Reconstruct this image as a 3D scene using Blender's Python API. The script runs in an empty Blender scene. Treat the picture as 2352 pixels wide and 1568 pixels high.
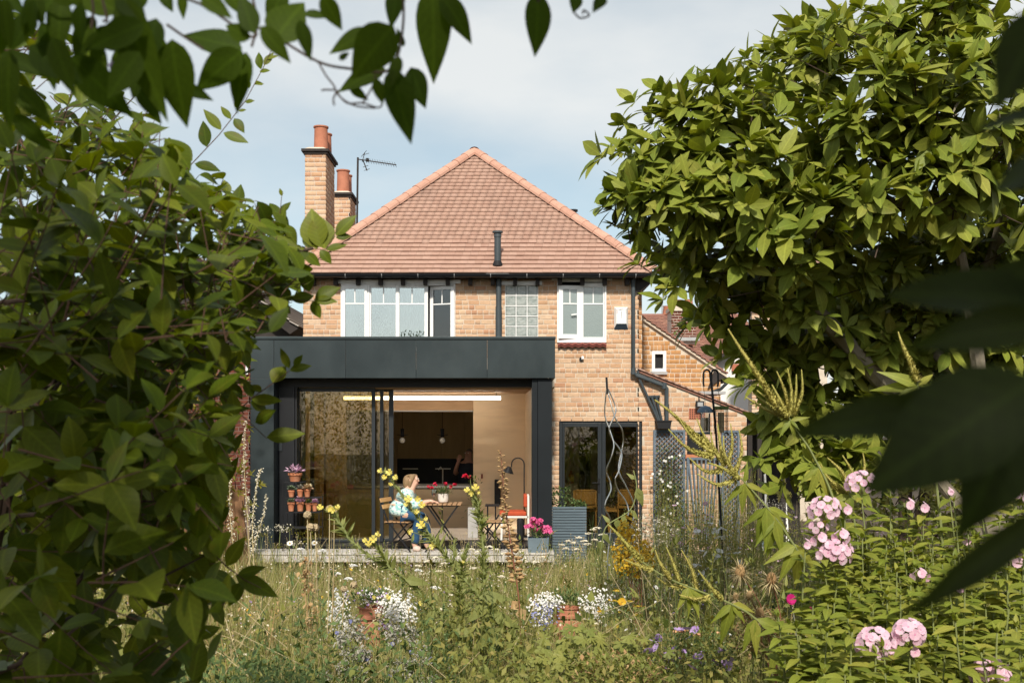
import bpy, math, random
import numpy as np
from mathutils import Vector, Matrix, Euler

random.seed(7)
rng = np.random.default_rng(7)
PI = math.pi
SC = bpy.context.scene
COL = SC.collection

# ------------------------------------------------------------------ measuring frame
F, CX, HY, EYE = 2550.0, 1176.0, 985.0, 2.15
def P(px, py, d): return Vector(((px-CX)*d/F, d, EYE-(py-HY)*d/F))
def X(px, d): return (px-CX)*d/F
def Z(py, d): return EYE-(py-HY)*d/F
def S(n, d): return n*d/F

# ------------------------------------------------------------------ camera
cam_d = bpy.data.cameras.new('camera')
cam = bpy.data.objects.new('camera', cam_d); COL.objects.link(cam)
cam.location = (0, 0, EYE); cam.rotation_euler = (PI/2, 0, 0)
cam_d.sensor_width = 36; cam_d.lens = 36*F/2352
cam_d.shift_y = (HY-784)/2352
cam_d.clip_start = 0.05; cam_d.clip_end = 2000
cam_d.dof.use_dof = True; cam_d.dof.focus_distance = 15.0; cam_d.dof.aperture_fstop = 8.0
SC.camera = cam

# ------------------------------------------------------------------ world, sun, exposure
SUN_EL, SUN_AZ = math.radians(40.5), math.radians(183)     # azimuth of the sun seen from the scene, 180 = behind the camera
sd = Vector((math.sin(SUN_AZ)*math.cos(SUN_EL), math.cos(SUN_AZ)*math.cos(SUN_EL), math.sin(SUN_EL)))
W = bpy.data.worlds.new('World'); SC.world = W; W.use_nodes = True
nt = W.node_tree; nt.nodes.clear()
def wn(t, **k):
    n = nt.nodes.new(t)
    for a, b in k.items(): setattr(n, a, b)
    return n
sky = wn('ShaderNodeTexSky', sky_type='NISHITA'); sky.sun_disc = False
sky.sun_elevation = SUN_EL; sky.sun_rotation = SUN_AZ; sky.air_density = 1.0; sky.dust_density = 1.0; sky.ozone_density = 1.0
tc = wn('ShaderNodeTexCoord')
mp = wn('ShaderNodeMapping'); mp.inputs['Scale'].default_value = (1.0, 1.0, 2.6); mp.inputs['Location'].default_value = (1.7, 1.19, 0.0)
no = wn('ShaderNodeTexNoise'); no.inputs['Scale'].default_value = 1.9; no.inputs['Detail'].default_value = 7; no.inputs['Roughness'].default_value = .5
rp = wn('ShaderNodeValToRGB'); rp.color_ramp.elements[0].position = .38; rp.color_ramp.elements[1].position = .66
rp.color_ramp.elements[0].color = (.12, .12, .12, 1); rp.color_ramp.elements[1].color = (.80, .80, .80, 1)
mx = wn('ShaderNodeMix', data_type='RGBA'); mx.inputs['B'].default_value = (7.4, 7.4, 7.2, 1)
bg = wn('ShaderNodeBackground'); bg.inputs['Strength'].default_value = 0.094
ou = wn('ShaderNodeOutputWorld')
L = nt.links.new
L(tc.outputs['Generated'], mp.inputs['Vector']); L(mp.outputs[0], no.inputs['Vector']); L(no.outputs['Fac'], rp.inputs['Fac'])
L(rp.outputs['Color'], mx.inputs['Factor']); hsv = wn('ShaderNodeHueSaturation'); hsv.inputs['Saturation'].default_value = .80; hsv.inputs['Hue'].default_value = .476; L(sky.outputs[0], hsv.inputs['Color']); L(hsv.outputs[0], mx.inputs['A']); L(mx.outputs['Result'], bg.inputs['Color']); L(bg.outputs[0], ou.inputs[0])

sun_d = bpy.data.lights.new('sun', 'SUN'); sun_d.energy = 3.8; sun_d.angle = math.radians(3.5); sun_d.color = (1, .93, .80)
sun = bpy.data.objects.new('sun', sun_d); COL.objects.link(sun)
sun.rotation_euler = (-sd).to_track_quat('-Z', 'Y').to_euler(); sun.location = (0, -10, 12)

vs = SC.view_settings
SC.display_settings.display_device = 'sRGB'
vs.view_transform = 'Standard'; vs.look = 'None'; vs.exposure = 0.42; vs.gamma = 1; vs.use_curve_mapping = False
SC.cycles.use_denoising = True
SC.cycles.max_bounces = 8; SC.cycles.transparent_max_bounces = 16
SC.cycles.caustics_reflective = False; SC.cycles.caustics_refractive = False
SC.cycles.sample_clamp_indirect = 6

# ------------------------------------------------------------------ object helpers
ORG = {}
def thing(name, label, cat, loc=(0, 0, 0), group=None):
    o = bpy.data.objects.new(name, None); COL.objects.link(o)
    o.empty_display_size = .1
    o.location = loc; o['label'] = label; o['category'] = cat
    if group: o['group'] = group
    ORG[o] = Vector(loc); return o
def tag(o, label, cat, group=None):
    o['label'] = label; o['category'] = cat
    if group: o['group'] = group
    return o
def root_of(o):
    while o.parent: o = o.parent
    return o
def org(o): return ORG.get(root_of(o), Vector((0, 0, 0))) if o else Vector((0, 0, 0))
def put(name, mesh, parent, matrix=None):
    """link a (shared) mesh as an object; matrix in world space"""
    o = bpy.data.objects.new(name, mesh); COL.objects.link(o)
    if parent is not None: o.parent = parent
    if matrix is not None:
        m = matrix.copy(); m.translation = m.translation - org(parent); o.matrix_local = m
    return o

def np_mesh(name, V, Fc, mat, smooth=False, luv=None):
    """V (n,3); Fc: list of arrays (m,k) with the same k each"""
    me = bpy.data.meshes.new(name)
    V = np.ascontiguousarray(V, dtype=np.float32)
    Fs = [np.asarray(f, dtype=np.int32) for f in (Fc if isinstance(Fc, list) else [Fc]) if len(f)]
    loops = np.concatenate([f.ravel() for f in Fs])
    tot = np.concatenate([np.full(len(f), f.shape[1], np.int32) for f in Fs])
    st = np.concatenate([[0], np.cumsum(tot)[:-1]]).astype(np.int32)
    me.vertices.add(len(V)); me.vertices.foreach_set('co', V.ravel())
    me.loops.add(len(loops)); me.loops.foreach_set('vertex_index', loops)
    me.polygons.add(len(tot)); me.polygons.foreach_set('loop_start', st); me.polygons.foreach_set('loop_total', tot)
    if smooth: me.polygons.foreach_set('use_smooth', np.ones(len(tot), bool))
    me.update(calc_edges=True); me.validate()
    if luv is not None: set_luv(me, luv)
    if mat: me.materials.append(mat)
    return me

def set_luv(me, luv):
    a = me.attributes.new('leafuv', 'FLOAT_VECTOR', 'POINT'); a.data.foreach_set('vector', np.ascontiguousarray(luv, dtype=np.float32).ravel())

class MB:
    def __init__(s): s.v = []; s.f = []
    def add(s, vs, fs):
        n = len(s.v); s.v += [tuple(v) for v in vs]; s.f += [tuple(i+n for i in f) for f in fs]; return s
    def box(s, x0, x1, y0, y1, z0, z1):
        return s.add([(x0,y0,z0),(x1,y0,z0),(x1,y1,z0),(x0,y1,z0),(x0,y0,z1),(x1,y0,z1),(x1,y1,z1),(x0,y1,z1)],
                     [(0,3,2,1),(4,5,6,7),(0,1,5,4),(1,2,6,5),(2,3,7,6),(3,0,4,7)])
    def bar(s, a, b, w, h=None, up=(0, 0, 1)):
        """box section bar from a to b"""
        a = Vector(a); b = Vector(b); h = h or w
        d = (b-a).normalized(); u = Vector(up)
        if abs(d.dot(u)) > .95: u = Vector((0, 1, 0))
        r = d.cross(u).normalized(); u = r.cross(d).normalized()
        vs = []
        for p in (a, b):
            for i, j in ((-1,-1),(1,-1),(1,1),(-1,1)): vs.append(p + r*(i*w/2) + u*(j*h/2))
        return s.add(vs, [(3,2,1,0),(4,5,6,7),(0,1,5,4),(1,2,6,5),(2,3,7,6),(3,0,4,7)])
    def tube(s, pts, r, seg=6, cap=True):
        pts = [Vector(p) for p in pts]; n = len(pts)
        rs = r if isinstance(r, (list, tuple)) else [r]*n
        ring = []; ref = Vector((.13, .31, .94))
        for i, p in enumerate(pts):
            t = (pts[min(i+1, n-1)]-pts[max(i-1, 0)])
            if t.length < 1e-9: t = Vector((0, 0, 1))
            t.normalize()
            if abs(t.dot(ref)) > .97: ref = Vector((.9, .1, .3))
            u = t.cross(ref).normalized(); w = t.cross(u)
            ring.append([p+u*(math.cos(2*PI*k/seg)*rs[i])+w*(math.sin(2*PI*k/seg)*rs[i]) for k in range(seg)])
        vs = [v for r_ in ring for v in r_]; fs = []
        for i in range(n-1):
            for k in range(seg):
                fs.append((i*seg+k, i*seg+(k+1) % seg, (i+1)*seg+(k+1) % seg, (i+1)*seg+k))
        if cap: fs += [tuple(range(seg-1, -1, -1)), tuple((n-1)*seg+k for k in range(seg))]
        return s.add(vs, fs)
    def lathe(s, prof, c, seg=20, caps=True):
        """prof: list of (r, z) from bottom to top"""
        c = Vector(c); vs = []; fs = []; n = len(prof)
        for r, z in prof:
            for k in range(seg): vs.append((c.x+r*math.cos(2*PI*k/seg), c.y+r*math.sin(2*PI*k/seg), c.z+z))
        for i in range(n-1):
            for k in range(seg): fs.append((i*seg+k, i*seg+(k+1) % seg, (i+1)*seg+(k+1) % seg, (i+1)*seg+k))
        if caps: fs += [tuple(range(seg-1, -1, -1)), tuple((n-1)*seg+k for k in range(seg))]
        return s.add(vs, fs)
    def ball(s, c, rx, ry=None, rz=None, seg=10, rings=6):
        ry = ry or rx; rz = rz or rx; c = Vector(c); vs = [(c.x, c.y, c.z-rz)]; fs = []
        for i in range(1, rings):
            a = -PI/2+PI*i/rings
            for k in range(seg): vs.append((c.x+rx*math.cos(a)*math.cos(2*PI*k/seg), c.y+ry*math.cos(a)*math.sin(2*PI*k/seg), c.z+rz*math.sin(a)))
        vs.append((c.x, c.y, c.z+rz)); m = len(vs)-1
        for k in range(seg):
            fs.append((0, 1+(k+1) % seg, 1+k)); fs.append((m, 1+(rings-2)*seg+k, 1+(rings-2)*seg+(k+1) % seg))
        for i in range(rings-2):
            for k in range(seg): fs.append((1+i*seg+k, 1+i*seg+(k+1) % seg, 1+(i+1)*seg+(k+1) % seg, 1+(i+1)*seg+k))
        return s.add(vs, fs)
    def prism(s, poly, y0, y1):
        """poly: list of (x, z), extruded along y"""
        n = len(poly); vs = [(x, y0, z) for x, z in poly]+[(x, y1, z) for x, z in poly]
        fs = [tuple(range(n)), tuple(range(2*n-1, n-1, -1))]+[((i+1) % n, i, n+i, n+(i+1) % n) for i in range(n)]
        return s.add(vs, fs)
    def poly(s, pts): return s.add(pts, [tuple(range(len(pts)))])
    def mesh(s, name, mat, o=(0, 0, 0), smooth=False):
        me = bpy.data.meshes.new(name); o = Vector(o)
        me.from_pydata([(v[0]-o[0], v[1]-o[1], v[2]-o[2]) for v in s.v], [], s.f)
        if smooth:
            me.polygons.foreach_set('use_smooth', [True]*len(me.polygons))
        if mat: me.materials.append(mat)
        me.update(); return me
    def build(s, name, mat, parent=None, smooth=False, at=None, bevel=0):
        """parts take the origin of their thing; top-level meshes the origin given by at"""
        if parent is not None:
            o = put(name, s.mesh(name, mat, org(parent), smooth), parent)
        else:
            at = Vector(at or (0, 0, 0))
            o = put(name, s.mesh(name, mat, at, smooth), None); o.location = at; ORG[o] = at
        if smooth and hasattr(o.data, 'set_sharp_from_angle'): o.data.set_sharp_from_angle(angle=math.radians(42))
        if bevel:
            m = o.modifiers.new('bevel', 'BEVEL'); m.width = bevel; m.segments = 2; m.limit_method = 'ANGLE'
        return o
def stuff(o): o['kind'] = 'stuff'; return o
def structure(o): o['kind'] = 'structure'; return o

def skin_mesh(name, verts, edges, radii, mat, o=(0, 0, 0), levels=2, root=0):
    me = bpy.data.meshes.new('tmp'); me.from_pydata([tuple(v) for v in verts], edges, [])
    ob = bpy.data.objects.new('tmp', me); COL.objects.link(ob)
    m = ob.modifiers.new('skin', 'SKIN'); m.use_smooth_shade = True
    for i, r in enumerate(radii):
        sv = me.skin_vertices[0].data[i]; sv.radius = (r, r) if not isinstance(r, tuple) else r; sv.use_root = (i == root)
    su = ob.modifiers.new('sub', 'SUBSURF'); su.levels = su.render_levels = levels
    dg = bpy.context.evaluated_depsgraph_get(); dg.update()
    out = bpy.data.meshes.new_from_object(ob.evaluated_get(dg))
    bpy.data.objects.remove(ob); bpy.data.meshes.remove(me)
    out.name = name; out.materials.clear()
    if mat: out.materials.append(mat)
    out.transform(Matrix.Translation(-Vector(o)))
    out.polygons.foreach_set('use_smooth', [True]*len(out.polygons))
    return out

# ------------------------------------------------------------------ materials
def newmat(name):
    m = bpy.data.materials.new(name); m.use_nodes = True
    t = m.node_tree; t.nodes.clear()
    return m, t
def nn(t, typ, **k):
    n = t.nodes.new(typ)
    for a, b in k.items():
        if a.startswith('i_'): n.inputs[a[2:].replace('_', ' ')].default_value = b
        else: setattr(n, a, b)
    return n
def c4(c): return (c[0], c[1], c[2], 1)
def rand_fac(t):
    oi = nn(t, 'ShaderNodeObjectInfo'); ge = nn(t, 'ShaderNodeNewGeometry')
    ad = nn(t, 'ShaderNodeMath', operation='ADD'); fr = nn(t, 'ShaderNodeMath', operation='FRACT')
    t.links.new(oi.outputs['Random'], ad.inputs[0]); t.links.new(ge.outputs['Random Per Island'], ad.inputs[1]); t.links.new(ad.outputs[0], fr.inputs[0])
    return fr.outputs[0], oi
def ramp(t, fac, cols):
    r = nn(t, 'ShaderNodeValToRGB'); e = r.color_ramp.elements
    n = len(cols)
    e[0].position = 0; e[0].color = c4(cols[0]); e[1].position = 1; e[1].color = c4(cols[-1])
    for i in range(1, n-1):
        q = e.new(i/(n-1)); q.color = c4(cols[i])
    t.links.new(fac, r.inputs['Fac']); return r.outputs['Color']
def M(name, cols, rough=.6, var=.12, scale=6, stretch=(1, 1, 1), bump=0, bscale=None, metallic=0, spec=.4, pieces=False,
      transl=0, tcol=None, dirt=0, dirtcol=(.05, .045, .035), dscale=3, coat=0, emit=None, estr=0, detail=5, rvar=0, vein=0):
    """one procedural material: pieces vary along the colour list, noise varies within a piece"""
    m, t = newmat(name); k = t.links.new
    if not isinstance(cols[0], (tuple, list)): cols = [cols]
    tcn = nn(t, 'ShaderNodeTexCoord'); mpn = nn(t, 'ShaderNodeMapping'); mpn.inputs['Scale'].default_value = stretch
    fac, oi = rand_fac(t)
    off = nn(t, 'ShaderNodeVectorMath', operation='ADD'); mul = nn(t, 'ShaderNodeMath', operation='MULTIPLY'); mul.inputs[1].default_value = 37
    k(oi.outputs['Random'], mul.inputs[0])
    k(tcn.outputs['Object'], off.inputs[0]); k(mul.outputs[0], off.inputs[1]); k(off.outputs[0], mpn.inputs['Vector'])
    ns = nn(t, 'ShaderNodeTexNoise', i_Scale=scale, i_Detail=detail, i_Roughness=.6); k(mpn.outputs[0], ns.inputs['Vector'])
    if pieces and len(cols) > 1: base = ramp(t, fac, cols)
    elif len(cols) > 1: base = ramp(t, ns.outputs['Fac'], cols)
    else:
        rg = nn(t, 'ShaderNodeRGB'); rg.outputs[0].default_value = c4(cols[0]); base = rg.outputs[0]
    hs = nn(t, 'ShaderNodeHueSaturation'); mr = nn(t, 'ShaderNodeMapRange'); 
    mr.inputs['From Min'].default_value = .25; mr.inputs['From Max'].default_value = .75
    mr.inputs['To Min'].default_value = 1-var; mr.inputs['To Max'].default_value = 1+var
    k(ns.outputs['Fac'], mr.inputs['Value']); k(mr.outputs[0], hs.inputs['Value']); k(base, hs.inputs['Color'])
    col = hs.outputs[0]
    if dirt:
        n2 = nn(t, 'ShaderNodeTexNoise', i_Scale=dscale, i_Detail=6, i_Roughness=.7); k(tcn.outputs['Object'], n2.inputs['Vector'])
        r2 = nn(t, 'ShaderNodeMapRange'); r2.inputs['From Min'].default_value = .52; r2.inputs['From Max'].default_value = .75; r2.inputs['To Max'].default_value = dirt
        k(n2.outputs['Fac'], r2.inputs['Value'])
        mi = nn(t, 'ShaderNodeMix', data_type='RGBA'); mi.inputs['B'].default_value = c4(dirtcol); k(r2.outputs[0], mi.inputs['Factor']); k(col, mi.inputs['A']); col = mi.outputs['Result']
    if vein:
        at = nn(t, 'ShaderNodeAttribute', attribute_name='leafuv'); sx = nn(t, 'ShaderNodeSeparateXYZ'); k(at.outputs['Vector'], sx.inputs[0])
        ab = nn(t, 'ShaderNodeMath', operation='ABSOLUTE'); k(sx.outputs['Y'], ab.inputs[0])
        rb = nn(t, 'ShaderNodeMapRange'); rb.inputs['From Min'].default_value = .0; rb.inputs['From Max'].default_value = .14; rb.inputs['To Min'].default_value = 1; rb.inputs['To Max'].default_value = 0; k(ab.outputs[0], rb.inputs['Value'])
        ph = nn(t, 'ShaderNodeMath', operation='MULTIPLY_ADD'); k(ab.outputs[0], ph.inputs[0]); ph.inputs[1].default_value = -12; mu = nn(t, 'ShaderNodeMath', operation='MULTIPLY'); k(sx.outputs['X'], mu.inputs[0]); mu.inputs[1].default_value = 52; k(mu.outputs[0], ph.inputs[2])
        sn = nn(t, 'ShaderNodeMath', operation='SINE'); k(ph.outputs[0], sn.inputs[0]); pw = nn(t, 'ShaderNodeMapRange'); pw.inputs['From Min'].default_value = .6; pw.inputs['From Max'].default_value = 1; pw.inputs['To Max'].default_value = .35; k(sn.outputs[0], pw.inputs['Value'])
        mxm = nn(t, 'ShaderNodeMath', operation='MAXIMUM'); k(rb.outputs[0], mxm.inputs[0]); k(pw.outputs[0], mxm.inputs[1])
        va = nn(t, 'ShaderNodeMapRange'); va.inputs['To Min'].default_value = 1; va.inputs['To Max'].default_value = 1+vein; k(mxm.outputs[0], va.inputs['Value'])
        h2 = nn(t, 'ShaderNodeHueSaturation'); h2.inputs['Saturation'].default_value = 1.0; k(va.outputs[0], h2.inputs['Value']); k(col, h2.inputs['Color']); col = h2.outputs[0]
    bs = nn(t, 'ShaderNodeBsdfPrincipled', i_Roughness=rough, i_Metallic=metallic)
    bs.inputs['Specular IOR Level'].default_value = spec
    if coat: bs.inputs['Coat Weight'].default_value = coat
    if emit: bs.inputs['Emission Color'].default_value = c4(emit); bs.inputs['Emission Strength'].default_value = estr
    k(col, bs.inputs['Base Color'])
    if rvar:
        rr = nn(t, 'ShaderNodeMapRange'); rr.inputs['To Min'].default_value = max(0.02, rough-rvar); rr.inputs['To Max'].default_value = rough+rvar
        k(ns.outputs['Fac'], rr.inputs['Value']); k(rr.outputs[0], bs.inputs['Roughness'])
    if bump:
        bn = nn(t, 'ShaderNodeTexNoise', i_Scale=bscale or scale*4, i_Detail=4); k(mpn.outputs[0], bn.inputs['Vector'])
        bp = nn(t, 'ShaderNodeBump', i_Strength=bump, i_Distance=.01); k(bn.outputs['Fac'], bp.inputs['Height']); k(bp.outputs[0], bs.inputs['Normal'])
    out = nn(t, 'ShaderNodeOutputMaterial'); sh = bs.outputs[0]
    if transl:
        tr = nn(t, 'ShaderNodeBsdfTranslucent')
        if tcol:
            tm = nn(t, 'ShaderNodeMix', data_type='RGBA', blend_type='MULTIPLY'); tm.inputs['Factor'].default_value = 1; k(col, tm.inputs['A']); tm.inputs['B'].default_value = c4(tcol); k(tm.outputs['Result'], tr.inputs['Color'])
        else: k(col, tr.inputs['Color'])
        ms = nn(t, 'ShaderNodeMixShader'); ms.inputs[0].default_value = transl; k(sh, ms.inputs[1]); k(tr.outputs[0], ms.inputs[2]); sh = ms.outputs[0]
    k(sh, out.inputs['Surface']); return m
def glassmat(name, tint, refl, rough=0.0, ior=1.5, gcol=(1, 1, 1), frost=None):
    m, t = newmat(name); k = t.links.new
    tr = nn(t, 'ShaderNodeBsdfTransparent'); tr.inputs[0].default_value = c4(tint)
    gl = nn(t, 'ShaderNodeBsdfGlossy'); gl.inputs['Roughness'].default_value = rough; gl.inputs['Color'].default_value = c4(gcol)
    fr = nn(t, 'ShaderNodeFresnel'); fr.inputs['IOR'].default_value = ior
    ad = nn(t, 'ShaderNodeMath', operation='ADD', use_clamp=True); ad.inputs[1].default_value = refl
    n = nn(t, 'ShaderNodeTexNoise', i_Scale=1.3, i_Detail=1); bp = nn(t, 'ShaderNodeBump', i_Strength=.03, i_Distance=.02)
    tcn = nn(t, 'ShaderNodeTexCoord'); k(tcn.outputs['Object'], n.inputs['Vector']); k(n.outputs['Fac'], bp.inputs['Height']); k(bp.outputs[0], gl.inputs['Normal'])
    ms = nn(t, 'ShaderNodeMixShader'); k(fr.outputs[0], ad.inputs[0]); k(ad.outputs[0], ms.inputs[0])
    s1 = tr.outputs[0]
    if frost:
        df = nn(t, 'ShaderNodeBsdfDiffuse'); n3 = nn(t, 'ShaderNodeTexVoronoi', i_Scale=60); k(tcn.outputs['Object'], n3.inputs['Vector'])
        df.inputs[0].default_value = c4(frost)
        b3 = nn(t, 'ShaderNodeBump', i_Strength=.6, i_Distance=.01); k(n3.outputs['Distance'], b3.inputs['Height']); k(b3.outputs[0], df.inputs['Normal'])
        m2 = nn(t, 'ShaderNodeMixShader'); m2.inputs[0].default_value = .6; k(s1, m2.inputs[1]); k(df.outputs[0], m2.inputs[2]); s1 = m2.outputs[0]
    k(s1, ms.inputs[1]); k(gl.outputs[0], ms.inputs[2])
    out = nn(t, 'ShaderNodeOutputMaterial'); k(ms.outputs[0], out.inputs[0]); return m

MAT = {}
MAT['brick'] = M('brick', [(.50,.30,.178),(.55,.335,.21),(.575,.395,.26),(.45,.24,.145),(.60,.44,.31),(.525,.33,.205),(.575,.40,.268),(.48,.28,.162)], .88, .12, 25, bump=.35, bscale=60, pieces=True, spec=.15, dirt=.45, dirtcol=(.24,.16,.11), dscale=2.2)
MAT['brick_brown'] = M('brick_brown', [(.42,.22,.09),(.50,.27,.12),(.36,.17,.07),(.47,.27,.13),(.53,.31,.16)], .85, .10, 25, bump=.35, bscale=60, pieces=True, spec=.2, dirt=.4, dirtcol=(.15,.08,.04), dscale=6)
MAT['brick_red'] = M('brick_red', [(.12,.035,.025),(.155,.05,.032),(.10,.03,.022),(.17,.065,.042)], .85, .1, 25, bump=.3, bscale=60, pieces=True, spec=.2)  # darkened: the shade on the left neighbour's wall is put into this colour
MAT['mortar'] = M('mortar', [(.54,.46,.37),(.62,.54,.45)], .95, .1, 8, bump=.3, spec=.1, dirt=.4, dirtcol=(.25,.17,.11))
MAT['mortar_dim'] = M('mortar_dim', [(.19,.14,.12)], .95, .1, 8, spec=.1)  # neighbour's mortar, darkened to go with the shade put into its bricks
MAT['mortar_pale'] = M('mortar_pale', [(.55,.47,.40)], .95, .1, 8, spec=.1)
MAT['roof_tile'] = M('roof_tile', [(.385,.24,.185),(.405,.257,.20),(.36,.22,.17),(.42,.27,.212),(.395,.25,.197)], .85, .10, 14, bump=.25, bscale=50, pieces=True, spec=.15, dirt=.5, dirtcol=(.22,.15,.125), dscale=1.3)
MAT['hip_tile'] = M('hip_tile', [(.48,.275,.205),(.52,.305,.23),(.45,.25,.185)], .8, .12, 10, bump=.2, pieces=True, spec=.25)
MAT['tile_brown'] = M('tile_brown', [(.26,.13,.10),(.30,.15,.11),(.22,.11,.09),(.33,.18,.13)], .85, .12, 14, pieces=True, spec=.2)
MAT['tile_grey'] = M('tile_grey', [(.30,.27,.25),(.36,.32,.29)], .85, .12, 14, pieces=True, spec=.2)
MAT['terracotta'] = M('terracotta', [(.44,.16,.08),(.52,.21,.11)], .8, .15, 9, bump=.15, spec=.2, dirt=.4, dirtcol=(.55,.42,.34), dscale=7)
MAT['terracotta_bright'] = M('terracotta_bright', [(.38,.14,.085),(.44,.185,.115)], .8, .12, 9, bump=.1, spec=.25)
MAT['black_paint'] = M('black_paint', (.009,.010,.013), .45, .2, 5, spec=.35)
MAT['black_matt'] = M('black_matt', (.012,.012,.014), .7, .2, 5, spec=.3)
MAT['pipe_grey'] = M('pipe_grey', [(.042,.054,.062),(.055,.068,.076)], .5, .1, 5, spec=.4)
MAT['timber_dark'] = M('timber_dark', (.030,.024,.022), .8, .3, 6)
MAT['white_upvc'] = M('white_upvc', (.80,.80,.80), .3, .03, 3, spec=.5)
MAT['lead'] = M('lead', [(.30,.31,.32),(.40,.40,.40)], .6, .1, 5)
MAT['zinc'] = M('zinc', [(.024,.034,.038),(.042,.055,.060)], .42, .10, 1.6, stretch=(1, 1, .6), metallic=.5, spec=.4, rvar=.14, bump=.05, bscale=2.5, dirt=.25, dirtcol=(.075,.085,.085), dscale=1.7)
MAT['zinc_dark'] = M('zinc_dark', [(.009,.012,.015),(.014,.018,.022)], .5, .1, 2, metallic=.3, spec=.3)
MAT['frame_grey'] = M('frame_grey', (.020,.025,.030), .4, .1, 4, spec=.4)
MAT['ply'] = M('ply', [(.60,.43,.27),(.74,.57,.38),(.66,.49,.31)], .55, .10, 2.2, stretch=(.6, 1, 3), bump=.02, spec=.4)
MAT['ply_edge'] = M('ply_edge', [(.36,.22,.11),(.45,.29,.16)], .6, .1, 3, stretch=(1, 1, 6))
MAT['batten'] = M('batten', [(.42,.27,.15),(.50,.33,.20)], .6, .12, 3, stretch=(.4, 6, 6), pieces=False)
MAT['cabinet'] = M('cabinet', [(.50,.37,.18),(.58,.44,.22)], .5, .08, 3, stretch=(3, 1, .6))
MAT['floor_in'] = M('floor_in', [(.40,.34,.28),(.46,.40,.34)], .35, .1, 3)
MAT['plaster'] = M('plaster', (.78,.73,.64), .9, .06, 2)
MAT['render_white'] = M('render_white', (.78,.77,.75), .9, .06, 2, dirt=.15, dirtcol=(.5,.48,.44))
MAT['deck'] = M('deck', [(.44,.41,.38),(.56,.53,.49)], .85, .12, 4, stretch=(.5, 4, 4), bump=.2, pieces=False, dirt=.35, dirtcol=(.22,.20,.18), dscale=5)
MAT['stone'] = M('stone', [(.42,.39,.36),(.52,.49,.45)], .9, .12, 5, bump=.3, dirt=.4, dirtcol=(.20,.18,.14))
MAT['glass_door'] = glassmat('glass_door', (.84,.82,.70), .03, gcol=(.95,.95,.9))
MAT['glass_sky'] = glassmat('glass_sky', (.88,.93,.93), .42, gcol=(.84,.92,.93))
MAT['glass_dark'] = glassmat('glass_dark', (.55,.6,.6), .06)
MAT['glass_frost'] = glassmat('glass_frost', (.75,.82,.82), .12, rough=.25, frost=(.36,.44,.44))
MAT['glass_clear'] = glassmat('glass_clear', (.88,.9,.9), .10)
MAT['glass_roof'] = glassmat('glass_roof', (.42,.43,.40), .05)
MAT['glass_block'] = M('glass_block', [(.08,.10,.10),(.48,.51,.49),(.18,.21,.20),(.60,.62,.60)], .15, .35, 17, bump=1.0, bscale=22, spec=.9)
MAT['slat_wood'] = M('slat_wood', [(.34,.19,.09),(.42,.25,.13)], .6, .15, 6, stretch=(1, 4, 8))
MAT['slat_pine'] = M('slat_pine', [(.50,.28,.11),(.58,.34,.15)], .6, .12, 6, stretch=(1, 8, 8))
MAT['pale_ceramic'] = M('pale_ceramic', [(.66,.60,.55),(.74,.69,.64)], .7, .1, 20)
MAT['concrete'] = M('concrete', [(.34,.33,.32),(.42,.41,.40)], .85, .1, 6)
MAT['slate_box'] = M('slate_box', [(.10,.14,.17),(.15,.19,.22)], .7, .15, 4, spec=.3)
MAT['planter_blue'] = M('planter_blue', [(.085,.12,.15),(.11,.15,.18)], .6, .12, 5, stretch=(1, 1, 6))
MAT['trellis'] = M('trellis', [(.10,.13,.17),(.13,.165,.205)], .7, .12, 6)
MAT['steel'] = M('steel', (.62,.61,.58), .28, .05, 6, metallic=1)
MAT['bark'] = M('bark', [(.10,.085,.06),(.22,.19,.14),(.14,.12,.085)], .95, .2, 12, stretch=(1, 1, .4), bump=.8)
MAT['bark_dark'] = M('bark_dark', [(.045,.030,.022),(.085,.055,.038)], .9, .2, 14, bump=.4)
MAT['twig_red'] = M('twig_red', [(.075,.040,.025),(.12,.06,.04)], .8, .15, 10)
MAT['orange_wood'] = M('orange_wood', [(.15,.075,.035),(.21,.11,.055)], .85, .2, 5, stretch=(6, 6, 1))  # fence wood, darkened so the colour itself carries the shade there
MAT['skin'] = M('skin', [(.62,.36,.26),(.68,.42,.31)], .5, .05, 8, spec=.4)
MAT['skin_dark'] = M('skin_dark', (.50,.27,.19), .5, .05, 8, spec=.4)
MAT['hair'] = M('hair', [(.13,.075,.035),(.36,.23,.12),(.18,.11,.055),(.42,.29,.16)], .55, .2, 9, stretch=(7, 7, .7), bump=.5, bscale=60)
MAT['hair_grey'] = M('hair_grey', (.12,.10,.09), .6, .1, 20)
MAT['jeans'] = M('jeans', [(.016,.055,.13),(.025,.085,.18)], .85, .15, 20, bump=.2)
MAT['shirt_navy'] = M('shirt_navy', (.018,.022,.035), .8, .1, 10)
MAT['shoe'] = M('shoe', [(.55,.40,.33),(.66,.52,.45)], .6, .1, 12)
MAT['lamp_white'] = M('lamp_white', (.85,.82,.75), .4, .0, 2, emit=(1, .92, .78), estr=8)
MAT['bulb'] = M('bulb', (.75,.74,.70), .25, .02, 3)
MAT['red_cushion'] = M('red_cushion', (.45,.07,.025), .8, .1, 12)
MAT['white_metal'] = M('white_metal', (.75,.73,.70), .35, .03, 4)
MAT['rattan'] = M('rattan', [(.36,.19,.06),(.46,.26,.10)], .7, .2, 40, bump=.6, bscale=90)
MAT['yellow_paint'] = M('yellow_paint', (.70,.40,.03), .6, .1, 6)
MAT['redprint'] = M('redprint', (.45,.05,.06), .6, .02, 3)
MAT['greyprint'] = M('greyprint', (.16,.17,.20), .6, .02, 3)
MAT['sill_red'] = M('sill_red', [(.20,.05,.035),(.27,.07,.05)], .6, .15, 10, pieces=True)
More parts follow.
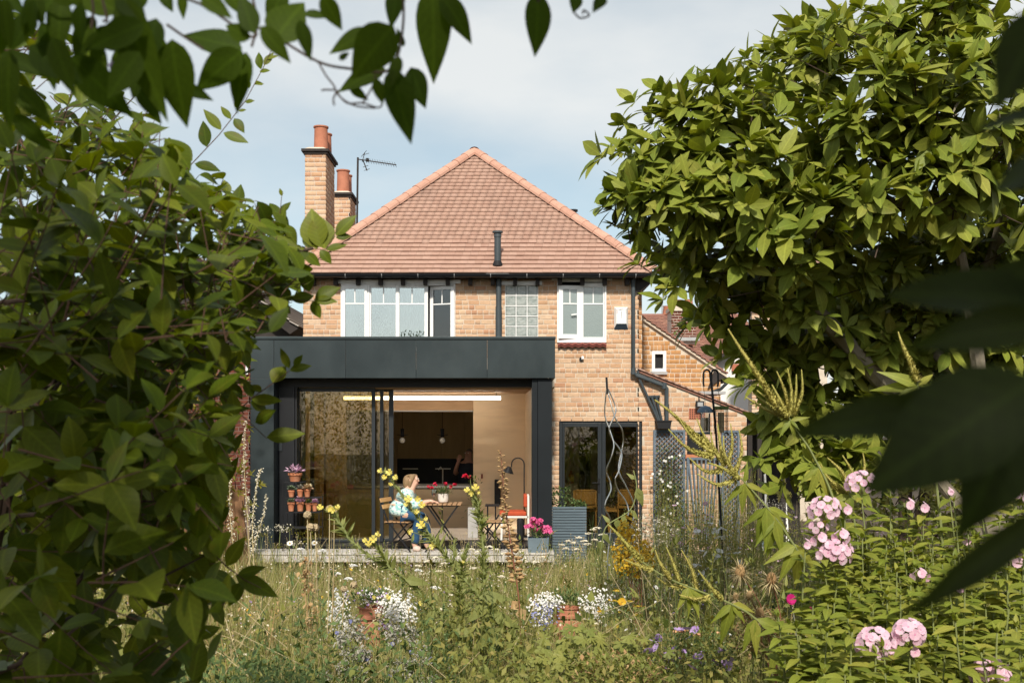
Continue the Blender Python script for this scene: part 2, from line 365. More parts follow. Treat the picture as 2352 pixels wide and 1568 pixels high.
MAT['air_brick'] = M('air_brick', (.40,.14,.08), .8, .1, 10)
MAT['blue_plastic'] = M('blue_plastic', (.06,.10,.15), .35, .05, 4)
MAT['seed'] = M('seed', [(.40,.30,.18),(.55,.44,.28)], .9, .2, 30)
MAT['soil'] = M('soil', [(.05,.035,.022),(.09,.065,.04)], .95, .2, 8, bump=.6)
# foliage: reflect + translucent
MAT['leaf_magnolia'] = M('leaf_magnolia', [(.155,.195,.028),(.20,.235,.034),(.25,.27,.044),(.115,.155,.022),(.175,.215,.030),(.285,.285,.055)], .5, .12, 9, pieces=True, spec=.2, transl=.22, tcol=(1.4,1.4,.4), vein=.35, dirt=.4, dirtcol=(.16,.10,.025), dscale=16)
MAT['leaf_bush'] = M('leaf_bush', [(.052,.082,.006),(.075,.108,.007),(.105,.138,.010),(.04,.064,.005),(.15,.175,.016),(.06,.09,.006)], .45, .15, 12, pieces=True, spec=.14, transl=.30, tcol=(1.7,1.6,.3), vein=.5, dirt=.45, dirtcol=(.13,.085,.015), dscale=22)
MAT['leaf_vine'] = M('leaf_vine', [(.032,.058,.005),(.042,.072,.006),(.055,.088,.007),(.035,.06,.005)], .55, .15, 20, pieces=True, spec=.08, transl=.38, tcol=(1.5,1.6,.3), vein=.4)
MAT['leaf_dark'] = M('leaf_dark', [(.026,.040,.008),(.036,.049,.010),(.030,.043,.009)], .5, .2, 20, pieces=True, vein=.6, spec=.16, transl=.22, tcol=(1.4,1.5,.4))
MAT['leaf_phlox'] = M('leaf_phlox', [(.16,.20,.028),(.205,.24,.036),(.245,.265,.045),(.125,.165,.023),(.30,.29,.055),(.18,.215,.033)], .5, .12, 14, pieces=True, spec=.22, transl=.30, tcol=(1.5,1.5,.5), vein=.35, dirt=.4, dirtcol=(.22,.16,.03), dscale=20)
MAT['leaf_prim'] = M('leaf_prim', [(.18,.205,.055),(.225,.245,.075),(.265,.275,.09),(.20,.22,.065)], .6, .12, 14, pieces=True, spec=.3, transl=.30, tcol=(1.3,1.4,.7))
MAT['leaf_hedge'] = M('leaf_hedge', [(.22,.20,.020),(.16,.16,.018),(.28,.24,.028),(.11,.12,.016),(.33,.27,.035)], .5, .1, 8, pieces=True, spec=.35, transl=.35, tcol=(1.4,1.3,.5))
MAT['leaf_back'] = M('leaf_back', [(.035,.055,.010),(.05,.072,.013),(.07,.092,.017),(.03,.045,.009)], .5, .1, 8, pieces=True, spec=.15, transl=.25, tcol=(1.4,1.4,.6))
MAT['leaf_ground'] = M('leaf_ground', [(.18,.195,.04),(.22,.225,.055),(.28,.26,.07),(.14,.16,.035),(.32,.26,.085),(.20,.21,.05)], .6, .1, 9, pieces=True, spec=.25, transl=.28, tcol=(1.3,1.3,.6))
MAT['leaf_geranium'] = M('leaf_geranium', [(.18,.21,.05),(.23,.25,.065),(.28,.28,.07),(.15,.18,.045)], .55, .1, 9, pieces=True, spec=.3, transl=.3, tcol=(1.3,1.3,.6))
MAT['leaf_grey'] = M('leaf_grey', [(.36,.34,.29),(.44,.41,.36),(.28,.28,.22)], .8, .1, 9, pieces=True, spec=.2, transl=.15)
MAT['leaf_herb'] = M('leaf_herb', [(.10,.16,.05),(.14,.20,.065),(.08,.12,.04)], .6, .1, 9, pieces=True, spec=.3, transl=.25)
MAT['grass'] = M('grass', [(.23,.25,.06),(.30,.305,.09),(.41,.37,.14),(.20,.23,.05),(.50,.42,.20),(.26,.275,.07),(.36,.34,.105)], .7, .05, 3, pieces=True, spec=.25, transl=.25)
MAT['straw'] = M('straw', [(.45,.36,.19),(.55,.45,.26),(.38,.29,.14)], .8, .1, 6, pieces=True, transl=.15)
MAT['stem_green'] = M('stem_green', [(.17,.20,.07),(.23,.25,.09)], .7, .12, 12)
MAT['stem_red'] = M('stem_red', [(.20,.07,.045),(.26,.11,.06)], .7, .12, 12)
MAT['spike'] = M('spike', [(.40,.37,.09),(.48,.43,.12),(.44,.38,.10)], .8, .2, 60, pieces=True, transl=.15, bump=.6, bscale=120)
MAT['dried'] = M('dried', [(.34,.20,.09),(.44,.28,.13),(.52,.36,.18),(.28,.16,.07)], .85, .15, 20, pieces=True, transl=.15)
MAT['petal_yellow'] = M('petal_yellow', [(.76,.64,.15),(.82,.72,.22),(.70,.56,.10)], .6, .08, 10, pieces=True, transl=.3, spec=.2)
MAT['petal_gold'] = M('petal_gold', [(.70,.45,.03),(.78,.55,.06),(.62,.36,.02),(.48,.24,.02)], .6, .1, 10, pieces=True, transl=.25, spec=.2)
MAT['petal_pink'] = M('petal_pink', [(.78,.50,.62),(.82,.60,.70),(.74,.42,.56),(.84,.66,.74)], .6, .06, 10, pieces=True, transl=.3, spec=.2)
MAT['phlox_eye'] = M('phlox_eye', (.70,.22,.42), .6, .1, 10)
MAT['petal_hotpink'] = M('petal_hotpink', [(.75,.12,.33),(.82,.20,.42),(.68,.08,.28)], .6, .08, 10, pieces=True, transl=.25, spec=.2)
MAT['petal_red'] = M('petal_red', [(.62,.02,.05),(.70,.04,.10)], .6, .08, 10, pieces=True, transl=.2, spec=.2)
MAT['petal_magenta'] = M('petal_magenta', [(.42,.01,.12),(.52,.02,.18)], .6, .08, 10, pieces=True, transl=.2, spec=.2)
MAT['petal_white'] = M('petal_white', [(.80,.78,.76),(.84,.83,.80),(.74,.72,.70)], .6, .05, 10, pieces=True, transl=.25, spec=.2)
MAT['petal_cream'] = M('petal_cream', [(.62,.56,.42),(.72,.67,.55),(.54,.47,.33)], .8, .1, 10, pieces=True, spec=.1)
MAT['petal_lilac'] = M('petal_lilac', [(.50,.34,.66),(.60,.45,.72),(.44,.26,.60)], .6, .06, 10, pieces=True, transl=.25, spec=.2)
MAT['petal_blue'] = M('petal_blue', [(.20,.22,.46),(.26,.28,.55),(.34,.34,.60)], .6, .06, 10, pieces=True, transl=.2, spec=.2)
MAT['petal_apricot'] = M('petal_apricot', [(.70,.36,.20),(.76,.46,.28)], .7, .06, 10, pieces=True, transl=.2, spec=.2)
MAT['petal_violet'] = M('petal_violet', [(.16,.11,.24),(.22,.16,.30)], .7, .06, 10, pieces=True, transl=.2)
MAT['succ_pink'] = M('succ_pink', [(.55,.34,.48),(.62,.42,.55),(.48,.27,.40)], .6, .08, 10, pieces=True, spec=.3)
MAT['succ_cream'] = M('succ_cream', [(.60,.50,.28),(.55,.34,.24),(.64,.58,.36)], .6, .08, 10, pieces=True, spec=.3)
MAT['succ_green'] = M('succ_green', [(.20,.26,.16),(.28,.34,.22),(.16,.22,.12)], .6, .08, 10, pieces=True, spec=.3)
# =================================================================== SETTING: ground
ground = MB().poly([(-150, -60, 0), (150, -60, 0), (150, 300, 0), (-150, 300, 0)]).build('ground', MAT['soil']); structure(ground)

# =================================================================== brick helpers
def brick_mesh(name, w, h, mat, seed=0, out=.005, back=.02):
    r = random.Random(seed); j = lambda a: r.uniform(-a, a)
    c = .004
    m = MB()
    vs = [(-w/2, back, -h/2), (w/2, back, -h/2), (w/2, back, h/2), (-w/2, back, h/2),
          (-w/2, -out+c, -h/2), (w/2, -out+c, -h/2), (w/2, -out+c, h/2), (-w/2, -out+c, h/2),
          (-w/2+c, -out+j(.002), -h/2+c+j(.001)), (w/2-c, -out+j(.002), -h/2+c+j(.001)), (w/2-c, -out+j(.002), h/2-c+j(.001)), (-w/2+c, -out+j(.002), h/2-c+j(.001))]
    fs = [(0,1,5,4),(1,2,6,5),(2,3,7,6),(3,0,4,7),(4,5,9,8),(5,6,10,9),(6,7,11,10),(7,4,8,11),(8,9,10,11)]
    m.add(vs, fs); return m.mesh(name, mat)

def lay(u0, u1, z0, z1, holes=(), top=None, bond=.186, course=.0795, seed=1):
    """courses of bricks in a wall's own plane: list of (ua, ub, za)"""
    r = random.Random(seed); out = []; k = 0; z = z0; J = .010
    while z+course <= z1+.03:
        hdr = (k % 4 == 3); w = bond*.52 if hdr else bond
        u = u0-(w*.5 if k % 2 else 0)-(.03 if k % 4 == 2 else 0)
        zc = z+course/2
        while u < u1:
            ww = w
            if not hdr and r.random() < .22: ww = bond*.52
            a, b = max(u, u0), min(u+ww-J, u1); u += ww
            if b-a < .03: continue
            segs = [(a, b)]
            for hx0, hx1, hz0, hz1 in holes:
                if hz0 < zc < hz1:
                    ns = []
                    for s0, s1 in segs:
                        if hx1 <= s0 or hx0 >= s1: ns.append((s0, s1)); continue
                        if hx0-s0 > .025: ns.append((s0, hx0))
                        if s1-hx1 > .025: ns.append((hx1, s1))
                    segs = ns
            for s0, s1 in segs:
                if top:
                    while s1-s0 > .03 and top(s1) < z+course: s1 -= .01
                    while s1-s0 > .03 and top(s0) < z+course: s0 += .01
                    if s1-s0 < .04: continue
                out.append((s0, s1, z))
        z += course; k += 1
    return out

def brick_stuff(name, bricks, O, U, N, mat, parent, h=.0695, out=.005):
    """all given bricks as one joined mesh; O origin, U along, N outward"""
    n = len(bricks)
    if not n: return None
    O = np.array(O); U = np.array(U, float); N = np.array(N, float); B = np.array(bricks); rr = np.random.default_rng(len(bricks))
    c = .003; T = np.array([[0,0,-.02],[1,0,-.02],[1,1,-.02],[0,1,-.02],[0,0,out-c],[1,0,out-c],[1,1,out-c],[0,1,out-c],[0,0,out],[1,0,out],[1,1,out],[0,1,out]])
    ins = np.zeros((12, 2)); ins[8:] = [[c, c], [-c, c], [-c, -c], [c, -c]]
    u = B[:, 0, None]+(B[:, 1]-B[:, 0])[:, None]*T[None, :, 0]+ins[None, :, 0]
    z = B[:, 2, None]+h*T[None, :, 1]+ins[None, :, 1]
    nn_ = np.repeat(T[None, :, 2], n, 0)+rr.uniform(-.002, .003, (n, 1))
    V = O[None, None]+u[..., None]*U+nn_[..., None]*N; V[..., 2] += z
    Q = np.array([(0,1,5,4),(1,2,6,5),(2,3,7,6),(3,0,4,7),(4,5,9,8),(5,6,10,9),(6,7,11,10),(7,4,8,11),(8,9,10,11)])
    Fc = (Q[None]+12*np.arange(n)[:, None, None]).reshape(-1, 4)
    V = V.reshape(-1, 3)-np.array(org(parent))
    return stuff(put(name, np_mesh(name, V, Fc, mat), parent))

def holed_wall(mb, u0, u1, z0, z1, y, holes):
    us = sorted({u0, u1, *[min(max(h[i], u0), u1) for h in holes for i in (0, 1)]}); zs = sorted({z0, z1, *[min(max(h[i], z0), z1) for h in holes for i in (2, 3)]})
    for i in range(len(us)-1):
        for j in range(len(zs)-1):
            a, b, c, d = us[i], us[i+1], zs[j], zs[j+1]; um, zm = (a+b)/2, (c+d)/2
            if any(h[0] < um < h[1] and h[2] < zm < h[3] for h in holes): continue
            mb.add([(a, y, c), (b, y, c), (b, y, d), (a, y, d)], [(0, 1, 2, 3)])
    for h in holes:                         # reveals
        a, b, c, d = h; t = .22
        mb.add([(a,y,c),(a,y,d),(a,y+t,d),(a,y+t,c)], [(0,1,2,3)]); mb.add([(b,y,c),(b,y,d),(b,y+t,d),(b,y+t,c)], [(3,2,1,0)])
        mb.add([(a,y,d),(b,y,d),(b,y+t,d),(a,y+t,d)], [(0,1,2,3)]); mb.add([(a,y,c),(b,y,c),(b,y+t,c),(a,y+t,c)], [(3,2,1,0)])

# =================================================================== MAIN HOUSE
YW = 18.2
hx = lambda p: X(p, YW)
hz = lambda p: Z(p, YW)
house = thing('brick_house', 'two storey orange brick house with hipped red tile roof seen across the garden', 'house', (X(1090, YW), YW, 0))
HB = 27.0                                   # back of the house
WL, WR, EV = hx(697), hx(1467), hz(632)
LR = hx(1715)                               # right end of the low lean-to wall
ltop = lambda x: hz(853)+(x-hx(1470))/(hx(1715)-hx(1470))*(hz(950)-hz(853))
holes = [(hx(784), hx(1045), hz(806), hz(653)), (hx(1160), hx(1236), hz(800), hz(655)), (hx(1281), hx(1391), hz(787), hz(644)),
         (hx(1284), hx(1475), .02, hz(962)), (hx(1578), hx(1618), hz(1043), hz(992)),
         (X(690, 18.2), X(1215, 18.2), .30, 3.06)]
w = MB()
EXR = .60
holed_wall(w, WL, WR, 0, EV+.10, YW, holes)
holed_wall(w, WR, LR, 0, ltop(LR)-.02, YW, [h for h in holes if h[1] > WR])
w.add([(WR, YW, ltop(LR)-.02), (LR, YW, ltop(LR)-.02), (LR, YW, ltop(LR)-.015), (WR, YW, ltop(WR)-.015)], [(0, 1, 2, 3)])
# sides and back
w.add([(WL, YW, 0), (WL, HB, 0), (WL, HB, EV+.1), (WL, YW, EV+.1)], [(3, 2, 1, 0)])
w.add([(WR, YW, 0), (WR, HB, 0), (WR, HB, EV+.1), (WR, YW, EV+.1)], [(0, 1, 2, 3)])
w.add([(WL, HB, 0), (WR, HB, 0), (WR, HB, EV+.1), (WL, HB, EV+.1)], [(3, 2, 1, 0)])
w.add([(LR, YW, 0), (LR, 20.0, 0), (LR, 20.0, ltop(LR)-.02), (LR, YW, ltop(LR)-.02)], [(0, 1, 2, 3)])
wall = w.build('wall', MAT['mortar'], house)
bricks = lay(WL, WR-.003, hz(1290), EV+.08, holes, seed=3)
bricks = [b for b in bricks if b[2] > 3.30 or b[0] > .56]
b2 = lay(WR+.0, LR, hz(1290), ltop(WR), [h for h in holes if h[1] > WR-.01], top=lambda x: ltop(x)-.02, seed=5)
full = []; rest = []
for b in bricks+b2:
    (full if abs((b[1]-b[0])-.176) < .002 and (b[2] < 3.3 or b[2] > 3.6) and b[2] > .75 else rest).append(b)
random.shuffle(full)
parts_b, rest = full[:300], rest+full[300:]
bm3 = [brick_mesh('brick', .176, .0695, MAT['brick'], s) for s in range(3)]
for b in parts_b:
    put('brick', bm3[random.randrange(3)], wall, Matrix.Translation(((b[0]+b[1])/2, YW+random.uniform(-.002, .002), b[2]+.0348)) @ Matrix.Rotation(random.uniform(-.006, .006), 4, 'Y'))
brick_stuff('brickwork', rest, (0, YW, 0), (1, 0, 0), (0, -1, 0), MAT['brick'], wall)
# right hand side wall, shaded strip under the eaves and left corner returns
sb = lay(0, HB-YW, hz(1290), EV+.06, (), seed=9)
brick_stuff('side_brickwork', sb, (WR, YW, 0), (0, 1, 0), (1, 0, 0), MAT['brick'], wall)
brick_stuff('side_brickwork', sb, (WL, HB, 0), (0, -1, 0), (-1, 0, 0), MAT['brick'], wall)
# strip of wall a little behind the front, right of the corner
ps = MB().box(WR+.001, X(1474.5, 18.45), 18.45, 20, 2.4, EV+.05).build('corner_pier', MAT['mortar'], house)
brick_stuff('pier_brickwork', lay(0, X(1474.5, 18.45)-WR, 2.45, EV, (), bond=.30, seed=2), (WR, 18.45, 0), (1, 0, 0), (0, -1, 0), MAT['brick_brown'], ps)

# ---------------- hipped roof
EX0, EX1, EY = X(676, 18.0), X(1504, 18.0), 18.0
EZ = Z(630, 18.0)
AP = Vector((X(1090, 20.9), 20.9, Z(352, 20.9)))
BX = 27.5
r = MB()
r.add([(EX0, EY, EZ), (EX1, EY, EZ), (EX1, BX, EZ), (EX0, BX, EZ), AP-Vector((0, 0, .03)), (AP.x, BX, AP.z-.03)],
      [(0, 1, 4), (1, 2, 5, 4), (2, 3, 5), (3, 0, 4, 5)])
roof = r.build('roof', MAT['roof_tile'], house)
sof = MB().box(EX0+.02, EX1-.02, EY+.02, BX, EZ-.05, EZ-.012).build('soffit', MAT['timber_dark'], house)
def tile_mesh(name, w, l, t, mat, tilt=.022):
    m = MB(); m.add([(-w/2,0,tilt),(w/2,0,tilt),(w/2,l,0.0),(-w/2,l,0.0),(-w/2,0,tilt+t),(w/2,0,tilt+t),(w/2,l,t*.6),(-w/2,l,t*.6)],
          [(0,3,2,1),(4,5,6,7),(0,1,5,4),(1,2,6,5),(2,3,7,6),(3,0,4,7)]); return m.mesh(name, mat)
def tile_face(p0, p1, q0, q1, rows, tw, seed, n_parts, mat, parent, cover=.05, keep=None):
    """tiles on the plane p0-p1 (eaves) up to q0-q1 (top)"""
    r_ = random.Random(seed); p0, p1, q0, q1 = map(Vector, (p0, p1, q0, q1))
    up = ((q0+q1)/2-(p0+p1)/2); U = (p1-p0).normalized(); up = up-U*up.dot(U); Ls = up.length; Vd = up.normalized(); Nn = U.cross(Vd)
    if Nn.z < 0: Nn = -Nn
    g = Ls/rows; items = []
    Mx = Matrix((U, Vd, Nn)).transposed().to_4x4()
    for i in range(rows):
        t = i/rows; a = p0.lerp(q0, t+.35/rows); b = p1.lerp(q1, t+.35/rows); wdt = (b-a).length
        base = p0+Vd*(g*i); ua = (a-p0).dot(U)+cover; ub = (b-p0).dot(U)-cover
        u = ua-(tw*.5 if i % 2 else 0)-r_.uniform(0, .01)
        while u < ub:
            c0, c1 = max(u, ua), min(u+tw-.002, ub)
            if c1-c0 > .035:
                items.append((i, c1-c0 > tw-.004, base+U*((c0+c1)/2)+Nn*r_.uniform(.0, .003), c1-c0))
            u += tw
    if keep: items = [it for it in items if keep(it[2])]
    fullt = [it for it in items if it[1]]; fullt.sort(key=lambda it: it[2].y)
    chosen = set(id(it) for it in fullt[:n_parts])
    if n_parts:
        mesh = tile_mesh('roof_tile', tw-.002, g*1.25, .017, mat)
        for it in fullt[:n_parts]:
            put('roof_tile', mesh, parent, Matrix.Translation(it[2]) @ Mx @ Matrix.Rotation(r_.uniform(-.006, .006), 4, 'Z'))
    others = [it for it in items if id(it) not in chosen]
    if others:
        n = len(others); L_ = g*1.25; t_ = .017; ti = .022
        T = np.array([[-.5,0,ti],[.5,0,ti],[.5,L_,0],[-.5,L_,0],[-.5,0,ti+t_],[.5,0,ti+t_],[.5,L_,t_*.6],[-.5,L_,t_*.6]])
        ws = np.array([it[3] for it in others]); C = np.array([tuple(it[2]) for it in others])
        V = C[:, None]+(T[None, :, 0]*ws[:, None])[..., None]*np.array(U)+T[None, :, 1, None]*np.array(Vd)+T[None, :, 2, None]*np.array(Nn)
        Q = np.array([(4,5,6,7),(0,1,5,4),(1,2,6,5),(3,0,4,7)])
        Fc = (Q[None]+8*np.arange(n)[:, None, None]).reshape(-1, 4)
        stuff(put('roof_tiling', np_mesh('roof_tiling', V.reshape(-1, 3)-np.array(org(parent)), Fc, mat), parent))
tile_face((EX0, EY-.02, EZ), (EX1, EY-.02, EZ), AP, AP, 32, .128, 4, 300, MAT['roof_tile'], roof, cover=.03)
tile_face((EX1, EY, EZ), (EX1, BX, EZ), AP, (AP.x, BX, AP.z), 32, .17, 5, 0, MAT['roof_tile'], roof)
tile_face((EX0, BX, EZ), (EX0, EY, EZ), (AP.x, BX, AP.z), AP, 32, .17, 6, 0, MAT['roof_tile'], roof)
# hip and ridge tiles: half round, overlapping
def half_round(name, L_, rad, mat, th=.014):
    m = MB(); seg = 8; vs = []; fs = []
    for (y, rr) in ((0, rad*1.07), (L_, rad*.97)):
        for k in range(seg+1):
            a = -.15+(PI+.3)*k/seg
            vs.append((rr*math.cos(a), y, rr*math.sin(a)*.85))
    for (y, rr) in ((0, rad*1.07-th), (L_, rad*.97-th)):
        for k in range(seg+1):
            a = -.15+(PI+.3)*k/seg
            vs.append((rr*math.cos(a), y, rr*math.sin(a)*.85))
    n = seg+1
    for k in range(seg):
        fs += [(k+1, k, n+k, n+k+1), (k, k+1, 2*n+k+1, 2*n+k), (2*n+k, 2*n+k+1, 3*n+k+1, 3*n+k)]
    return m.add(vs, fs).mesh(name, mat, smooth=False)
def run_half_round(a, b, n, rad, parent, name='hip_tile', lift=.02):
    a, b = Vector(a), Vector(b); d = (b-a); L_ = d.length/n; d.normalize()
    up = Vector((0, 0, 1)); s = d.cross(up).normalized(); u = s.cross(d)
    Mx = Matrix((s, d, u)).transposed().to_4x4(); mesh = half_round(name, L_*1.04, rad, MAT['hip_tile'])
    for i in range(n):
        put(name, mesh, parent, Matrix.Translation(a+d*(L_*i)+u*(lift+random.uniform(-.003, .003))) @ Mx @ Matrix.Rotation(random.uniform(-.012, .012), 4, 'Z'))
run_half_round((EX0, EY, EZ+.02), AP, 17, .105, roof)
run_half_round((EX1, EY, EZ+.02), AP, 17, .105, roof)
run_half_round((AP.x, BX, AP.z), (AP.x, AP.y-.06, AP.z), 20, .105, roof, 'ridge_tile')
# gutter, brackets, rafter ends
g = MB()
for k in range(7):
    a0, a1 = PI+PI*k/7, PI+PI*(k+1)/7
    for rr in (.055, .048):
        g.add([(EX0-.05, EY-.06+rr*math.cos(a0), EZ-.005+rr*math.sin(a0)), (EX1+.03, EY-.06+rr*math.cos(a0), EZ-.005+rr*math.sin(a0)),
               (EX1+.03, EY-.06+rr*math.cos(a1), EZ-.005+rr*math.sin(a1)), (EX0-.05, EY-.06+rr*math.cos(a1), EZ-.005+rr*math.sin(a1))], [(0, 1, 2, 3)])
g.build('gutter', MAT['black_paint'], house)
for i in range(10):
    px = 712+i*83
    MB().tube([(X(px, 18), EY-.06-.058*math.cos(PI*k/6), EZ-.005-.058*math.sin(PI*k/6)) for k in range(7)], .007, 4).build('gutter_bracket', MAT['lead'], house)
for i in range(15):
    px = 720+i*51.5
    MB().box(X(px, 18.1)-.035, X(px, 18.1)+.03, 18.05, 18.34, EZ-.16, EZ-.052).build('rafter_end', MAT['timber_dark'], house)
# right eave return seen from below
MB().prism([(EX1-.30, EZ-.30), (EX1-.28, EZ-.06), (EX1+.02, EZ-.06), (EX1-.02, EZ-.10)], EY+.15, BX).build('eave_boxing', MAT['timber_dark'], house)

# ---------------- white upstairs windows
def rect_frame(mb, x0, x1, z0, z1, t, y0, y1, tb=None):
    tb = tb or t
    mb.box(x0, x0+t, y0, y1, z0, z1); mb.box(x1-t, x1, y0, y1, z0, z1)
    mb.box(x0+t, x1-t, y0, y1, z1-t, z1); mb.box(x0+t, x1-t, y0, y1, z0, z0+tb)
def rot_about(o, pivot, ang):
    """turn a part (and its children) about a vertical axis through pivot"""
    p = Vector(pivot)-org(o); o.matrix_local = Matrix.Translation(p) @ Matrix.Rotation(ang, 4, 'Z') @ Matrix.Translation(-p)
def pane_light(win, name, px0, px1, py0, py1, glass, gpx, y, turn=0, hinge='l', bars=True, handle=False):
    """one light: sash with its own pane and glazing bars"""
    x0, x1, z0, z1 = X(px0, YW), X(px1, YW), Z(py1, YW), Z(py0, YW); a, b, c, d = X(gpx[0], YW), X(gpx[1], YW), Z(gpx[3], YW), Z(gpx[2], YW)
    m = MB(); m.box(x0, a, y, y+.05, z0, z1); m.box(b, x1, y, y+.05, z0, z1); m.box(a, b, y, y+.05, d, z1); m.box(a, b, y, y+.05, z0, c)
    zt = Z(698, YW)
    if bars:
        m.box(a, b, y+.012, y+.03, zt-.011, zt+.011); m.box((a+b)/2-.010, (a+b)/2+.010, y+.012, y+.03, zt+.011, d)
    s = m.build(name, MAT['white_upvc'], win, bevel=.004)
    MB().box(a-.004, b+.004, y+.020, y+.026, c-.004, d+.004).build('pane', glass, s)
    if handle: MB().bar((b-.01, y-.02, Z(722, YW)), (b-.10, y-.02, Z(724, YW)), .02).build('handle', MAT['white_upvc'], s)
    if turn: rot_about(s, (x1 if hinge == 'r' else x0, y, 0), turn)
    return s
m = MB(); x0, x1, z0, z1 = hx(783), hx(1046), hz(806), hz(652)
rect_frame(m, x0, x1, z0, z1, .028, YW-.035, YW+.05)
for px in (846.5, 913.5, 980): m.box(hx(px)-.022, hx(px)+.022, YW-.034, YW+.05, z0+.028, z1-.028)
win1 = m.build('window', MAT['white_upvc'], house, bevel=.004)
win1['label'] = 'wide four light white window with its right casement open'
MB().box(hx(767), hx(1058), YW-.05, YW-.002, hz(652)+.001, hz(643)).build('lintel_board', MAT['white_upvc'], win1, bevel=.004)
pane_light(win1, 'casement', 787, 844, 656, 800, MAT['glass_sky'], (794, 838, 664, 793), YW-.06)
pane_light(win1, 'fixed_light', 850, 911, 656, 800, MAT['glass_sky'], (853, 909, 661, 796), YW-.02)
pane_light(win1, 'fixed_light', 916, 977.5, 656, 800, MAT['glass_sky'], (918, 975, 661, 796), YW-.02)
pane_light(win1, 'casement', 983, 1043, 657, 800, MAT['glass_dark'], (991, 1034, 665, 793), YW-.065, turn=-.34, hinge='r')
m = MB(); x0, x1, z0, z1 = hx(1279.5), hx(1392.5), hz(787), hz(643.5)
rect_frame(m, x0, x1, z0, z1, .03, YW-.035, YW+.05, .07); m.box(hx(1337)-.03, hx(1337)+.02, YW-.034, YW+.05, z0+.07, z1-.03)
win2 = m.build('window', MAT['white_upvc'], house, bevel=.004); win2['label'] = 'small two light frosted white window with its left casement ajar'
MB().box(hx(1267), hx(1406), YW-.05, YW-.002, z1+.001, z1+.065).build('lintel_board', MAT['white_upvc'], win2, bevel=.004)
pane_light(win2, 'casement', 1283, 1335.5, 656, 778, MAT['glass_frost'], (1293, 1325.5, 665, 768), YW-.075, turn=.13, hinge='l', handle=True)
pane_light(win2, 'fixed_light', 1337.5, 1388, 650, 781, MAT['glass_frost'], (1340, 1385, 660, 774.5), YW-.02)
for row in range(2):
    for i in range(7):
        cx = hx(1281)+(i+.5)*(hx(1392)-hx(1281))/7; zz = hz(788.5+row*4)
        v = []; ww = (hx(1392)-hx(1281))/14
        m = MB()
        for q in range(4):
            xa, xb = cx-ww+q*ww/2, cx-ww+(q+1)*ww/2; f = lambda t: .012*math.cos((t-cx)/ww*PI)
            m.prism([(xa, zz-.03+f(xa)), (xb, zz-.03+f(xb)), (xb, zz+f(xb)), (xa, zz+f(xa))], YW-.09+row*.02, YW-.003)
        m.build('sill_tile', MAT['sill_red'], win2)
# rooms behind the windows
def room(name, x0, x1, y0, y1, z0, z1, mat, parent):
    MB().add([(x0,y0,z0),(x1,y0,z0),(x1,y1,z0),(x0,y1,z0),(x0,y0,z1),(x1,y0,z1),(x1,y1,z1),(x0,y1,z1)],
             [(0,1,2,3),(7,6,5,4),(2,6,7,3),(1,5,6,2),(0,3,7,4)]).build(name, mat, parent)
room('room', hx(760), hx(1075), YW+.23, YW+3, 3.05, EV-.06, MAT['plaster'], house)
room('room', hx(1270), hx(1400), YW+.23, YW+2, 3.05, EV-.06, MAT['plaster'], house)
m = MB()
for i in range(61):
    xa = hx(788)+i*.022; m.add([(xa, YW+.17+.02*(i % 2), 3.4), (xa+.022, YW+.17+.02*((i+1) % 2), 3.4), (xa+.022, YW+.17+.02*((i+1) % 2), hz(662)), (xa, YW+.17+.02*(i % 2), hz(662))], [(0, 1, 2, 3)])
m.build('net_curtain', MAT['petal_white'], house)  # curtain widened behind three lights, added as bright backing for the panes
# ---------------- glass block panel
m = MB(); x0, x1, z1 = hx(1160), hx(1236), hz(655); cw = (x1-x0)/3; ch = S(23.6, YW)
rect_frame(m, x0, x1, z1-6*ch, z1, .008, YW-.004, YW+.1)
for i in range(1, 3): m.box(x0+i*cw-.007, x0+i*cw+.007, YW-.003, YW+.08, z1-6*ch+.008, z1-.008)
for j in range(1, 6):
    for i in range(3): m.box(x0+i*cw+.008, x0+(i+1)*cw-.008, YW-.002, YW+.08, z1-j*ch-.007, z1-j*ch+.007)
gb = m.build('glass_block_panel', MAT['white_upvc'], house)
MB().box(hx(1152), hx(1245), YW-.03, YW-.002, z1+.002, z1+.065).build('lintel_board', MAT['white_upvc'], gb)
b = MB(); hw, hh = cw/2-.009, ch/2-.009
b.add([(-hw,.05,-hh),(hw,.05,-hh),(hw,.05,hh),(-hw,.05,hh),(-hw,.012,-hh),(hw,.012,-hh),(hw,.012,hh),(-hw,.012,hh),(-hw*.8,0,-hh*.8),(hw*.8,0,-hh*.8),(hw*.8,0,hh*.8),(-hw*.8,0,hh*.8)],
      [(0,1,5,4),(1,2,6,5),(2,3,7,6),(3,0,4,7),(4,5,9,8),(5,6,10,9),(6,7,11,10),(7,4,8,11),(8,9,10,11)])
bmesh_ = b.mesh('glass_block', MAT['glass_block'])
for i in range(3):
    for j in range(6): put('glass_block', bmesh_, gb, Matrix.Translation((x0+(i+.5)*cw, YW+.004, z1-(j+.5)*ch)))
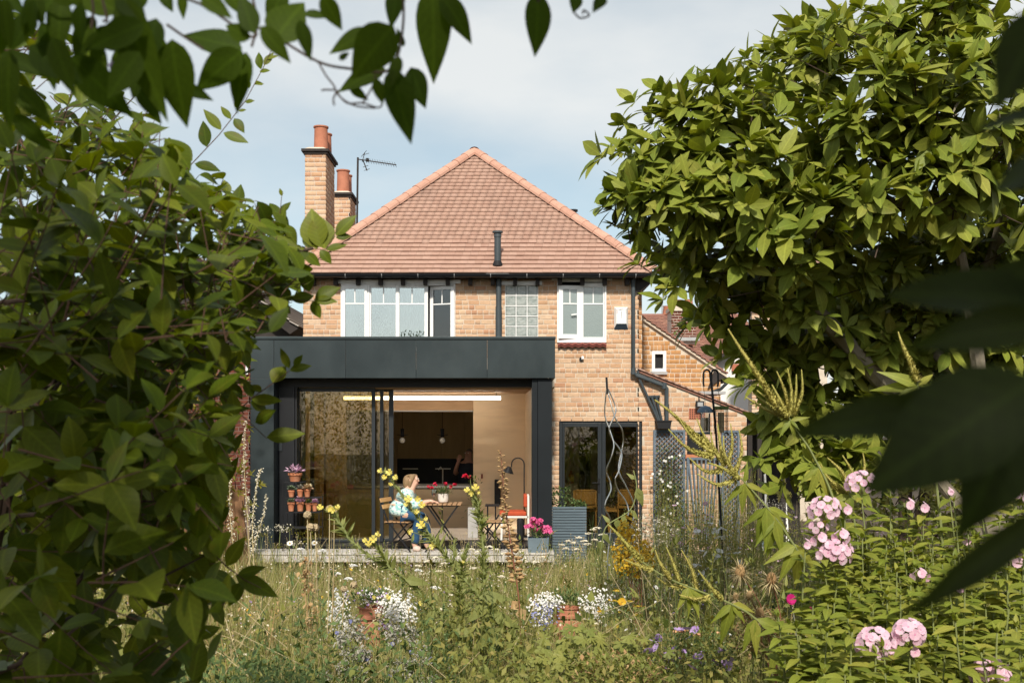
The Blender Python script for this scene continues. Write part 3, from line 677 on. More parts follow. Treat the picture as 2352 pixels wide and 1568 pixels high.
# ---------------- pipes on the front wall
m = MB(); yp = YW-.09
m.tube([(hx(1145.5), yp, EZ-.06), (hx(1145.5), yp, hz(706)), ], .045, 10); m.tube([(hx(1145.5), yp, hz(706)), (hx(1145.5), yp, 3.3)], .053, 10)
m.build('soil_pipe', MAT['pipe_grey'], house, smooth=True)
m = MB(); q = [(hx(1453), yp, EZ-.07), (hx(1453), yp, hz(853)), (hx(1460), yp, hz(862)), (hx(1524), yp, hz(886)), (hx(1529.5), yp, hz(892)), (hx(1529.5), yp, hz(968))]
m.tube(q, .034, 10)
for p in (q[0], q[1], q[3], (hx(1529.5), yp, hz(935))): m.tube([Vector(p)-Vector((0, 0, .05)), Vector(p)+Vector((0, 0, .05))], .042, 10)
m.build('downpipe', MAT['pipe_grey'], house, smooth=True)
m = MB()
m.tube([(hx(1474), YW-.02, hz(848)), (hx(1463), yp+.02, hz(852)), (hx(1468), yp+.02, hz(872)), (hx(1512), yp+.02, hz(968))], .022, 8)
m.build('waste_pipe', MAT['pipe_grey'], house, smooth=True)
for a, bq in (((1496, 912), (1514, 968)), ((1506, 912), (1519, 968))):
    m = MB(); m.tube([(hx(a[0]), yp+.02, hz(a[1])), (hx(bq[0]), yp+.02, hz(bq[1]))], .020, 8); m.tube([(hx(a[0])-.05, YW, hz(a[1])), (hx(a[0])+.05, yp+.02, hz(a[1]-1))], .028, 8)
    m.build('waste_pipe', MAT['pipe_grey'], house, smooth=True)
m = MB(); cx, cz = hx(1521.5), hz(984)
m.prism([(cx-.10, cz), (cx+.10, cz), (cx+.12, cz+.115), (cx-.12, cz+.115)], YW-.21, YW-.01); m.box(cx-.13, cx+.13, YW-.22, YW-.008, cz+.115, cz+.135)
m.build('hopper', MAT['black_matt'], house)
MB().tube([(hx(1335), YW-.03, hz(825)), (hx(1335), YW+.02, hz(825))], .035, 8).build('vent_pipe', MAT['black_matt'], house)
MB().tube([(hx(1338), YW-.05, hz(826)), (hx(1338), YW-.01, hz(819))], .02, 6).build('vent_pipe', MAT['white_upvc'], house)
# terracotta air brick
m = MB(); x0, z0 = hx(1582), hz(962)
m.box(x0, x0+.27, YW-.012, YW-.003, z0, z0+.175)
ab = m.build('air_brick', MAT['air_brick'], house)
m = MB()
for i in range(7):
    for j in range(5): m.box(x0+.014+i*.037, x0+.032+i*.037, YW-.0135, YW-.0122, z0+.012+j*.033, z0+.030+j*.033)
m.build('vent_hole', MAT['black_matt'], ab)

# ---------------- flue and vents on the roof
slope = (AP.z-EZ)/(AP.y-EY)
fy = 18.17; fz = EZ+slope*(fy-EY)
m = MB(); fx = X(1143, fy)
m.tube([(fx, fy, fz-.1), (fx, fy, Z(545, fy))], .055, 14)
m.tube([(fx, fy, Z(545, fy)), (fx, fy, Z(536, fy))], .062, 14); m.tube([(fx, fy, Z(535, fy)), (fx, fy, Z(531, fy))], .085, 14)
fl = m.build('roof_flue', MAT['pipe_grey'], house, smooth=True)
m = MB(); m.lathe([(.085, 0), (.075, .04), (.06, .08)], (fx, fy-.03, fz+.0), 14); m.build('flue_collar', MAT['black_matt'], fl)
dy = .14
m = MB(); m.add([(fx-.19, fy-.22, EZ+slope*(fy-.22-EY)+.035), (fx+.19, fy-.22, EZ+slope*(fy-.22-EY)+.035), (fx+.14, fy+dy, EZ+slope*(fy+dy-EY)+.035), (fx-.14, fy+dy, EZ+slope*(fy+dy-EY)+.035),
                 (fx-.19, fy-.22, EZ+slope*(fy-.22-EY)), (fx+.19, fy-.22, EZ+slope*(fy-.22-EY)), (fx+.14, fy+dy, EZ+slope*(fy+dy-EY)), (fx-.14, fy+dy, EZ+slope*(fy+dy-EY))],
                [(0,1,2,3),(4,5,1,0),(5,6,2,1),(6,7,3,2),(7,4,0,3)]); m.build('flue_flashing', MAT['lead'], fl)
vy = 20.6; vx = X(1317, vy)
m = MB(); m.tube([(vx, vy, Z(520, vy)), (vx, vy, Z(486, vy))], .06, 10); m.tube([(vx, vy, Z(486, vy)), (vx, vy, Z(482, vy))], .085, 10)
m.build('roof_vent', MAT['black_paint'], house)

# ---------------- the two chimney stacks
def chimney(px0, px1, dF, depth, pyTop, pots, potpx, lab):
    x0, x1 = X(px0, dF), X(px1, dF); zt = Z(pyTop, dF)
    c = MB().box(x0, x1, dF, dF+depth, 0.0, zt).build('chimney', MAT['mortar_pale'], house); c['label'] = lab
    bl = lay(0, x1-x0, zt-2.8, zt-.09, (), bond=.205, course=.083, seed=11)
    brick_stuff('brickwork', bl, (x0, dF, 0), (1, 0, 0), (0, -1, 0), MAT['brick'], c)
    bl = lay(0, depth, zt-2.8, zt-.09, (), bond=.205, course=.083, seed=12)
    brick_stuff('brickwork', bl, (x1, dF, 0), (0, 1, 0), (1, 0, 0), MAT['brick'], c)
    brick_stuff('brickwork', bl, (x0, dF+depth, 0), (0, -1, 0), (-1, 0, 0), MAT['brick'], c)
    m = MB(); m.box(x0-.03, x1+.03, dF-.03, dF+depth+.03, zt-.085, zt-.045); m.box(x0-.06, x1+.06, dF-.06, dF+depth+.06, zt-.045, zt); m.build('cap_course', MAT['timber_dark'], c)
    m = MB(); m.add([(x0-.03, dF-.03, zt), (x1+.03, dF-.03, zt), (x1+.03, dF+depth+.03, zt), (x0-.03, dF+depth+.03, zt), (x0+.05, dF+.05, zt+.05), (x1-.05, dF+.05, zt+.05), (x1-.05, dF+depth-.05, zt+.05), (x0+.05, dF+depth-.05, zt+.05)],
                    [(0,1,5,4),(1,2,6,5),(2,3,7,6),(3,0,4,7),(4,5,6,7)]); m.build('flaunching', MAT['mortar'], c)
    for yy, pw, h in pots:
        cx = X((potpx[0]+potpx[1])/2, dF); rad = (X(potpx[1], dF)-X(potpx[0], dF))/2*pw
        m = MB(); m.lathe([(rad*1.02, 0), (rad*.98, h*.3), (rad*.93, h*.9), (rad*.93, h*.93), (rad*1.07, h*.95), (rad*1.07, h), (rad*.8, h), (rad*.78, h*.7)], (cx, yy, zt+.03), 20)
        m.build('chimney_pot', MAT['terracotta_bright'], c, smooth=True)
chimney(701, 748, 19.5, .95, 343, [(19.78, 1.0, .44), (20.2, .98, .42)], (714.5, 747.5), 'tall brick chimney stack nearest the garden')
chimney(766, 804, 22.5, .80, 443, [(22.75, 1.0, .48), (23.1, .98, .46)], (769, 799), 'second brick chimney stack set further back')

# ---------------- low lean-to roof edge on the right and the wing behind it
m = MB(); a = (hx(1467), ltop(hx(1467))); e = (hx(1728), ltop(hx(1728)))
m.prism([(a[0], a[1]-.02), (e[0], e[1]-.02), (e[0], e[1]+.03), (a[0], a[1]+.03)], YW-.03, 20.0)
lt = m.build('lean_to_roof', MAT['tile_brown'], house)
n = 17
tm = MB().add([(-.085,0,-.012),(.085,0,-.03),(.085,1.8,-.03),(-.085,1.8,-.012),(-.085,0,.012),(.085,0,-.008),(.085,1.8,-.008),(-.085,1.8,.012)], [(0,3,2,1),(4,5,6,7),(0,1,5,4),(1,2,6,5),(2,3,7,6),(3,0,4,7)]).mesh('verge_tile', MAT['roof_tile'])
for i in range(n):
    t = (i+.5)/n; px = 1470+t*255
    put('verge_tile', tm, lt, Matrix.Translation((hx(px), YW-.06, ltop(hx(px))+.045)) @ Matrix.Rotation(math.atan2(-(hz(853)-hz(950)), hx(1715)-hx(1470))*-1*.72, 4, 'Y'))
YB = 20.0
bx = lambda p: X(p, YB); bz = lambda p: Z(p, YB)
btop = lambda x: bz(731)+(x-bx(1474))/(bx(1662)-bx(1474))*(bz(859)-bz(731))
wh = [(bx(1497), bx(1530), bz(853), bz(806))]
m = MB(); B0, B1 = bx(1470), bx(1655)
m.prism([(B0, 1.0), (bx(1497), 1.0), (bx(1497), btop(bx(1497))-.03), (B0, btop(B0)-.03)], YB, YB+5)
m.prism([(bx(1530), 1.0), (B1, 1.0), (B1, btop(B1)-.03), (bx(1530), btop(bx(1530))-.03)], YB, YB+5)
m.prism([(bx(1497), 1.0), (bx(1530), 1.0), (bx(1530), bz(853)), (bx(1497), bz(853))], YB, YB+5)
m.prism([(bx(1497), bz(806)), (bx(1530), bz(806)), (bx(1530), btop(bx(1530))-.03), (bx(1497), btop(bx(1497))-.03)], YB, YB+5)
wing = m.build('side_wing', MAT['mortar'], house)
wb = lay(B0, B1, 2.5, btop(B0), wh+[(bx(1492), bx(1536), bz(805), bz(793))], top=lambda x: btop(x)-.05, course=.083, seed=21)
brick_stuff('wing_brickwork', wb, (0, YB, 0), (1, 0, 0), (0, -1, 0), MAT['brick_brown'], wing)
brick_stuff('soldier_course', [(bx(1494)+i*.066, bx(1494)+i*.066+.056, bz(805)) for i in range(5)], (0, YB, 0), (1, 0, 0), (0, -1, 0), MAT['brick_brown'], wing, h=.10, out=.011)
m = MB(); rect_frame(m, bx(1497), bx(1530), bz(853), bz(806), .055, YB-.02, YB+.06)
sw = m.build('window', MAT['white_upvc'], wing)
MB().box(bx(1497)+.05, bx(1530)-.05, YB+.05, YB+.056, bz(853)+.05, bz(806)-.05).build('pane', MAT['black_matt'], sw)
MB().box(bx(1495), bx(1532), YB-.05, YB-.003, bz(860), bz(853)-.002).build('sill', MAT['lead'], sw)
m = MB(); m.prism([(bx(1470), btop(bx(1470))-.03), (bx(1668), btop(bx(1668))-.03), (bx(1668), btop(bx(1668))+.02), (bx(1470), btop(bx(1470))+.02)], YB-.06, YB+5)
wr = m.build('wing_roof', MAT['mortar'], house)
tm2 = MB().box(-.07, .07, 0, 5.0, -.012, .014).mesh('verge_tile', MAT['tile_brown'])
for i in range(17):
    px = 1474+(i+.5)/17*194; put('verge_tile', tm2, wr, Matrix.Translation((bx(px), YB-.09, btop(bx(px))+.045)) @ Matrix.Rotation(.42, 4, 'Y'))
m = MB(); m.prism([(bx(1625), bz(893)), (bx(1652), bz(872)), (bx(1668), bz(868)), (bx(1640), bz(850))], YB-.05, YB+5); m.build('eave_boxing', MAT['timber_dark'], house)
m = MB(); m.tube([(bx(1672), YB-.1, bz(872)), (bx(1672), YB+5, bz(872))], .05, 8); m.tube([(bx(1670), YB-.05, bz(878)), (bx(1655), YB-.05, bz(893)), (bx(1636), YB-.05, bz(900))], .03, 8); m.build('wing_gutter', MAT['frame_grey'], house)
m = MB(); m.box(bx(1578), bx(1640), 18.9, YB-.002, bz(909), bz(903)); m.build('lead_flashing', MAT['lead'], house)

# ---------------- french doors with the dining room behind
yd = YW+.05
D0, D1, DT, DB = hx(1285), hx(1474), hz(963), .18
m = MB(); rect_frame(m, D0, D1, DB, DT, .055, yd-.03, yd+.05)
fd = m.build('french_doors', MAT['frame_grey'], house, bevel=.003)
mid = hx(1382.5)
for (a, b_, gx0, gx1, nm) in ((D0+.058, mid-.003, hx(1297), hx(1373), 'a'), (mid+.003, D1-.058, hx(1391), hx(1462), 'b')):
    m = MB(); zt, zb = DT-.058, DB+.058; gt, gbz = hz(980), .45
    m.box(a, gx0, yd-.05, yd+.01, zb, zt); m.box(gx1, b_, yd-.05, yd+.01, zb, zt); m.box(gx0, gx1, yd-.05, yd+.01, gt, zt); m.box(gx0, gx1, yd-.05, yd+.01, zb, gbz)
    dl = m.build('door_leaf', MAT['frame_grey'], fd, bevel=.003)
    MB().box(gx0-.005, gx1+.005, yd-.025, yd-.018, gbz-.005, gt+.005).build('pane', MAT['glass_door'], dl)
    if nm == 'a':
        h_ = MB(); h_.box(hx(1376)-.018, hx(1376)+.018, yd-.062, yd-.0505, hz(1130), hz(1098)); h_.bar((hx(1376), yd-.08, hz(1108)), (hx(1360), yd-.08, hz(1108)), .018); h_.bar((hx(1376), yd-.05, hz(1108)), (hx(1376), yd-.09, hz(1108)), .016)
        h_.build('door_handle', MAT['black_paint'], dl)
DZ = .20
room('dining_room', hx(1255), hx(1500), YW+.23, YW+4.2, DZ, 2.75, MAT['plaster'], house)
m = MB(); yb = YW+4.15
m.box(X(1318, yb), X(1330, yb), yb-.06, yb, DZ, Z(1000, yb)); m.box(X(1356, yb), X(1368, yb), yb-.06, yb, DZ, Z(1000, yb)); m.box(X(1318, yb), X(1368, yb), yb-.06, yb, Z(1000, yb), Z(985, yb))
ind = m.build('inner_door_case', MAT['render_white'], house)
MB().box(X(1330, yb), X(1356, yb), yb-.03, yb-.01, DZ, Z(1000, yb)).build('inner_door', MAT['black_matt'], ind)
# small dark window between the trellis panels
m = MB(); x0, x1, z0, z1 = hx(1578), hx(1618), hz(1043), hz(992); rect_frame(m, x0, x1, z0, z1, .035, YW-.01, YW+.08)
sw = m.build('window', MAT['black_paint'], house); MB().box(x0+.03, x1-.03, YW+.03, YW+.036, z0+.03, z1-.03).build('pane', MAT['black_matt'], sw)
MB().box(x0-.03, x1+.03, YW-.05, YW-.012, z0-.07, z0-.002).build('sill', MAT['terracotta'], sw)

# ---------------- alarm box on the wall
al = thing('alarm_box', 'white bell box high on the brick wall beside the downpipe', 'alarm', (hx(1426), YW, hz(730)))
x0, x1, z0, z1 = hx(1410), hx(1442.5), hz(754), hz(705); y0 = YW-.09; cc = .035
m = MB(); m.add([(x0, YW-.012, z0), (x1, YW-.012, z0), (x1, YW-.012, z1), (x0, YW-.012, z1), (x0+cc, y0, z0+.07), (x1-cc, y0, z0+.07), (x1-cc, y0, z1-cc), (x0+cc, y0, z1-cc)],
                [(0,3,2,1),(1,5,4,0),(1,2,6,5),(2,3,7,6),(3,0,4,7),(4,5,6,7)]); m.build('cover', MAT['white_upvc'], al, bevel=.003)
m = MB(); m.add([(x0+.005, YW-.013, z0-.004), (x1-.005, YW-.013, z0-.004), (x1-cc-.005, y0-.002, z0+.066), (x0+cc+.005, y0-.002, z0+.066), (x0+.005, YW-.013, z0-.02), (x1-.005, YW-.013, z0-.02)], [(0,1,2,3),(0,3,4),(2,1,5),(3,2,5,4)]); m.build('lens', MAT['blue_plastic'], al)
m = MB(); yl = y0-.002; cx = (x0+x1)/2
def stroke(mb, xa, za, xb, zb, w=.004): mb.box(min(xa, xb)-w/2, max(xa, xb)+w/2, yl, yl+.0015, min(za, zb)-w/2, max(za, zb)+w/2)
zt = z1-.062
for i, seg in enumerate((((0,0,0,1),(1,0,1,1),(0,0,1,0)), ((0,0,0,1),(0,1,1,1),(0,.5,1,.5),(0,0,1,0)), ((0,0,0,1),(0,1,1,1),(1,.5,1,1),(0,.5,1,.5)), ((.5,0,.5,1),))):
    for (a, b_, c, d) in seg: stroke(m, cx-.046+i*.025+a*.015, zt+b_*.022, cx-.046+i*.025+c*.015, zt+d*.022)
for j in range(6): stroke(m, cx-.006*(j % 2), zt-.020-j*.020, cx+.007, zt-.020-j*.020, .006); stroke(m, cx, zt-.028-j*.018, cx, zt-.020-j*.018)
m.build('lettering', MAT['greyprint'], al)
m = MB()
for j in range(4): stroke(m, x0+cc+.006, zt+.01-j*.018, x0+cc+.018, zt+.01-j*.018, .005)
m.build('lettering', MAT['redprint'], al)
m = MB()
for j in range(4): stroke(m, x1-cc-.018, zt+.01-j*.018, x1-cc-.006, zt+.01-j*.018, .004)
m.build('lettering', MAT['greyprint'], al)
# security light by the lean-to
sl = thing('security_light', 'small square floodlight above the terracotta air brick', 'floodlight', (hx(1605), YW, hz(928)))
MB().box(hx(1596), hx(1614), YW-.14, YW-.06, hz(936), hz(921)).build('housing', MAT['black_matt'], sl)
MB().box(hx(1599), hx(1611), YW-.145, YW-.141, hz(933), hz(924)).build('lens', MAT['lead'], sl)
MB().bar((hx(1605), YW-.06, hz(926)), (hx(1605), YW, hz(912)), .02).build('bracket', MAT['black_matt'], sl)
# =================================================================== GARDEN ROOM (dark metal clad extension)
YF, YD = 16.7, 17.1
fx = lambda p: X(p, YF)
fz = lambda p: Z(p, YF)
FL = .40                                     # inside floor
GX0, GX1 = fx(575), fx(1275)
ext = thing('garden_room', 'dark zinc clad flat roofed extension with wide open sliding doors', 'extension', ((GX0+GX1)/2, YF, 0))
ZT, ZB = fz(774), fz(868)
seams = [575, 629, 794, 955.6, 1119, 1275]
for i in range(5):
    a, b = fx(seams[i])+(.0015 if i else 0), fx(seams[i+1])-(.0015 if i < 4 else 0)
    MB().box(a, b, YF+random.uniform(-.001, .001), YF+.03, ZB, ZT-.035).build('fascia_panel', MAT['zinc'], ext, bevel=.003)
MB().box(GX0-.004, GX1+.008, YF-.018, YF+.16, ZT-.033, ZT+.008).build('coping', MAT['zinc'], ext, bevel=.004)
MB().box(GX0, fx(629)-.002, YF+.001, YF+.40, .10, ZB-.003).build('column_panel', MAT['zinc'], ext, bevel=.003)
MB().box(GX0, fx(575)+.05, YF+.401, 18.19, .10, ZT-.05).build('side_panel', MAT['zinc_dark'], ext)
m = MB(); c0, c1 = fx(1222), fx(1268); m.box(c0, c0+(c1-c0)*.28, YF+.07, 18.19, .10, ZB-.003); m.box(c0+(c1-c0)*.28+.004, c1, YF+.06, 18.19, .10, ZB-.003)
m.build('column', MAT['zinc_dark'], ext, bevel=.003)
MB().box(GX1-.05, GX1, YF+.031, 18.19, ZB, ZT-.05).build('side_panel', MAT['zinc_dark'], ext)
# roof with a rooflight slot
RX0, RX1, RY0, RY1, RZ0, RZ1 = X(830, 19.5), X(1146, 19.5)-.06, 17.80, 18.175, 2.80, 3.05
m = MB(); a, b = GX0+.06, GX1-.06
m.box(a, RX0, YF+.04, 18.19, 3.0, RZ1); m.box(RX1, b, YF+.04, 18.19, 3.0, RZ1); m.box(RX0, RX1, YF+.04, RY0, 3.0, RZ1); m.box(RX0, RX1, RY1, 18.19, 3.0, RZ1)
m.build('flat_roof', MAT['zinc_dark'], ext)
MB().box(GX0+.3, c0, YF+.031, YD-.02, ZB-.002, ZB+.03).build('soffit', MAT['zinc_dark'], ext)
m = MB(); m.box(fx(629)-.002, c0-.002, YD-.02, YD+.12, Z(889, YD), ZB-.004); m.build('door_head', MAT['black_paint'], ext)
m = MB(); m.box(fx(629)+.002, X(678, YD), YD-.06, YD+.18, .18, Z(889, YD)-.003)
m.box(X(676, YD)+.02, X(683, YD), YD-.04, YD+.3, .18, Z(889, YD)-.004); m.build('door_jamb', MAT['black_paint'], ext)
MB().box(X(641, YD), X(650, YD), YD-.078, YD-.062, Z(1035, YD), Z(1010, YD)).build('wall_switch', MAT['frame_grey'], ext)
MB().box(fx(629)+.002, c0-.002, YF+.03, YD+.45, .10, FL-.012).build('threshold', MAT['black_paint'], ext)
MB().box(RX0-.01, RX1+.01, RY0-.01, RY1+.01, RZ1+.002, RZ1+.014).build('rooflight_glass', MAT['glass_roof'], ext)
# sliding door leaves
def leaf(px0, px1, y, st0, st1):
    x0, x1, z0, z1 = X(px0, y), X(px1, y), FL-.005, Z(890, y); m = MB()
    m.box(x0, x0+st0, y-.02, y+.02, z0, z1); m.box(x1-st1, x1, y-.02, y+.02, z0, z1); m.box(x0+st0, x1-st1, y-.02, y+.02, z1-.06, z1); m.box(x0+st0, x1-st1, y-.02, y+.02, z0, z0+.045)
    l = m.build('door_leaf', MAT['frame_grey'], ext, bevel=.003)
    MB().box(x0+st0-.004, x1-st1+.004, y-.005, y+.005, z0+.04, z1-.055).build('pane', MAT['glass_door'], l)
leaf(683, 862, YD+.14, .035, .055); leaf(694, 881, YD+.22, .05, .055); leaf(713, 904, YD+.30, .06, .072)
# ---- inside
YI = 19.5
ix = lambda p: X(p, YI)
iz = lambda p: Z(p, YI)
L_, R_ = -3.30, .262
MB().add([(L_-.3, YD+.46, FL), (R_+.3, YD+.46, FL), (R_+.3, YI+.2, FL), (L_-.3, YI+.2, FL)], [(0, 1, 2, 3)]).build('floor', MAT['floor_in'], ext)
m = MB(); m.box(L_-.06, L_, YD+.36, YI, FL, 2.8); m.build('ply_wall', MAT['ply'], ext)
m = MB(); m.add([(X(1221, YD+.05), YD+.12, FL), (ix(1206), YI, FL), (ix(1206), YI, 2.8), (X(1221, YD+.05), YD+.12, 2.8), (X(1221, YD+.05)+.1, YD+.12, FL), (ix(1206)+.3, YI, FL), (ix(1206)+.3, YI, 2.8), (X(1221, YD+.05)+.1, YD+.12, 2.8)],
                [(0,3,2,1),(0,4,7,3),(3,7,6,2),(4,5,6,7)]); m.build('ply_wall', MAT['ply'], ext)
m = MB(); m.box(ix(1087), ix(1206)+.001, YI, YI+.12, FL, iz(919)); m.box(ix(690), ix(794), YI, YI+.12, FL, iz(919)); m.box(ix(690), ix(1206)+.001, YI+.001, YI+.12, iz(919)+.001, 2.79)
bw = m.build('ply_wall', MAT['ply'], ext)
MB().box(ix(794)+.001, ix(1087)-.001, YI-.01, YI+.30, iz(945), iz(918)).build('beam', MAT['ply_edge'], ext)
MB().box(ix(794), ix(1087), YI-.014, YI-.0105, iz(945), iz(942)).build('beam_trim', MAT['lead'], ext)
# battened ceiling with the rooflight opening
m = MB(); CZ = 2.79
m.box(L_-.3, RX0, YD+.12, YI, CZ, CZ+.02); m.box(RX1, R_+.4, YD+.12, YI, CZ, CZ+.02); m.box(RX0, RX1, YD+.12, RY0, CZ, CZ+.02); m.box(RX0, RX1, 18.62, YI, CZ, CZ+.02)
m.box(RX0, RX1, 18.60, 18.62, CZ, 3.04); m.box(RX0, RX1, RY0-.02, RY0, CZ+.021, 3.0)
m.box(RX0-.02, RX0, RY0, 18.6, CZ+.021, 3.0); m.box(RX1, RX1+.02, RY0, 18.6, CZ+.021, 3.0)
m.build('ceiling', MAT['ply'], ext)
for i in range(22):
    y = YD+.16+i*.105
    if RY0-.06 < y < 18.64: 
        for (a, b) in ((L_-.2, RX0), (RX1, R_+.1)): MB().box(a, b, y, y+.07, CZ-.022, CZ-.001).build('ceiling_batten', MAT['batten'], ext)
    else: MB().box(L_-.2, R_+.1, y, y+.07, CZ-.022, CZ-.001).build('ceiling_batten', MAT['batten'], ext)
# kitchen beyond the opening
YK = 23.0
kx = lambda p: X(p, YK)
kz = lambda p: Z(p, YK)
MB().add([(-4.2, YI+.13, .1), (.9, YI+.13, .1), (.9, YK+.5, .1), (-4.2, YK+.5, .1), (-4.2, YI+.13, 2.70), (.9, YI+.13, 2.70), (.9, YK+.5, 2.70), (-4.2, YK+.5, 2.70)],
         [(0,1,2,3),(7,6,5,4),(3,2,6,7),(1,5,6,2),(0,3,7,4)]).build('kitchen_room', MAT['plaster'], ext)
edges = [770, 812, 860, 912, 963, 1015, 1066, 1110, 1160]
kit = thing('kitchen_units', 'tall plain olive timber cupboards along the back of the dark kitchen', 'cupboards', (kx(980), YK, .1))
for i in range(len(edges)-1):
    a, b = kx(edges[i])+.002, kx(edges[i+1])-.002
    MB().box(a, b, YK, YK+.4, kz(1053)+.002, kz(925)).build('cupboard_door', MAT['cabinet'], kit, bevel=.002)
    if edges[i] < 900 or edges[i] > 1040: MB().box(a, b, YK, YK+.4, .12, kz(1053)-.002).build('cupboard_door', MAT['cabinet'], kit, bevel=.002)
MB().box(kx(912), kx(1066)-.003, YK+.02, YK+.4, .12, kz(1053)).build('oven_niche', MAT['black_paint'], kit)
for px in (925, 1000):
    MB().box(kx(px), kx(px+35), YK-.01, YK+.018, kz(1077), kz(1075)).build('oven_handle', MAT['steel'], kit)
YS = 20.6
isl = thing('kitchen_island', 'pale plywood kitchen island with thin worktop behind the seated woman', 'counter', (X(990, YS), YS, .1))
for a, b in ((792, 866), (866, 940), (940, 1015), (1015, 1092)):
    for c, d in ((1122, 1160), (1160, 1212)): MB().box(X(a, YS)+.002, X(b, YS)-.002, YS, YS+.5, Z(d, YS)+.003, Z(c, YS)-.003).build('drawer_front', MAT['ply'], isl, bevel=.002)
MB().box(X(788, YS), X(1096, YS), YS-.03, YS+.8, Z(1120, YS), Z(1115, YS)).build('worktop', MAT['render_white'], isl)
m = MB(); m.tube([P(1017, 1115, 21), P(1017, 1078, 21), P(1012, 1072, 21), P(1007, 1078, 21)], .012, 8); 
tap = m.build('tap', MAT['steel'], isl)
# pendants
for px, lab in ((924, 'black disc pendant lamp with round bulb, left one over the kitchen island'), (1016, 'black disc pendant lamp with round bulb, right one over the kitchen island')):
    d = 20.4; t = thing('pendant_lamp', lab, 'lamp', P(px, 945, d), 'pendant lamps in the kitchen')
    MB().tube([P(px, 920, d), P(px, 984, d)], .005, 5).build('cord', MAT['black_matt'], t)
    MB().tube([P(px, 984, d), P(px, 1003, d)], .034, 12).build('socket', MAT['black_matt'], t)
    m = MB(); m.tube([P(px, 997.5, d), P(px, 999, d)], .105, 20); m.build('disc_shade', MAT['black_matt'], t)
    m = MB(); m.ball(P(px, 1011, d), .052, seg=14, rings=8); m.build('bulb', MAT['bulb'], t, smooth=True)
# long white light under the ceiling
d = 18.9; t = thing('linear_lamp', 'long white strip light hung below the timber ceiling', 'lamp', P(970, 914, d))
MB().box(X(790, d), X(1150, d), d-.03, d+.03, Z(917.5, d), Z(910, d)).build('diffuser', MAT['lamp_white'], t)
for px in (800, 1140): MB().tube([P(px, 910, d), (X(px, d), d, 2.768)], .006, 4).build('hanger', MAT['black_matt'], t)
# dark stove panel on the plywood wall
t = thing('wall_stove', 'narrow dark stove panel on the plywood wall beside the floor lamp', 'stove', (ix(1142), YI, iz(1130)))
MB().box(ix(1136), ix(1150), YI-.16, YI-.002, iz(1158), iz(1100)).build('body', MAT['black_paint'], t, bevel=.01)
MB().box(ix(1138), ix(1148), YI-.165, YI-.161, iz(1135), iz(1108)).build('glass_front', MAT['black_matt'], t)
t = thing('wall_socket', 'small dark red wall switch on the plywood wall', 'switch', (ix(1107), YI, iz(1092)))
MB().box(ix(1105), ix(1109), YI-.03, YI-.002, iz(1098), iz(1088)).build('plate', MAT['sill_red'], t)
# floor lamp
d = 18.0; t = thing('floor_lamp', 'black arched floor lamp with cone shade by the plywood wall', 'lamp', (X(1204, d), d, FL))
pts = [P(1204, 1235, d), P(1204, 1068, d)]+[P(1189.5+14.5*math.cos(a), 1066-15*math.sin(a), d) for a in [PI*k/10 for k in range(11)]]+[P(1175, 1072, d)]
MB().tube(pts, .011, 8).build('stand', MAT['black_matt'], t, smooth=True)
m = MB(); c = P(1170, 1071, d); m.lathe([(.10, -.105), (.03, 0), (.02, .0)], (0, 0, 0), 16, caps=False)
sh = m.build('lamp_shade', MAT['black_paint'], t, smooth=True); sh.matrix_local = Matrix.Translation(c-org(t)) @ Matrix.Rotation(.25, 4, 'Y') @ Matrix.Translation(org(t))
m = MB(); m.lathe([(.13, 0), (.13, .02), (.02, .03)], (X(1204, d), d, FL), 16); m.build('base', MAT['black_matt'], t)
# red chair
d = 17.75; t = thing('easy_chair', 'white framed chair with red orange cushions inside the open doors', 'chair', (X(1180, d), d, FL))
x0, x1 = X(1149, d), X(1213, d); zs = Z(1184, d)
for y in (d-.22, d+.22):
    MB().bar((x0+.02, y, FL), (x0+.03, y, zs), .03).build('leg', MAT['white_metal'], t); MB().bar((x1, y, FL), (x1+.0, y, Z(1136, d)), .03).build('leg', MAT['white_metal'], t)
    MB().bar((x0, y, zs), (x1, y, zs), .03).build('rail', MAT['white_metal'], t)
MB().box(x0-.01, x1-.03, d-.23, d+.23, zs+.016, zs+.085).build('seat', MAT['red_cushion'], t, bevel=.02)
MB().box(x1-.075, x1-.016, d-.23, d+.23, Z(1162, d), Z(1134, d)).build('backrest', MAT['red_cushion'], t, bevel=.02)
d = 17.35; t = thing('speaker', 'black cylinder on the floor beneath the red cushioned chair', 'speaker', (X(1195, d), d, FL))
m = MB(); m.lathe([(.04, 0), (.052, .012), (.054, .33), (.045, .355), (.02, .36)], (X(1195, d), d, FL), 16); m.build('body', MAT['black_matt'], t, smooth=True)
MB().tube([(X(1195, d), d-.056, FL+.05), (X(1195, d), d-.056, FL+.3)], .004, 4).build('seam', MAT['black_paint'], t)
d = 17.9; t = thing('side_table', 'small black side table left of the red chair', 'table', (X(1130, d), d, FL))
for a, b in ((1120, -.12), (1138, -.12), (1120, .12), (1138, .12)): MB().tube([(X(a, d), d+b, FL), (X(a, d), d+b, Z(1161, d))], .010, 6).build('leg', MAT['black_matt'], t)
MB().box(X(1115, d), X(1147, d), d-.16, d+.16, Z(1161, d), Z(1158, d)).build('table_top', MAT['black_matt'], t)

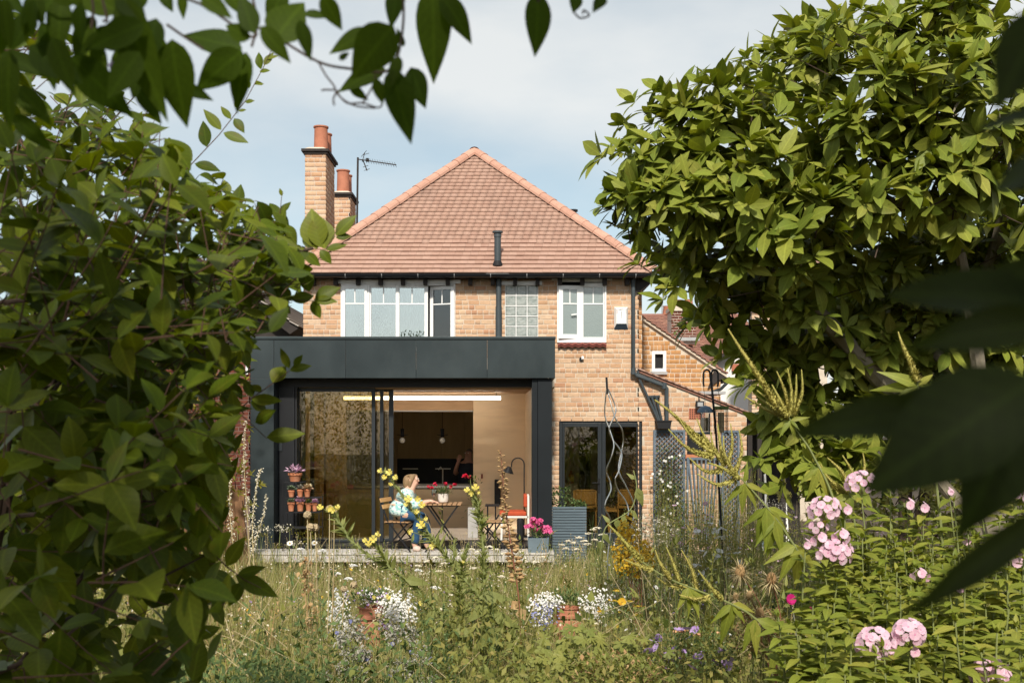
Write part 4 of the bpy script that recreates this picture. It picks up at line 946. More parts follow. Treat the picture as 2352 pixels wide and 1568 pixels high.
# =================================================================== DECK
DK, DY0 = .356, 16.10
dk = thing('deck', 'low pale weathered deck step in front of the sliding doors', 'deck', (X(930, 16.4), 16.4, 0))
dx0, dx1 = X(560, DY0), X(1273, DY0)
for i in range(4):
    y0 = DY0+i*.147
    for a, b in ((dx0, (dx0+dx1)/2-.3*(i % 2)-.004), ((dx0+dx1)/2-.3*(i % 2)+.004, dx1)):
        MB().box(a, b, y0, y0+.140, DK-.03, DK+random.uniform(-.003, .002)).build('deck_board', MAT['deck'], dk, bevel=.004)
MB().box(dx0, dx1, DY0+.012, DY0+.05, DK-.135, DK-.034).build('front_board', MAT['deck'], dk, bevel=.004)
MB().box(dx0+.1, dx1-.1, DY0+.25, DY0+.55, 0, DK-.04).build('bearer', MAT['timber_dark'], dk)

# =================================================================== BISTRO SET
def fold_chair(loc, ang, label, back=True, name='folding_chair', cat='chair'):
    t = thing(name, label, cat, (0, 0, 0)); K = MAT['black_matt']
    for i in range(6):
        x = -.16+i*.066; MB().box(x-.026, x+.026, -.19, .19, .428, .444).build('seat_slat', MAT['slat_wood'], t, bevel=.003)
    for s in (-1, 1):
        y = s*.175
        m = MB(); m.bar((.23, y, 0), (-.14, y, .52 if not back else .45), .022, .012, up=(0, 1, 0))
        if back: m.bar((-.14, y, .45), (-.27, y, .80), .022, .012, up=(0, 1, 0))
        m.build('leg', K, t)
        MB().bar((-.22, y*.86, 0), (.17, y*.86, .42), .022, .012, up=(0, 1, 0)).build('leg', K, t)
        MB().bar((-.18, y*.93, .418), (.19, y*.93, .418), .02, .012).build('seat_rail', K, t)
    MB().bar((.10, -.17, .18), (.10, .17, .18), .014).build('stretcher', K, t); MB().bar((-.11, -.15, .12), (-.11, .15, .12), .014).build('stretcher', K, t)
    if back:
        for z, x in ((.655, -.222), (.75, -.257)):
            b = MB().box(-.008, .008, -.20, .20, -.032, .032).build('back_slat', MAT['slat_pine'], t, bevel=.004)
            b.matrix_local = Matrix.Translation((x+.014, 0, z)) @ Matrix.Rotation(-.35, 4, 'Y')
    t.location = loc; t.rotation_euler = (0, 0, ang); ORG[t] = Vector(loc); return t
fold_chair((X(921, 16.38), 16.38, DK), -.30, 'black framed folding chair with wooden slats that the woman sits on')
fold_chair((X(1132, 16.38), 16.38, DK), PI+.25, 'folding slatted stool standing alone right of the bistro table', back=False, name='folding_stool', cat='stool')
t = thing('bistro_table', 'small folding bistro table with wooden slats and black crossed legs', 'table', (X(1018, 16.4), 16.4, DK)); TX, TY = X(1018, 16.4), 16.4
for i in range(8):
    x = TX-.245+i*.07; MB().box(x-.028, x+.028, TY-.27, TY+.27, DK+.685, DK+.702).build('top_slat', MAT['slat_wood'], t, bevel=.003)
for y in (TY-.20, TY+.20):
    MB().bar((TX-.22, y, DK+.672), (TX+.25, y, DK), .024, .014, up=(0, 1, 0)).build('leg', MAT['black_matt'], t)
    MB().bar((TX+.22, y*.999, DK+.672), (TX-.25, y*.999, DK), .024, .014, up=(0, 1, 0)).build('leg', MAT['black_matt'], t)
    MB().bar((TX-.25, y, DK+.675), (TX+.25, y, DK+.675), .016).build('rail', MAT['black_matt'], t)
MB().bar((TX, TY-.2, DK+.33), (TX, TY+.2, DK+.33), .014).build('stretcher', MAT['black_matt'], t)
MB().bar((TX-.02, TY+.1, DK+.675), (TX-.02, TY+.1, DK+.33), .02).build('strut', MAT['frame_grey'], t)
TT = DK+.703
gx, gy = X(997, 16.3), 16.3
t = thing('wine_glass', 'stemmed wine glass on the bistro table by the woman', 'glass', (gx, gy, TT))
m = MB(); m.lathe([(.034, 0), (.034, .003), (.005, .008), (.004, .085), (.018, .10), (.036, .135), (.040, .165), (.034, .205), (.032, .205), (.037, .165), (.033, .137), (.012, .105)], (gx, gy, TT), 16); m.build('bowl', MAT['glass_clear'], t, smooth=True)
m = MB(); m.lathe([(.012, .106), (.032, .138), (.034, .150)], (gx, gy, TT), 16); m.build('wine', MAT['petal_red'], t, smooth=True)
# =================================================================== PEOPLE
def shirt_mat():
    m, t = newmat('shirt'); k = t.links.new
    tcn = nn(t, 'ShaderNodeTexCoord'); n1 = nn(t, 'ShaderNodeTexNoise', i_Scale=26, i_Detail=2); n2 = nn(t, 'ShaderNodeTexNoise', i_Scale=17, i_Detail=1)
    mp = nn(t, 'ShaderNodeMapping'); mp.inputs['Scale'].default_value = (1, 1, 1.8); mp.inputs['Rotation'].default_value = (0, .5, 0); k(tcn.outputs['Object'], mp.inputs[0]); k(mp.outputs[0], n1.inputs['Vector']); k(mp.outputs[0], n2.inputs['Vector'])
    r1 = nn(t, 'ShaderNodeValToRGB'); r1.color_ramp.elements[0].color = (.22, .48, .48, 1); r1.color_ramp.elements[0].position = .40; r1.color_ramp.elements[1].color = (.62, .74, .70, 1); r1.color_ramp.elements[1].position = .52
    r2 = nn(t, 'ShaderNodeValToRGB'); r2.color_ramp.elements[0].position = .60; r2.color_ramp.elements[0].color = (0, 0, 0, 1); r2.color_ramp.elements[1].position = .63
    k(n2.outputs['Fac'], r1.inputs[0]); k(n1.outputs['Fac'], r2.inputs[0])
    mx = nn(t, 'ShaderNodeMix', data_type='RGBA'); mx.inputs['B'].default_value = (.06, .14, .25, 1); k(r2.outputs[0], mx.inputs['Factor']); k(r1.outputs[0], mx.inputs['A'])
    b = nn(t, 'ShaderNodeBsdfPrincipled', i_Roughness=.85); k(mx.outputs['Result'], b.inputs['Base Color']); o = nn(t, 'ShaderNodeOutputMaterial'); k(b.outputs[0], o.inputs[0]); return m
MAT['shirt'] = shirt_mat()
MAT['eye_white'] = M('eye_white', (.75,.73,.70), .3, .02, 4); MAT['lip'] = M('lip', (.45,.16,.13), .5, .05, 10)

def fingers(vs, es, rs, wrist_i, wrist, fwd, side, n=5, L_=.075):
    fwd = Vector(fwd).normalized(); side = Vector(side).normalized(); dn = fwd.cross(side)
    if dn.z > 0: dn = -dn
    palm = Vector(wrist)+fwd*.07; vs.append(palm); rs.append(.034); pi = len(vs)-1; es.append((wrist_i, pi))
    for k in range(4):
        a = Vector(palm)+side*(-.030+.020*k)+fwd*.02; l = L_*(.85, 1, .95, .72)[k]
        i0 = len(vs); vs += [a, a+fwd*l*.55+dn*.006, a+fwd*l*.95+dn*.03]; rs += [.0115, .0095, .0075]; es += [(pi, i0), (i0, i0+1), (i0+1, i0+2)]
    i0 = len(vs); a = Vector(wrist)+fwd*.035+side*-.03
    vs += [a, a+fwd*.03-side*.025, a+fwd*.055-side*.028+dn*.012]; rs += [.013, .011, .009]; es += [(wrist_i, i0), (i0, i0+1), (i0+1, i0+2)]

# ---- the woman on the folding chair
D0 = 16.38
w_ = lambda px, py, dd=0: P(px, py, D0+dd)
wo = thing('person', 'woman in pale blue patterned top and jeans sitting on the folding chair', 'person', (X(925, D0), D0, DK))
V = [w_(921, 1176), w_(924, 1164), w_(931, 1148), w_(938, 1132), w_(944, 1120), w_(947, 1108), w_(947.5, 1096), w_(946, 1088)]
R = [.135, .16, .155, .125, .062, .078, .092, .070]
E = [(i, i+1) for i in range(7)]
def chain(pts, rad, start):
    i0 = len(V); V.extend(pts); R.extend(rad); E.append((start, i0)); E.extend((i0+i, i0+i+1) for i in range(len(pts)-1)); return len(V)-1
sh_n = chain([w_(930, 1136, -.17), w_(944, 1157, -.21), w_(957, 1163, -.21), w_(972, 1155, -.17), w_(982, 1150.5, -.13)], [.075, .058, .050, .040, .028], 3)
fingers(V, E, R, sh_n, V[sh_n], (1, .25, -.05), (0, 1, 0))
sh_f = chain([w_(940, 1136, .17), w_(955, 1155, .20), w_(963, 1158, .20), w_(976, 1153, .12), w_(985, 1150, .06)], [.075, .058, .050, .040, .028], 3)
fingers(V, E, R, sh_f, V[sh_f], (1, -.3, -.05), (0, -1, 0))
k_n = chain([w_(926, 1179, -.11), w_(947, 1183, -.13), w_(962, 1190, -.13), w_(956, 1222, -.11), w_(951, 1250, -.09)], [.088, .080, .066, .06, .045], 0)
chain([w_(957, 1259, -.09), w_(967, 1261, -.10)], [.040, .030], k_n)
k_f = chain([w_(928, 1179, .11), w_(956, 1184, .13), w_(975, 1190, .13), w_(978, 1224, .12), w_(979, 1250, .12)], [.088, .080, .066, .06, .045], 0)
chain([w_(986, 1259, .11), w_(998, 1261, .10)], [.040, .030], k_f)
# nose, brow and chin on the continuous surface
fd_ = Vector((.96, -.22, .0))
hc = w_(947, 1101)
chain([hc+fd_*.085+Vector((0, 0, -.015)), hc+fd_*.112+Vector((0, 0, -.022))], [.022, .014], 6)
chain([hc+fd_*.070+Vector((0, 0, -.085))], [.034], 5)
put('body', skin_mesh('body', V, E, R, MAT['skin'], org(wo)), wo)
for s in (-1, 1):
    sd_ = fd_.cross(Vector((0, 0, 1)))*s
    MB().ball(hc+fd_*.083+sd_*.036+Vector((0, 0, .012)), .009, seg=8, rings=6).build('eye', MAT['eye_white'], wo, smooth=True)
    MB().ball(hc+fd_*.0885+sd_*.036+Vector((0, 0, .012)), .006, seg=6, rings=4).build('iris', MAT['hair_grey'], wo)
    MB().ball(hc+sd_*.094+fd_*-.005+Vector((0, 0, -.01)), .012, .022, .03, seg=8, rings=6).build('ear', MAT['skin'], wo, smooth=True)
MB().tube([hc+fd_*.093+Vector((0, 0, -.062))+fd_.cross(Vector((0, 0, 1)))*a for a in (-.026, -.012, 0, .012, .026)], [.003, .007, .008, .007, .003], 6).build('mouth', MAT['lip'], wo)
# hair: bob cut falling to the neck
bk = -fd_
V2 = [hc+Vector((0, 0, .052))+bk*.012, hc+Vector((0, 0, .02))+bk*.048, hc+Vector((0, 0, -.045))+bk*.060, hc+Vector((0, 0, -.115))+bk*.062, hc+Vector((0, 0, -.155))+bk*.050]
R2 = [.072, .098, .096, .078, .040]; E2 = [(0, 1), (1, 2), (2, 3), (3, 4)]
for s in (-1, 1):
    sd_ = fd_.cross(Vector((0, 0, 1)))*s; n = len(V2)
    V2 += [hc+Vector((0, 0, .045))+sd_*.055+fd_*.022, hc+Vector((0, 0, -.04))+sd_*.085+bk*.012, hc+Vector((0, 0, -.115))+sd_*.080+bk*.015]; R2 += [.048, .036, .022]; E2 += [(0, n), (n, n+1), (n+1, n+2)]
put('hair', skin_mesh('hair', V2, E2, R2, MAT['hair'], org(wo)), wo)
# loose top
V3 = [w_(922, 1189), w_(923, 1172), w_(929, 1152), w_(937, 1134), w_(942, 1126)]; R3 = [.20, .228, .182, .150, .085]; E3 = [(0, 1), (1, 2), (2, 3), (3, 4)]
n = len(V3); V3 += [w_(930, 1136, -.17), w_(944, 1156, -.215), w_(956, 1163, -.215), w_(971, 1156, -.175)]; R3 += [.098, .085, .078, .062]; E3 += [(3, n), (n, n+1), (n+1, n+2), (n+2, n+3)]
n = len(V3); V3 += [w_(940, 1136, .17), w_(955, 1155, .205), w_(962, 1159, .205), w_(975, 1154, .13)]; R3 += [.098, .085, .078, .062]; E3 += [(3, n), (n, n+1), (n+1, n+2), (n+2, n+3)]
put('top', skin_mesh('top', V3, E3, R3, MAT['shirt'], org(wo)), wo)
# jeans
V4 = [w_(922, 1177), w_(935, 1180, -.085), w_(950, 1183, -.13), w_(963, 1190, -.13), w_(957, 1220, -.11), w_(952, 1250, -.095), w_(938, 1180, .085), w_(958, 1184, .12), w_(976, 1190, .13), w_(979, 1222, .12), w_(980, 1250, .12)]
R4 = [.140, .098, .100, .086, .078, .070, .098, .098, .086, .078, .070]
put('jeans', skin_mesh('jeans', V4, [(0, 1), (1, 2), (2, 3), (3, 4), (4, 5), (0, 6), (6, 7), (7, 8), (8, 9), (9, 10)], R4, MAT['jeans'], org(wo)), wo)
for a, b, c, dd in ((949, 958, 969, -.09), (979, 988, 1000, .11)):
    za = 2.15-(1257.5-985)*D0/F
    VV = [Vector((X(a, D0), D0+dd, DK+.045)), Vector((X(b, D0), D0+dd-.01, DK+.045)), Vector((X(c, D0), D0+dd-.02, DK+.036))]
    put('shoe', skin_mesh('shoe', VV, [(0, 1), (1, 2)], [.050, .052, .042], MAT['shoe'], org(wo)), wo)

# ---- the man in the dark kitchen
DM = 21.75
m_ = lambda px, py, dd=0: P(px, py, DM+dd)
mn = thing('person', 'man in dark navy shirt raising one hand in the shadowy kitchen', 'person', (X(1072, DM), DM, .1))
V = [m_(1071, 1143), m_(1071, 1120), m_(1072, 1090), m_(1073, 1068), m_(1075, 1056), m_(1076, 1048), m_(1076, 1039), m_(1076, 1034)]
R = [.155, .15, .165, .15, .062, .078, .092, .075]; E = [(i, i+1) for i in range(7)]
e = chain([m_(1055, 1070), m_(1046, 1088, -.05), m_(1048, 1074, -.2), m_(1053, 1061, -.25)], [.072, .052, .042, .030], 3); fingers(V, E, R, e, V[e], (.3, -.1, 1), (.9, 0, -.3))
e = chain([m_(1092, 1070), m_(1097, 1100), m_(1092, 1122, -.15), m_(1086, 1130, -.2)], [.072, .052, .042, .030], 3); fingers(V, E, R, e, V[e], (-.4, -.9, -.1), (.9, -.4, 0))
for s in (-1, 1):
    e = chain([m_(1071+s*8, 1148), m_(1071+s*10, 1178), m_(1071+s*10, 1216)], [.105, .075, .048], 0)
    chain([Vector((V[e].x, V[e].y-.09, .13))], [.04], e)
fm = Vector((-.35, -.93, 0)).normalized(); hm = m_(1076, 1041)
chain([hm+fm*.085+Vector((0, 0, -.015)), hm+fm*.112+Vector((0, 0, -.022))], [.022, .014], 6)
put('body', skin_mesh('body', V, E, R, MAT['skin_dark'], org(mn)), mn)
V5 = [m_(1071, 1146), m_(1071, 1120), m_(1072, 1090), m_(1073, 1070), m_(1074.5, 1062), m_(1055, 1070), m_(1047, 1085, -.04), m_(1092, 1070), m_(1097, 1100), m_(1093, 1116, -.1)]
put('shirt', skin_mesh('shirt', V5, [(0,1),(1,2),(2,3),(3,4),(3,5),(5,6),(3,7),(7,8),(8,9)], [.175,.172,.188,.165,.09,.09,.066,.09,.066,.055], MAT['shirt_navy'], org(mn)), mn)
V6 = [m_(1071, 1143), m_(1063, 1150), m_(1061, 1178), m_(1061, 1214), m_(1079, 1150), m_(1081, 1178), m_(1081, 1214)]
put('trousers', skin_mesh('trousers', V6, [(0,1),(1,2),(2,3),(0,4),(4,5),(5,6)], [.165,.12,.09,.07,.12,.09,.07], MAT['shirt_navy'], org(mn)), mn)
put('hair', skin_mesh('hair', [hm+Vector((0,0,.06)), hm+Vector((0,0,.03))-fm*.05, hm+Vector((0,0,-.03))-fm*.05], [(0,1),(1,2)], [.075,.078,.06], MAT['hair_grey'], org(mn)), mn)
for s in (-1, 1):
    sd_ = fm.cross(Vector((0, 0, 1)))*s
    MB().ball(hm+fm*.09+sd_*.034+Vector((0, 0, .012)), .011, seg=8, rings=6).build('eye', MAT['eye_white'], mn, smooth=True)
# =================================================================== LEAF AND FLOWER TOOLS
def leaf_tmpl(L_, Wd, fold=.18, droop=.12, n=4, tipw=.5, wave=0):
    """leaf along +X, upper side +Z; 2*n quads/tris"""
    vs = []; fs = []
    for i in range(n+1):
        t = i/n; x = L_*t; w_h = Wd/2*(math.sin(PI*t**tipw) if 0 < t < 1 else 0); z = -droop*L_*t*t
        wv = wave*math.sin(t*9)
        if i in (0, n): vs.append((x, 0, z))
        else: vs += [(x, -w_h, z+fold*w_h+wv), (x, 0, z), (x, w_h, z+fold*w_h-wv)]
    # indices
    def row(i): return [0] if i == 0 else ([1+3*(n-1)] if i == n else [1+3*(i-1)+k for k in range(3)])
    for i in range(n):
        a, b = row(i), row(i+1)
        if len(a) == 1: fs += [(a[0], b[1], b[0]), (a[0], b[2], b[1])]
        elif len(b) == 1: fs += [(a[0], a[1], b[0]), (a[1], a[2], b[0])]
        else: fs += [(a[0], a[1], b[1], b[0]), (a[1], a[2], b[2], b[1])]
    return np.array(vs, float), fs
def tri(fs):
    o = []
    for f in fs:
        for i in range(1, len(f)-1): o.append((f[0], f[i], f[i+1]))
    return np.array(o, int)
def frame(d, up=None, roll=0):
    """columns: leaf axis, side, normal"""
    d = np.asarray(d, float); d = d/np.linalg.norm(d); up = np.asarray((0, 0, 1) if up is None else up, float)
    s = np.cross(up, d); l = np.linalg.norm(s)
    if l < 1e-4: s = np.cross((1, .1, 0), d); l = np.linalg.norm(s)
    s /= l; n = np.cross(d, s)
    if roll: s, n = s*math.cos(roll)+n*math.sin(roll), n*math.cos(roll)-s*math.sin(roll)
    return np.stack([d, s, n], 1)
def tuv(Vt):
    u = np.zeros((len(Vt), 3)); u[:, 0] = Vt[:, 0]/max(1e-6, Vt[:, 0].max()); u[:, 1] = Vt[:, 1]/max(1e-6, np.abs(Vt[:, 1]).max()); return u
def join(tm, items):
    """tm list of (V, F); items: (k, pos, R3, scale) -> one vertex and face array"""
    VV = []; FF = []; off = 0; UU = []
    for k in range(len(tm)):
        it = [q for q in items if q[0] == k]
        if not it: continue
        Vt, Ft = tm[k]; Ft = tri(Ft); n = len(it)
        Rm = np.stack([q[2]*q[3] for q in it]); Ps = np.array([tuple(q[1]) for q in it])
        v = np.einsum('nij,mj->nmi', Rm, Vt)+Ps[:, None]
        VV.append(v.reshape(-1, 3)); UU.append(np.tile(tuv(Vt), (n, 1))); FF.append((Ft[None]+(len(Vt)*np.arange(n)+off)[:, None, None]).reshape(-1, 3)); off += n*len(Vt)
    join.uv = np.concatenate(UU)
    return np.concatenate(VV), np.concatenate(FF)
def m4(R3, pos, s):
    m = Matrix([[R3[i][j]*s for j in range(3)]+[pos[i]] for i in range(3)]+[[0, 0, 0, 1]]); return m
def seen(p, mg=40):
    if p[1] < .2: return False
    x = CX+p[0]*F/p[1]; y = HY-(p[2]-EYE)*F/p[1]; return -mg < x < 2352+mg and -mg < y < 1568+mg
def px_of(p): return CX+p[0]*F/p[1], HY-(p[2]-EYE)*F/p[1]
def foliage(parent, tm, items, mat, n_parts=300, part='leaf', rest='foliage', mats=None, smooth=False):
    """leaves of one plant: those that show largest as parts, the rest joined"""
    if not items: return
    sc = []
    for i, q in enumerate(items):
        v = seen(q[1]); sc.append((-(q[3]*tm[q[0]][0][:, 0].max()/max(q[1][1], .2)) if v else 1, i))
    sc.sort(); chosen = [i for s, i in sc[:n_parts] if s < 0]
    ms = []
    for k, (Vt, Ft) in enumerate(tm):
        me = bpy.data.meshes.new(part); me.from_pydata([tuple(v) for v in Vt], [], Ft); me.materials.append(mat); set_luv(me, tuv(Vt))
        if smooth: me.polygons.foreach_set('use_smooth', [True]*len(me.polygons))
        ms.append(me)
    for i in chosen:
        q = items[i]; put(part, ms[q[0]], parent, m4(q[2], q[1], q[3]))
    cs = set(chosen); others = [q for i, q in enumerate(items) if i not in cs]
    if others:
        V_, F_ = join(tm, others); o = put(rest, np_mesh(rest, V_-np.array(org(parent)), F_, mat, smooth, join.uv), parent); stuff(o)
def rdir(r=random):
    while True:
        v = np.array([r.uniform(-1, 1), r.uniform(-1, 1), r.uniform(-1, 1)]); l = np.linalg.norm(v)
        if .1 < l < 1: return v/l
def ngon_flower(np_, rad, cup=.25, w=.7):
    """flat flower of np_ petals, centre at origin, facing +Z"""
    vs = []; fs = []
    for k in range(np_):
        a = 2*PI*k/np_; u = (math.cos(a), math.sin(a)); v = (-u[1], u[0]); b = len(vs); hw = rad*math.tan(PI/np_)*w
        for r_, s, z in ((.08, 0, 0), (.65, -hw, cup*.45), (1.0, -hw*.55, cup), (1.0, hw*.55, cup), (.65, hw, cup*.45)):
            vs.append((u[0]*rad*r_+v[0]*s, u[1]*rad*r_+v[1]*s, z*rad))
        fs.append((b, b+1, b+2, b+3, b+4))
    return np.array(vs), fs
T_ROUND = [leaf_tmpl(1, .62, n=3), leaf_tmpl(1, .7, fold=.3, n=3)]
T_SMALL = [leaf_tmpl(1, .45, n=2), leaf_tmpl(1, .6, fold=.3, n=2)]
T_LANCE = [leaf_tmpl(1, .24, droop=.15, n=4), leaf_tmpl(1, .28, droop=.3, n=4)]
FLOW5 = [ngon_flower(5, 1.0, .15, .95), ngon_flower(5, 1.0, .4, .9)]

def tuft(c, n, r, up=.6, size=.05, tm=2, jit=.5, rr=None, flat=1.0):
    """leafy tuft items around c"""
    rr = rr or random; out = []
    for _ in range(n):
        d = rdir(rr); d[2] = abs(d[2])*flat+up*.3; d /= np.linalg.norm(d); p = np.array(c)+d*r*rr.uniform(.25, 1)
        a = d+rdir(rr)*jit; out.append((rr.randrange(tm), p, frame(a), size*rr.uniform(.7, 1.2)))
    return out
# =================================================================== POTS ON THE BLACK STAND
d = 16.5
st = thing('plant_stand', 'black wire ladder stand holding terracotta pots by the dark door jamb', 'plant stand', (X(692, d), d, DK))
for px in (655, 737):
    for y in (d-.16, d+.16):
        MB().tube([(X(px, d), y, DK), (X(px, d), y, Z(1104 if px < 700 else 1140, d))], .008, 6).build('upright', MAT['black_matt'], st)
for px0, px1, py in ((655, 700, 1105.5), (655, 737, 1141), (655, 737, 1174), (655, 737, 1210)):
    m = MB()
    for k in range(5): y = d-.16+k*.08; m.bar((X(px0, d), y, Z(py+.8, d)), (X(px1, d), y, Z(py+.8, d)), .009)
    m.build('shelf', MAT['black_matt'], st)
POTS = [('A', 678, 16, 1086, 1105, 'succ_pink', 'wide terracotta pot of pink rosettes alone on the top shelf', 3.0, .058, -.03),
        ('B', 669.5, 8, 1125, 1140.5, 'succ_green', 'terracotta pot of pale green succulent, left end of the middle shelf', 2.2, .05, -.05),
        ('C', 689.5, 7.5, 1123, 1140.5, 'leaf_grey', 'terracotta pot of grey green leaves in the middle of the middle shelf', 2.2, .05, 0),
        ('D', 706, 8, 1122, 1140.5, 'succ_cream', 'terracotta pot of cream and russet rosettes, right end of the middle shelf', 2.6, .055, -.03),
        ('E', 669, 8.5, 1153, 1173, 'succ_green', 'terracotta pot of green leaves, left end of the lowest pot shelf', 2.2, .045, -.05),
        ('F', 690, 9, 1152, 1173, 'succ_pink', 'terracotta pot with a round pink rosette on the lowest pot shelf', 2.3, .06, -.06),
        ('G', 709, 7.5, 1155, 1173, 'leaf_herb', 'terracotta pot of thin herb leaves third along the lowest pot shelf', 2.0, .04, 0),
        ('H', 723, 6.5, 1155, 1173, 'succ_pink', 'small bright terracotta pot with mauve leaves, right end of the lowest pot shelf', 2.8, .045, 0)]
for nm, px, hw, y0, y1, mt, lab, sp, sz, dy in POTS:
    c = P(px, y1, d); r = S(hw, d); h = S(y1-y0, d)
    t = thing('plant_pot', lab, 'pot plant', c, 'terracotta pots on the black stand')
    m = MB(); m.lathe([(r*.68, 0), (r*.90, h*.72), (r*.92, h*.74), (r*1.03, h*.76), (r*1.03, h), (r*.9, h), (r*.86, h*.8)], c, 18, caps=True); m.build('pot', MAT['terracotta'], t, smooth=True)
    MB().lathe([(.001, h*.86), (r*.87, h*.86)], c, 12, caps=False).build('soil', MAT['soil'], t)
    it = []
    top = np.array(c)+np.array((0, 0, h*.95))
    for k in range(90):
        a = random.uniform(0, 2*PI); ring = random.random(); el = 1.35-1.25*ring
        dr = np.array((math.cos(a)*math.cos(el), math.sin(a)*math.cos(el), math.sin(el)*.8))
        p = top+dr*r*sp*.42*random.uniform(.3, 1)+np.array((0, 0, .01))
        it.append((random.randrange(2), p, frame(dr+rdir()*.25, roll=random.uniform(-.5, .5)), sz*random.uniform(.6, 1.1)))
    foliage(t, T_ROUND, it, MAT[mt], 40, 'leaf', 'foliage')
    if nm in 'AD':
        it = [(0, top+np.array((random.uniform(-.7, 1)*r, -r*random.uniform(.4, 1), random.uniform(-.2, .35)*h)), frame((random.uniform(-.5, .5), -1, .3)), .04) for _ in range(16)]
        foliage(t, T_ROUND, it, MAT['succ_cream'], 16, 'leaf', 'foliage')

# ---- geranium on the bistro table
d = 16.45; c = Vector((X(1018, d), d, TT)); t = thing('flower_pot', 'off white round pot of red geraniums on the bistro table', 'pot plant', c)
r = .080; m = MB(); m.lathe([(r*.55, 0), (r*.85, .015), (r*.99, .06), (r, .135), (r*.9, .135), (r*.88, .10)], c, 22); m.build('pot', MAT['pale_ceramic'], t, smooth=True)
it = []
for k in range(170):
    a = rdir(); a[2] = abs(a[2]); p = np.array(c)+np.array((0, 0, .13))+a*np.array((.125, .10, .10))*random.uniform(.3, 1); it.append((random.randrange(2), p, frame(a+np.array((0, 0, .4))+rdir()*.4), random.uniform(.03, .06)))
foliage(t, T_SMALL, it, MAT['leaf_herb'], 60, 'leaf', 'foliage')
for px, py in ((983, 1117), (998, 1112), (1021, 1111), (1043, 1113), (990, 1120), (1034, 1118)):
    f = P(px+1.5, py, d+random.uniform(-.05, .05)); MB().tube([f, (f.x*.4+c.x*.6, d, TT+.15)], .0025, 4).build('stem', MAT['stem_green'], t)
    it = [(random.randrange(2), np.array(f)+rdir()*.020, frame(rdir()), .016) for _ in range(12)]; V_, F_ = join(FLOW5, it)
    put('flower_head', np_mesh('flower_head', V_-np.array(org(t)), F_, MAT['petal_red']), t)
# ---- pink geranium box on the deck edge
d = 16.28; c = Vector((X(1236, d), d, DK)); t = thing('flower_box', 'square slate grey planter of hot pink geraniums on the deck corner', 'pot plant', c)
hw = S(24, d); h = S(33, d); m = MB(); m.add([(c.x-hw*.94, d-.14, DK), (c.x+hw*.94, d-.14, DK), (c.x+hw*.94, d+.14, DK), (c.x-hw*.94, d+.14, DK), (c.x-hw, d-.15, DK+h), (c.x+hw, d-.15, DK+h), (c.x+hw, d+.15, DK+h), (c.x-hw, d+.15, DK+h),
      (c.x-hw+.015, d-.135, DK+h), (c.x+hw-.015, d-.135, DK+h), (c.x+hw-.015, d+.135, DK+h), (c.x-hw+.015, d+.135, DK+h), (c.x-hw+.02, d-.13, DK+h-.03), (c.x+hw-.02, d-.13, DK+h-.03), (c.x+hw-.02, d+.13, DK+h-.03), (c.x-hw+.02, d+.13, DK+h-.03)],
      [(0,3,2,1),(0,1,5,4),(1,2,6,5),(2,3,7,6),(3,0,4,7),(4,5,9,8),(5,6,10,9),(6,7,11,10),(7,4,8,11),(8,9,13,12),(9,10,14,13),(10,11,15,14),(11,8,12,15),(12,13,14,15)]); m.build('planter', MAT['slate_box'], t, bevel=.004)
it = tuft(np.array(c)+np.array((0, 0, h)), 120, .15, size=.06); foliage(t, T_ROUND, it, MAT['leaf_herb'], 50, 'leaf', 'foliage')
for i in range(15):
    px, py = random.gauss(1233, 13), 1210+random.uniform(-16, 14)
    if i < 4: px, py = ((1212, 1210), (1250, 1222), (1240, 1196), (1228, 1200))[i]
    f = P(px, py, d+random.uniform(-.12, .08)); MB().tube([f, (f.x*.4+c.x*.6, d, DK+h)], .003, 4).build('stem', MAT['stem_green'], t)
    it = []
    for _ in range(16):
        a = rdir(); a[2] = abs(a[2])*.7; it.append((random.randrange(2), np.array(f)+a*.042, frame(rdir(), up=a), .022))
    it = [(k, p, np.stack([R_[:, 1], R_[:, 0], R_[:, 2]], 1), s) for k, p, R_, s in it]
    V_, F_ = join(FLOW5, it); put('flower_head', np_mesh('flower_head', V_-np.array(org(t)), F_, MAT['petal_hotpink']), t)
# ---- slatted planter of herbs by the brick wall
d = 17.2; x0, x1, zt = X(1267, d), X(1347, d), Z(1163, d); t = thing('herb_planter', 'tall blue grey slatted planter of green herbs against the brick wall', 'planter', ((x0+x1)/2, d, 0))
z = zt
k = 0
while z > .08:
    MB().box(x0, x1, d-.015, d+random.uniform(-.002, .002), z-.034, z).build('slat', MAT['planter_blue'], t, bevel=.003)
    z -= .043
for x in (x0+.02, x1-.05): MB().box(x, x+.03, d+.003, d+.03, 0, zt-.01).build('post', MAT['planter_blue'], t)
MB().box(x0+.03, x1-.03, d+.031, d+.40, .05, zt-.05).build('liner', MAT['black_matt'], t)
it = []
for _ in range(420):
    px, py = random.uniform(1266, 1345), 0; top = 1118+ (px-1285)**2*.004 if px < 1312 else 1150
    if px < 1270: top = 1140
    py = random.uniform(top, 1166); p = P(px, py, d+random.uniform(.02, .35)); it.append((random.randrange(2), np.array(p), frame(rdir()+np.array((0, -.3, .5))), random.uniform(.035, .07)))
foliage(t, T_ROUND, it, MAT['leaf_herb'], 120, 'leaf', 'foliage')
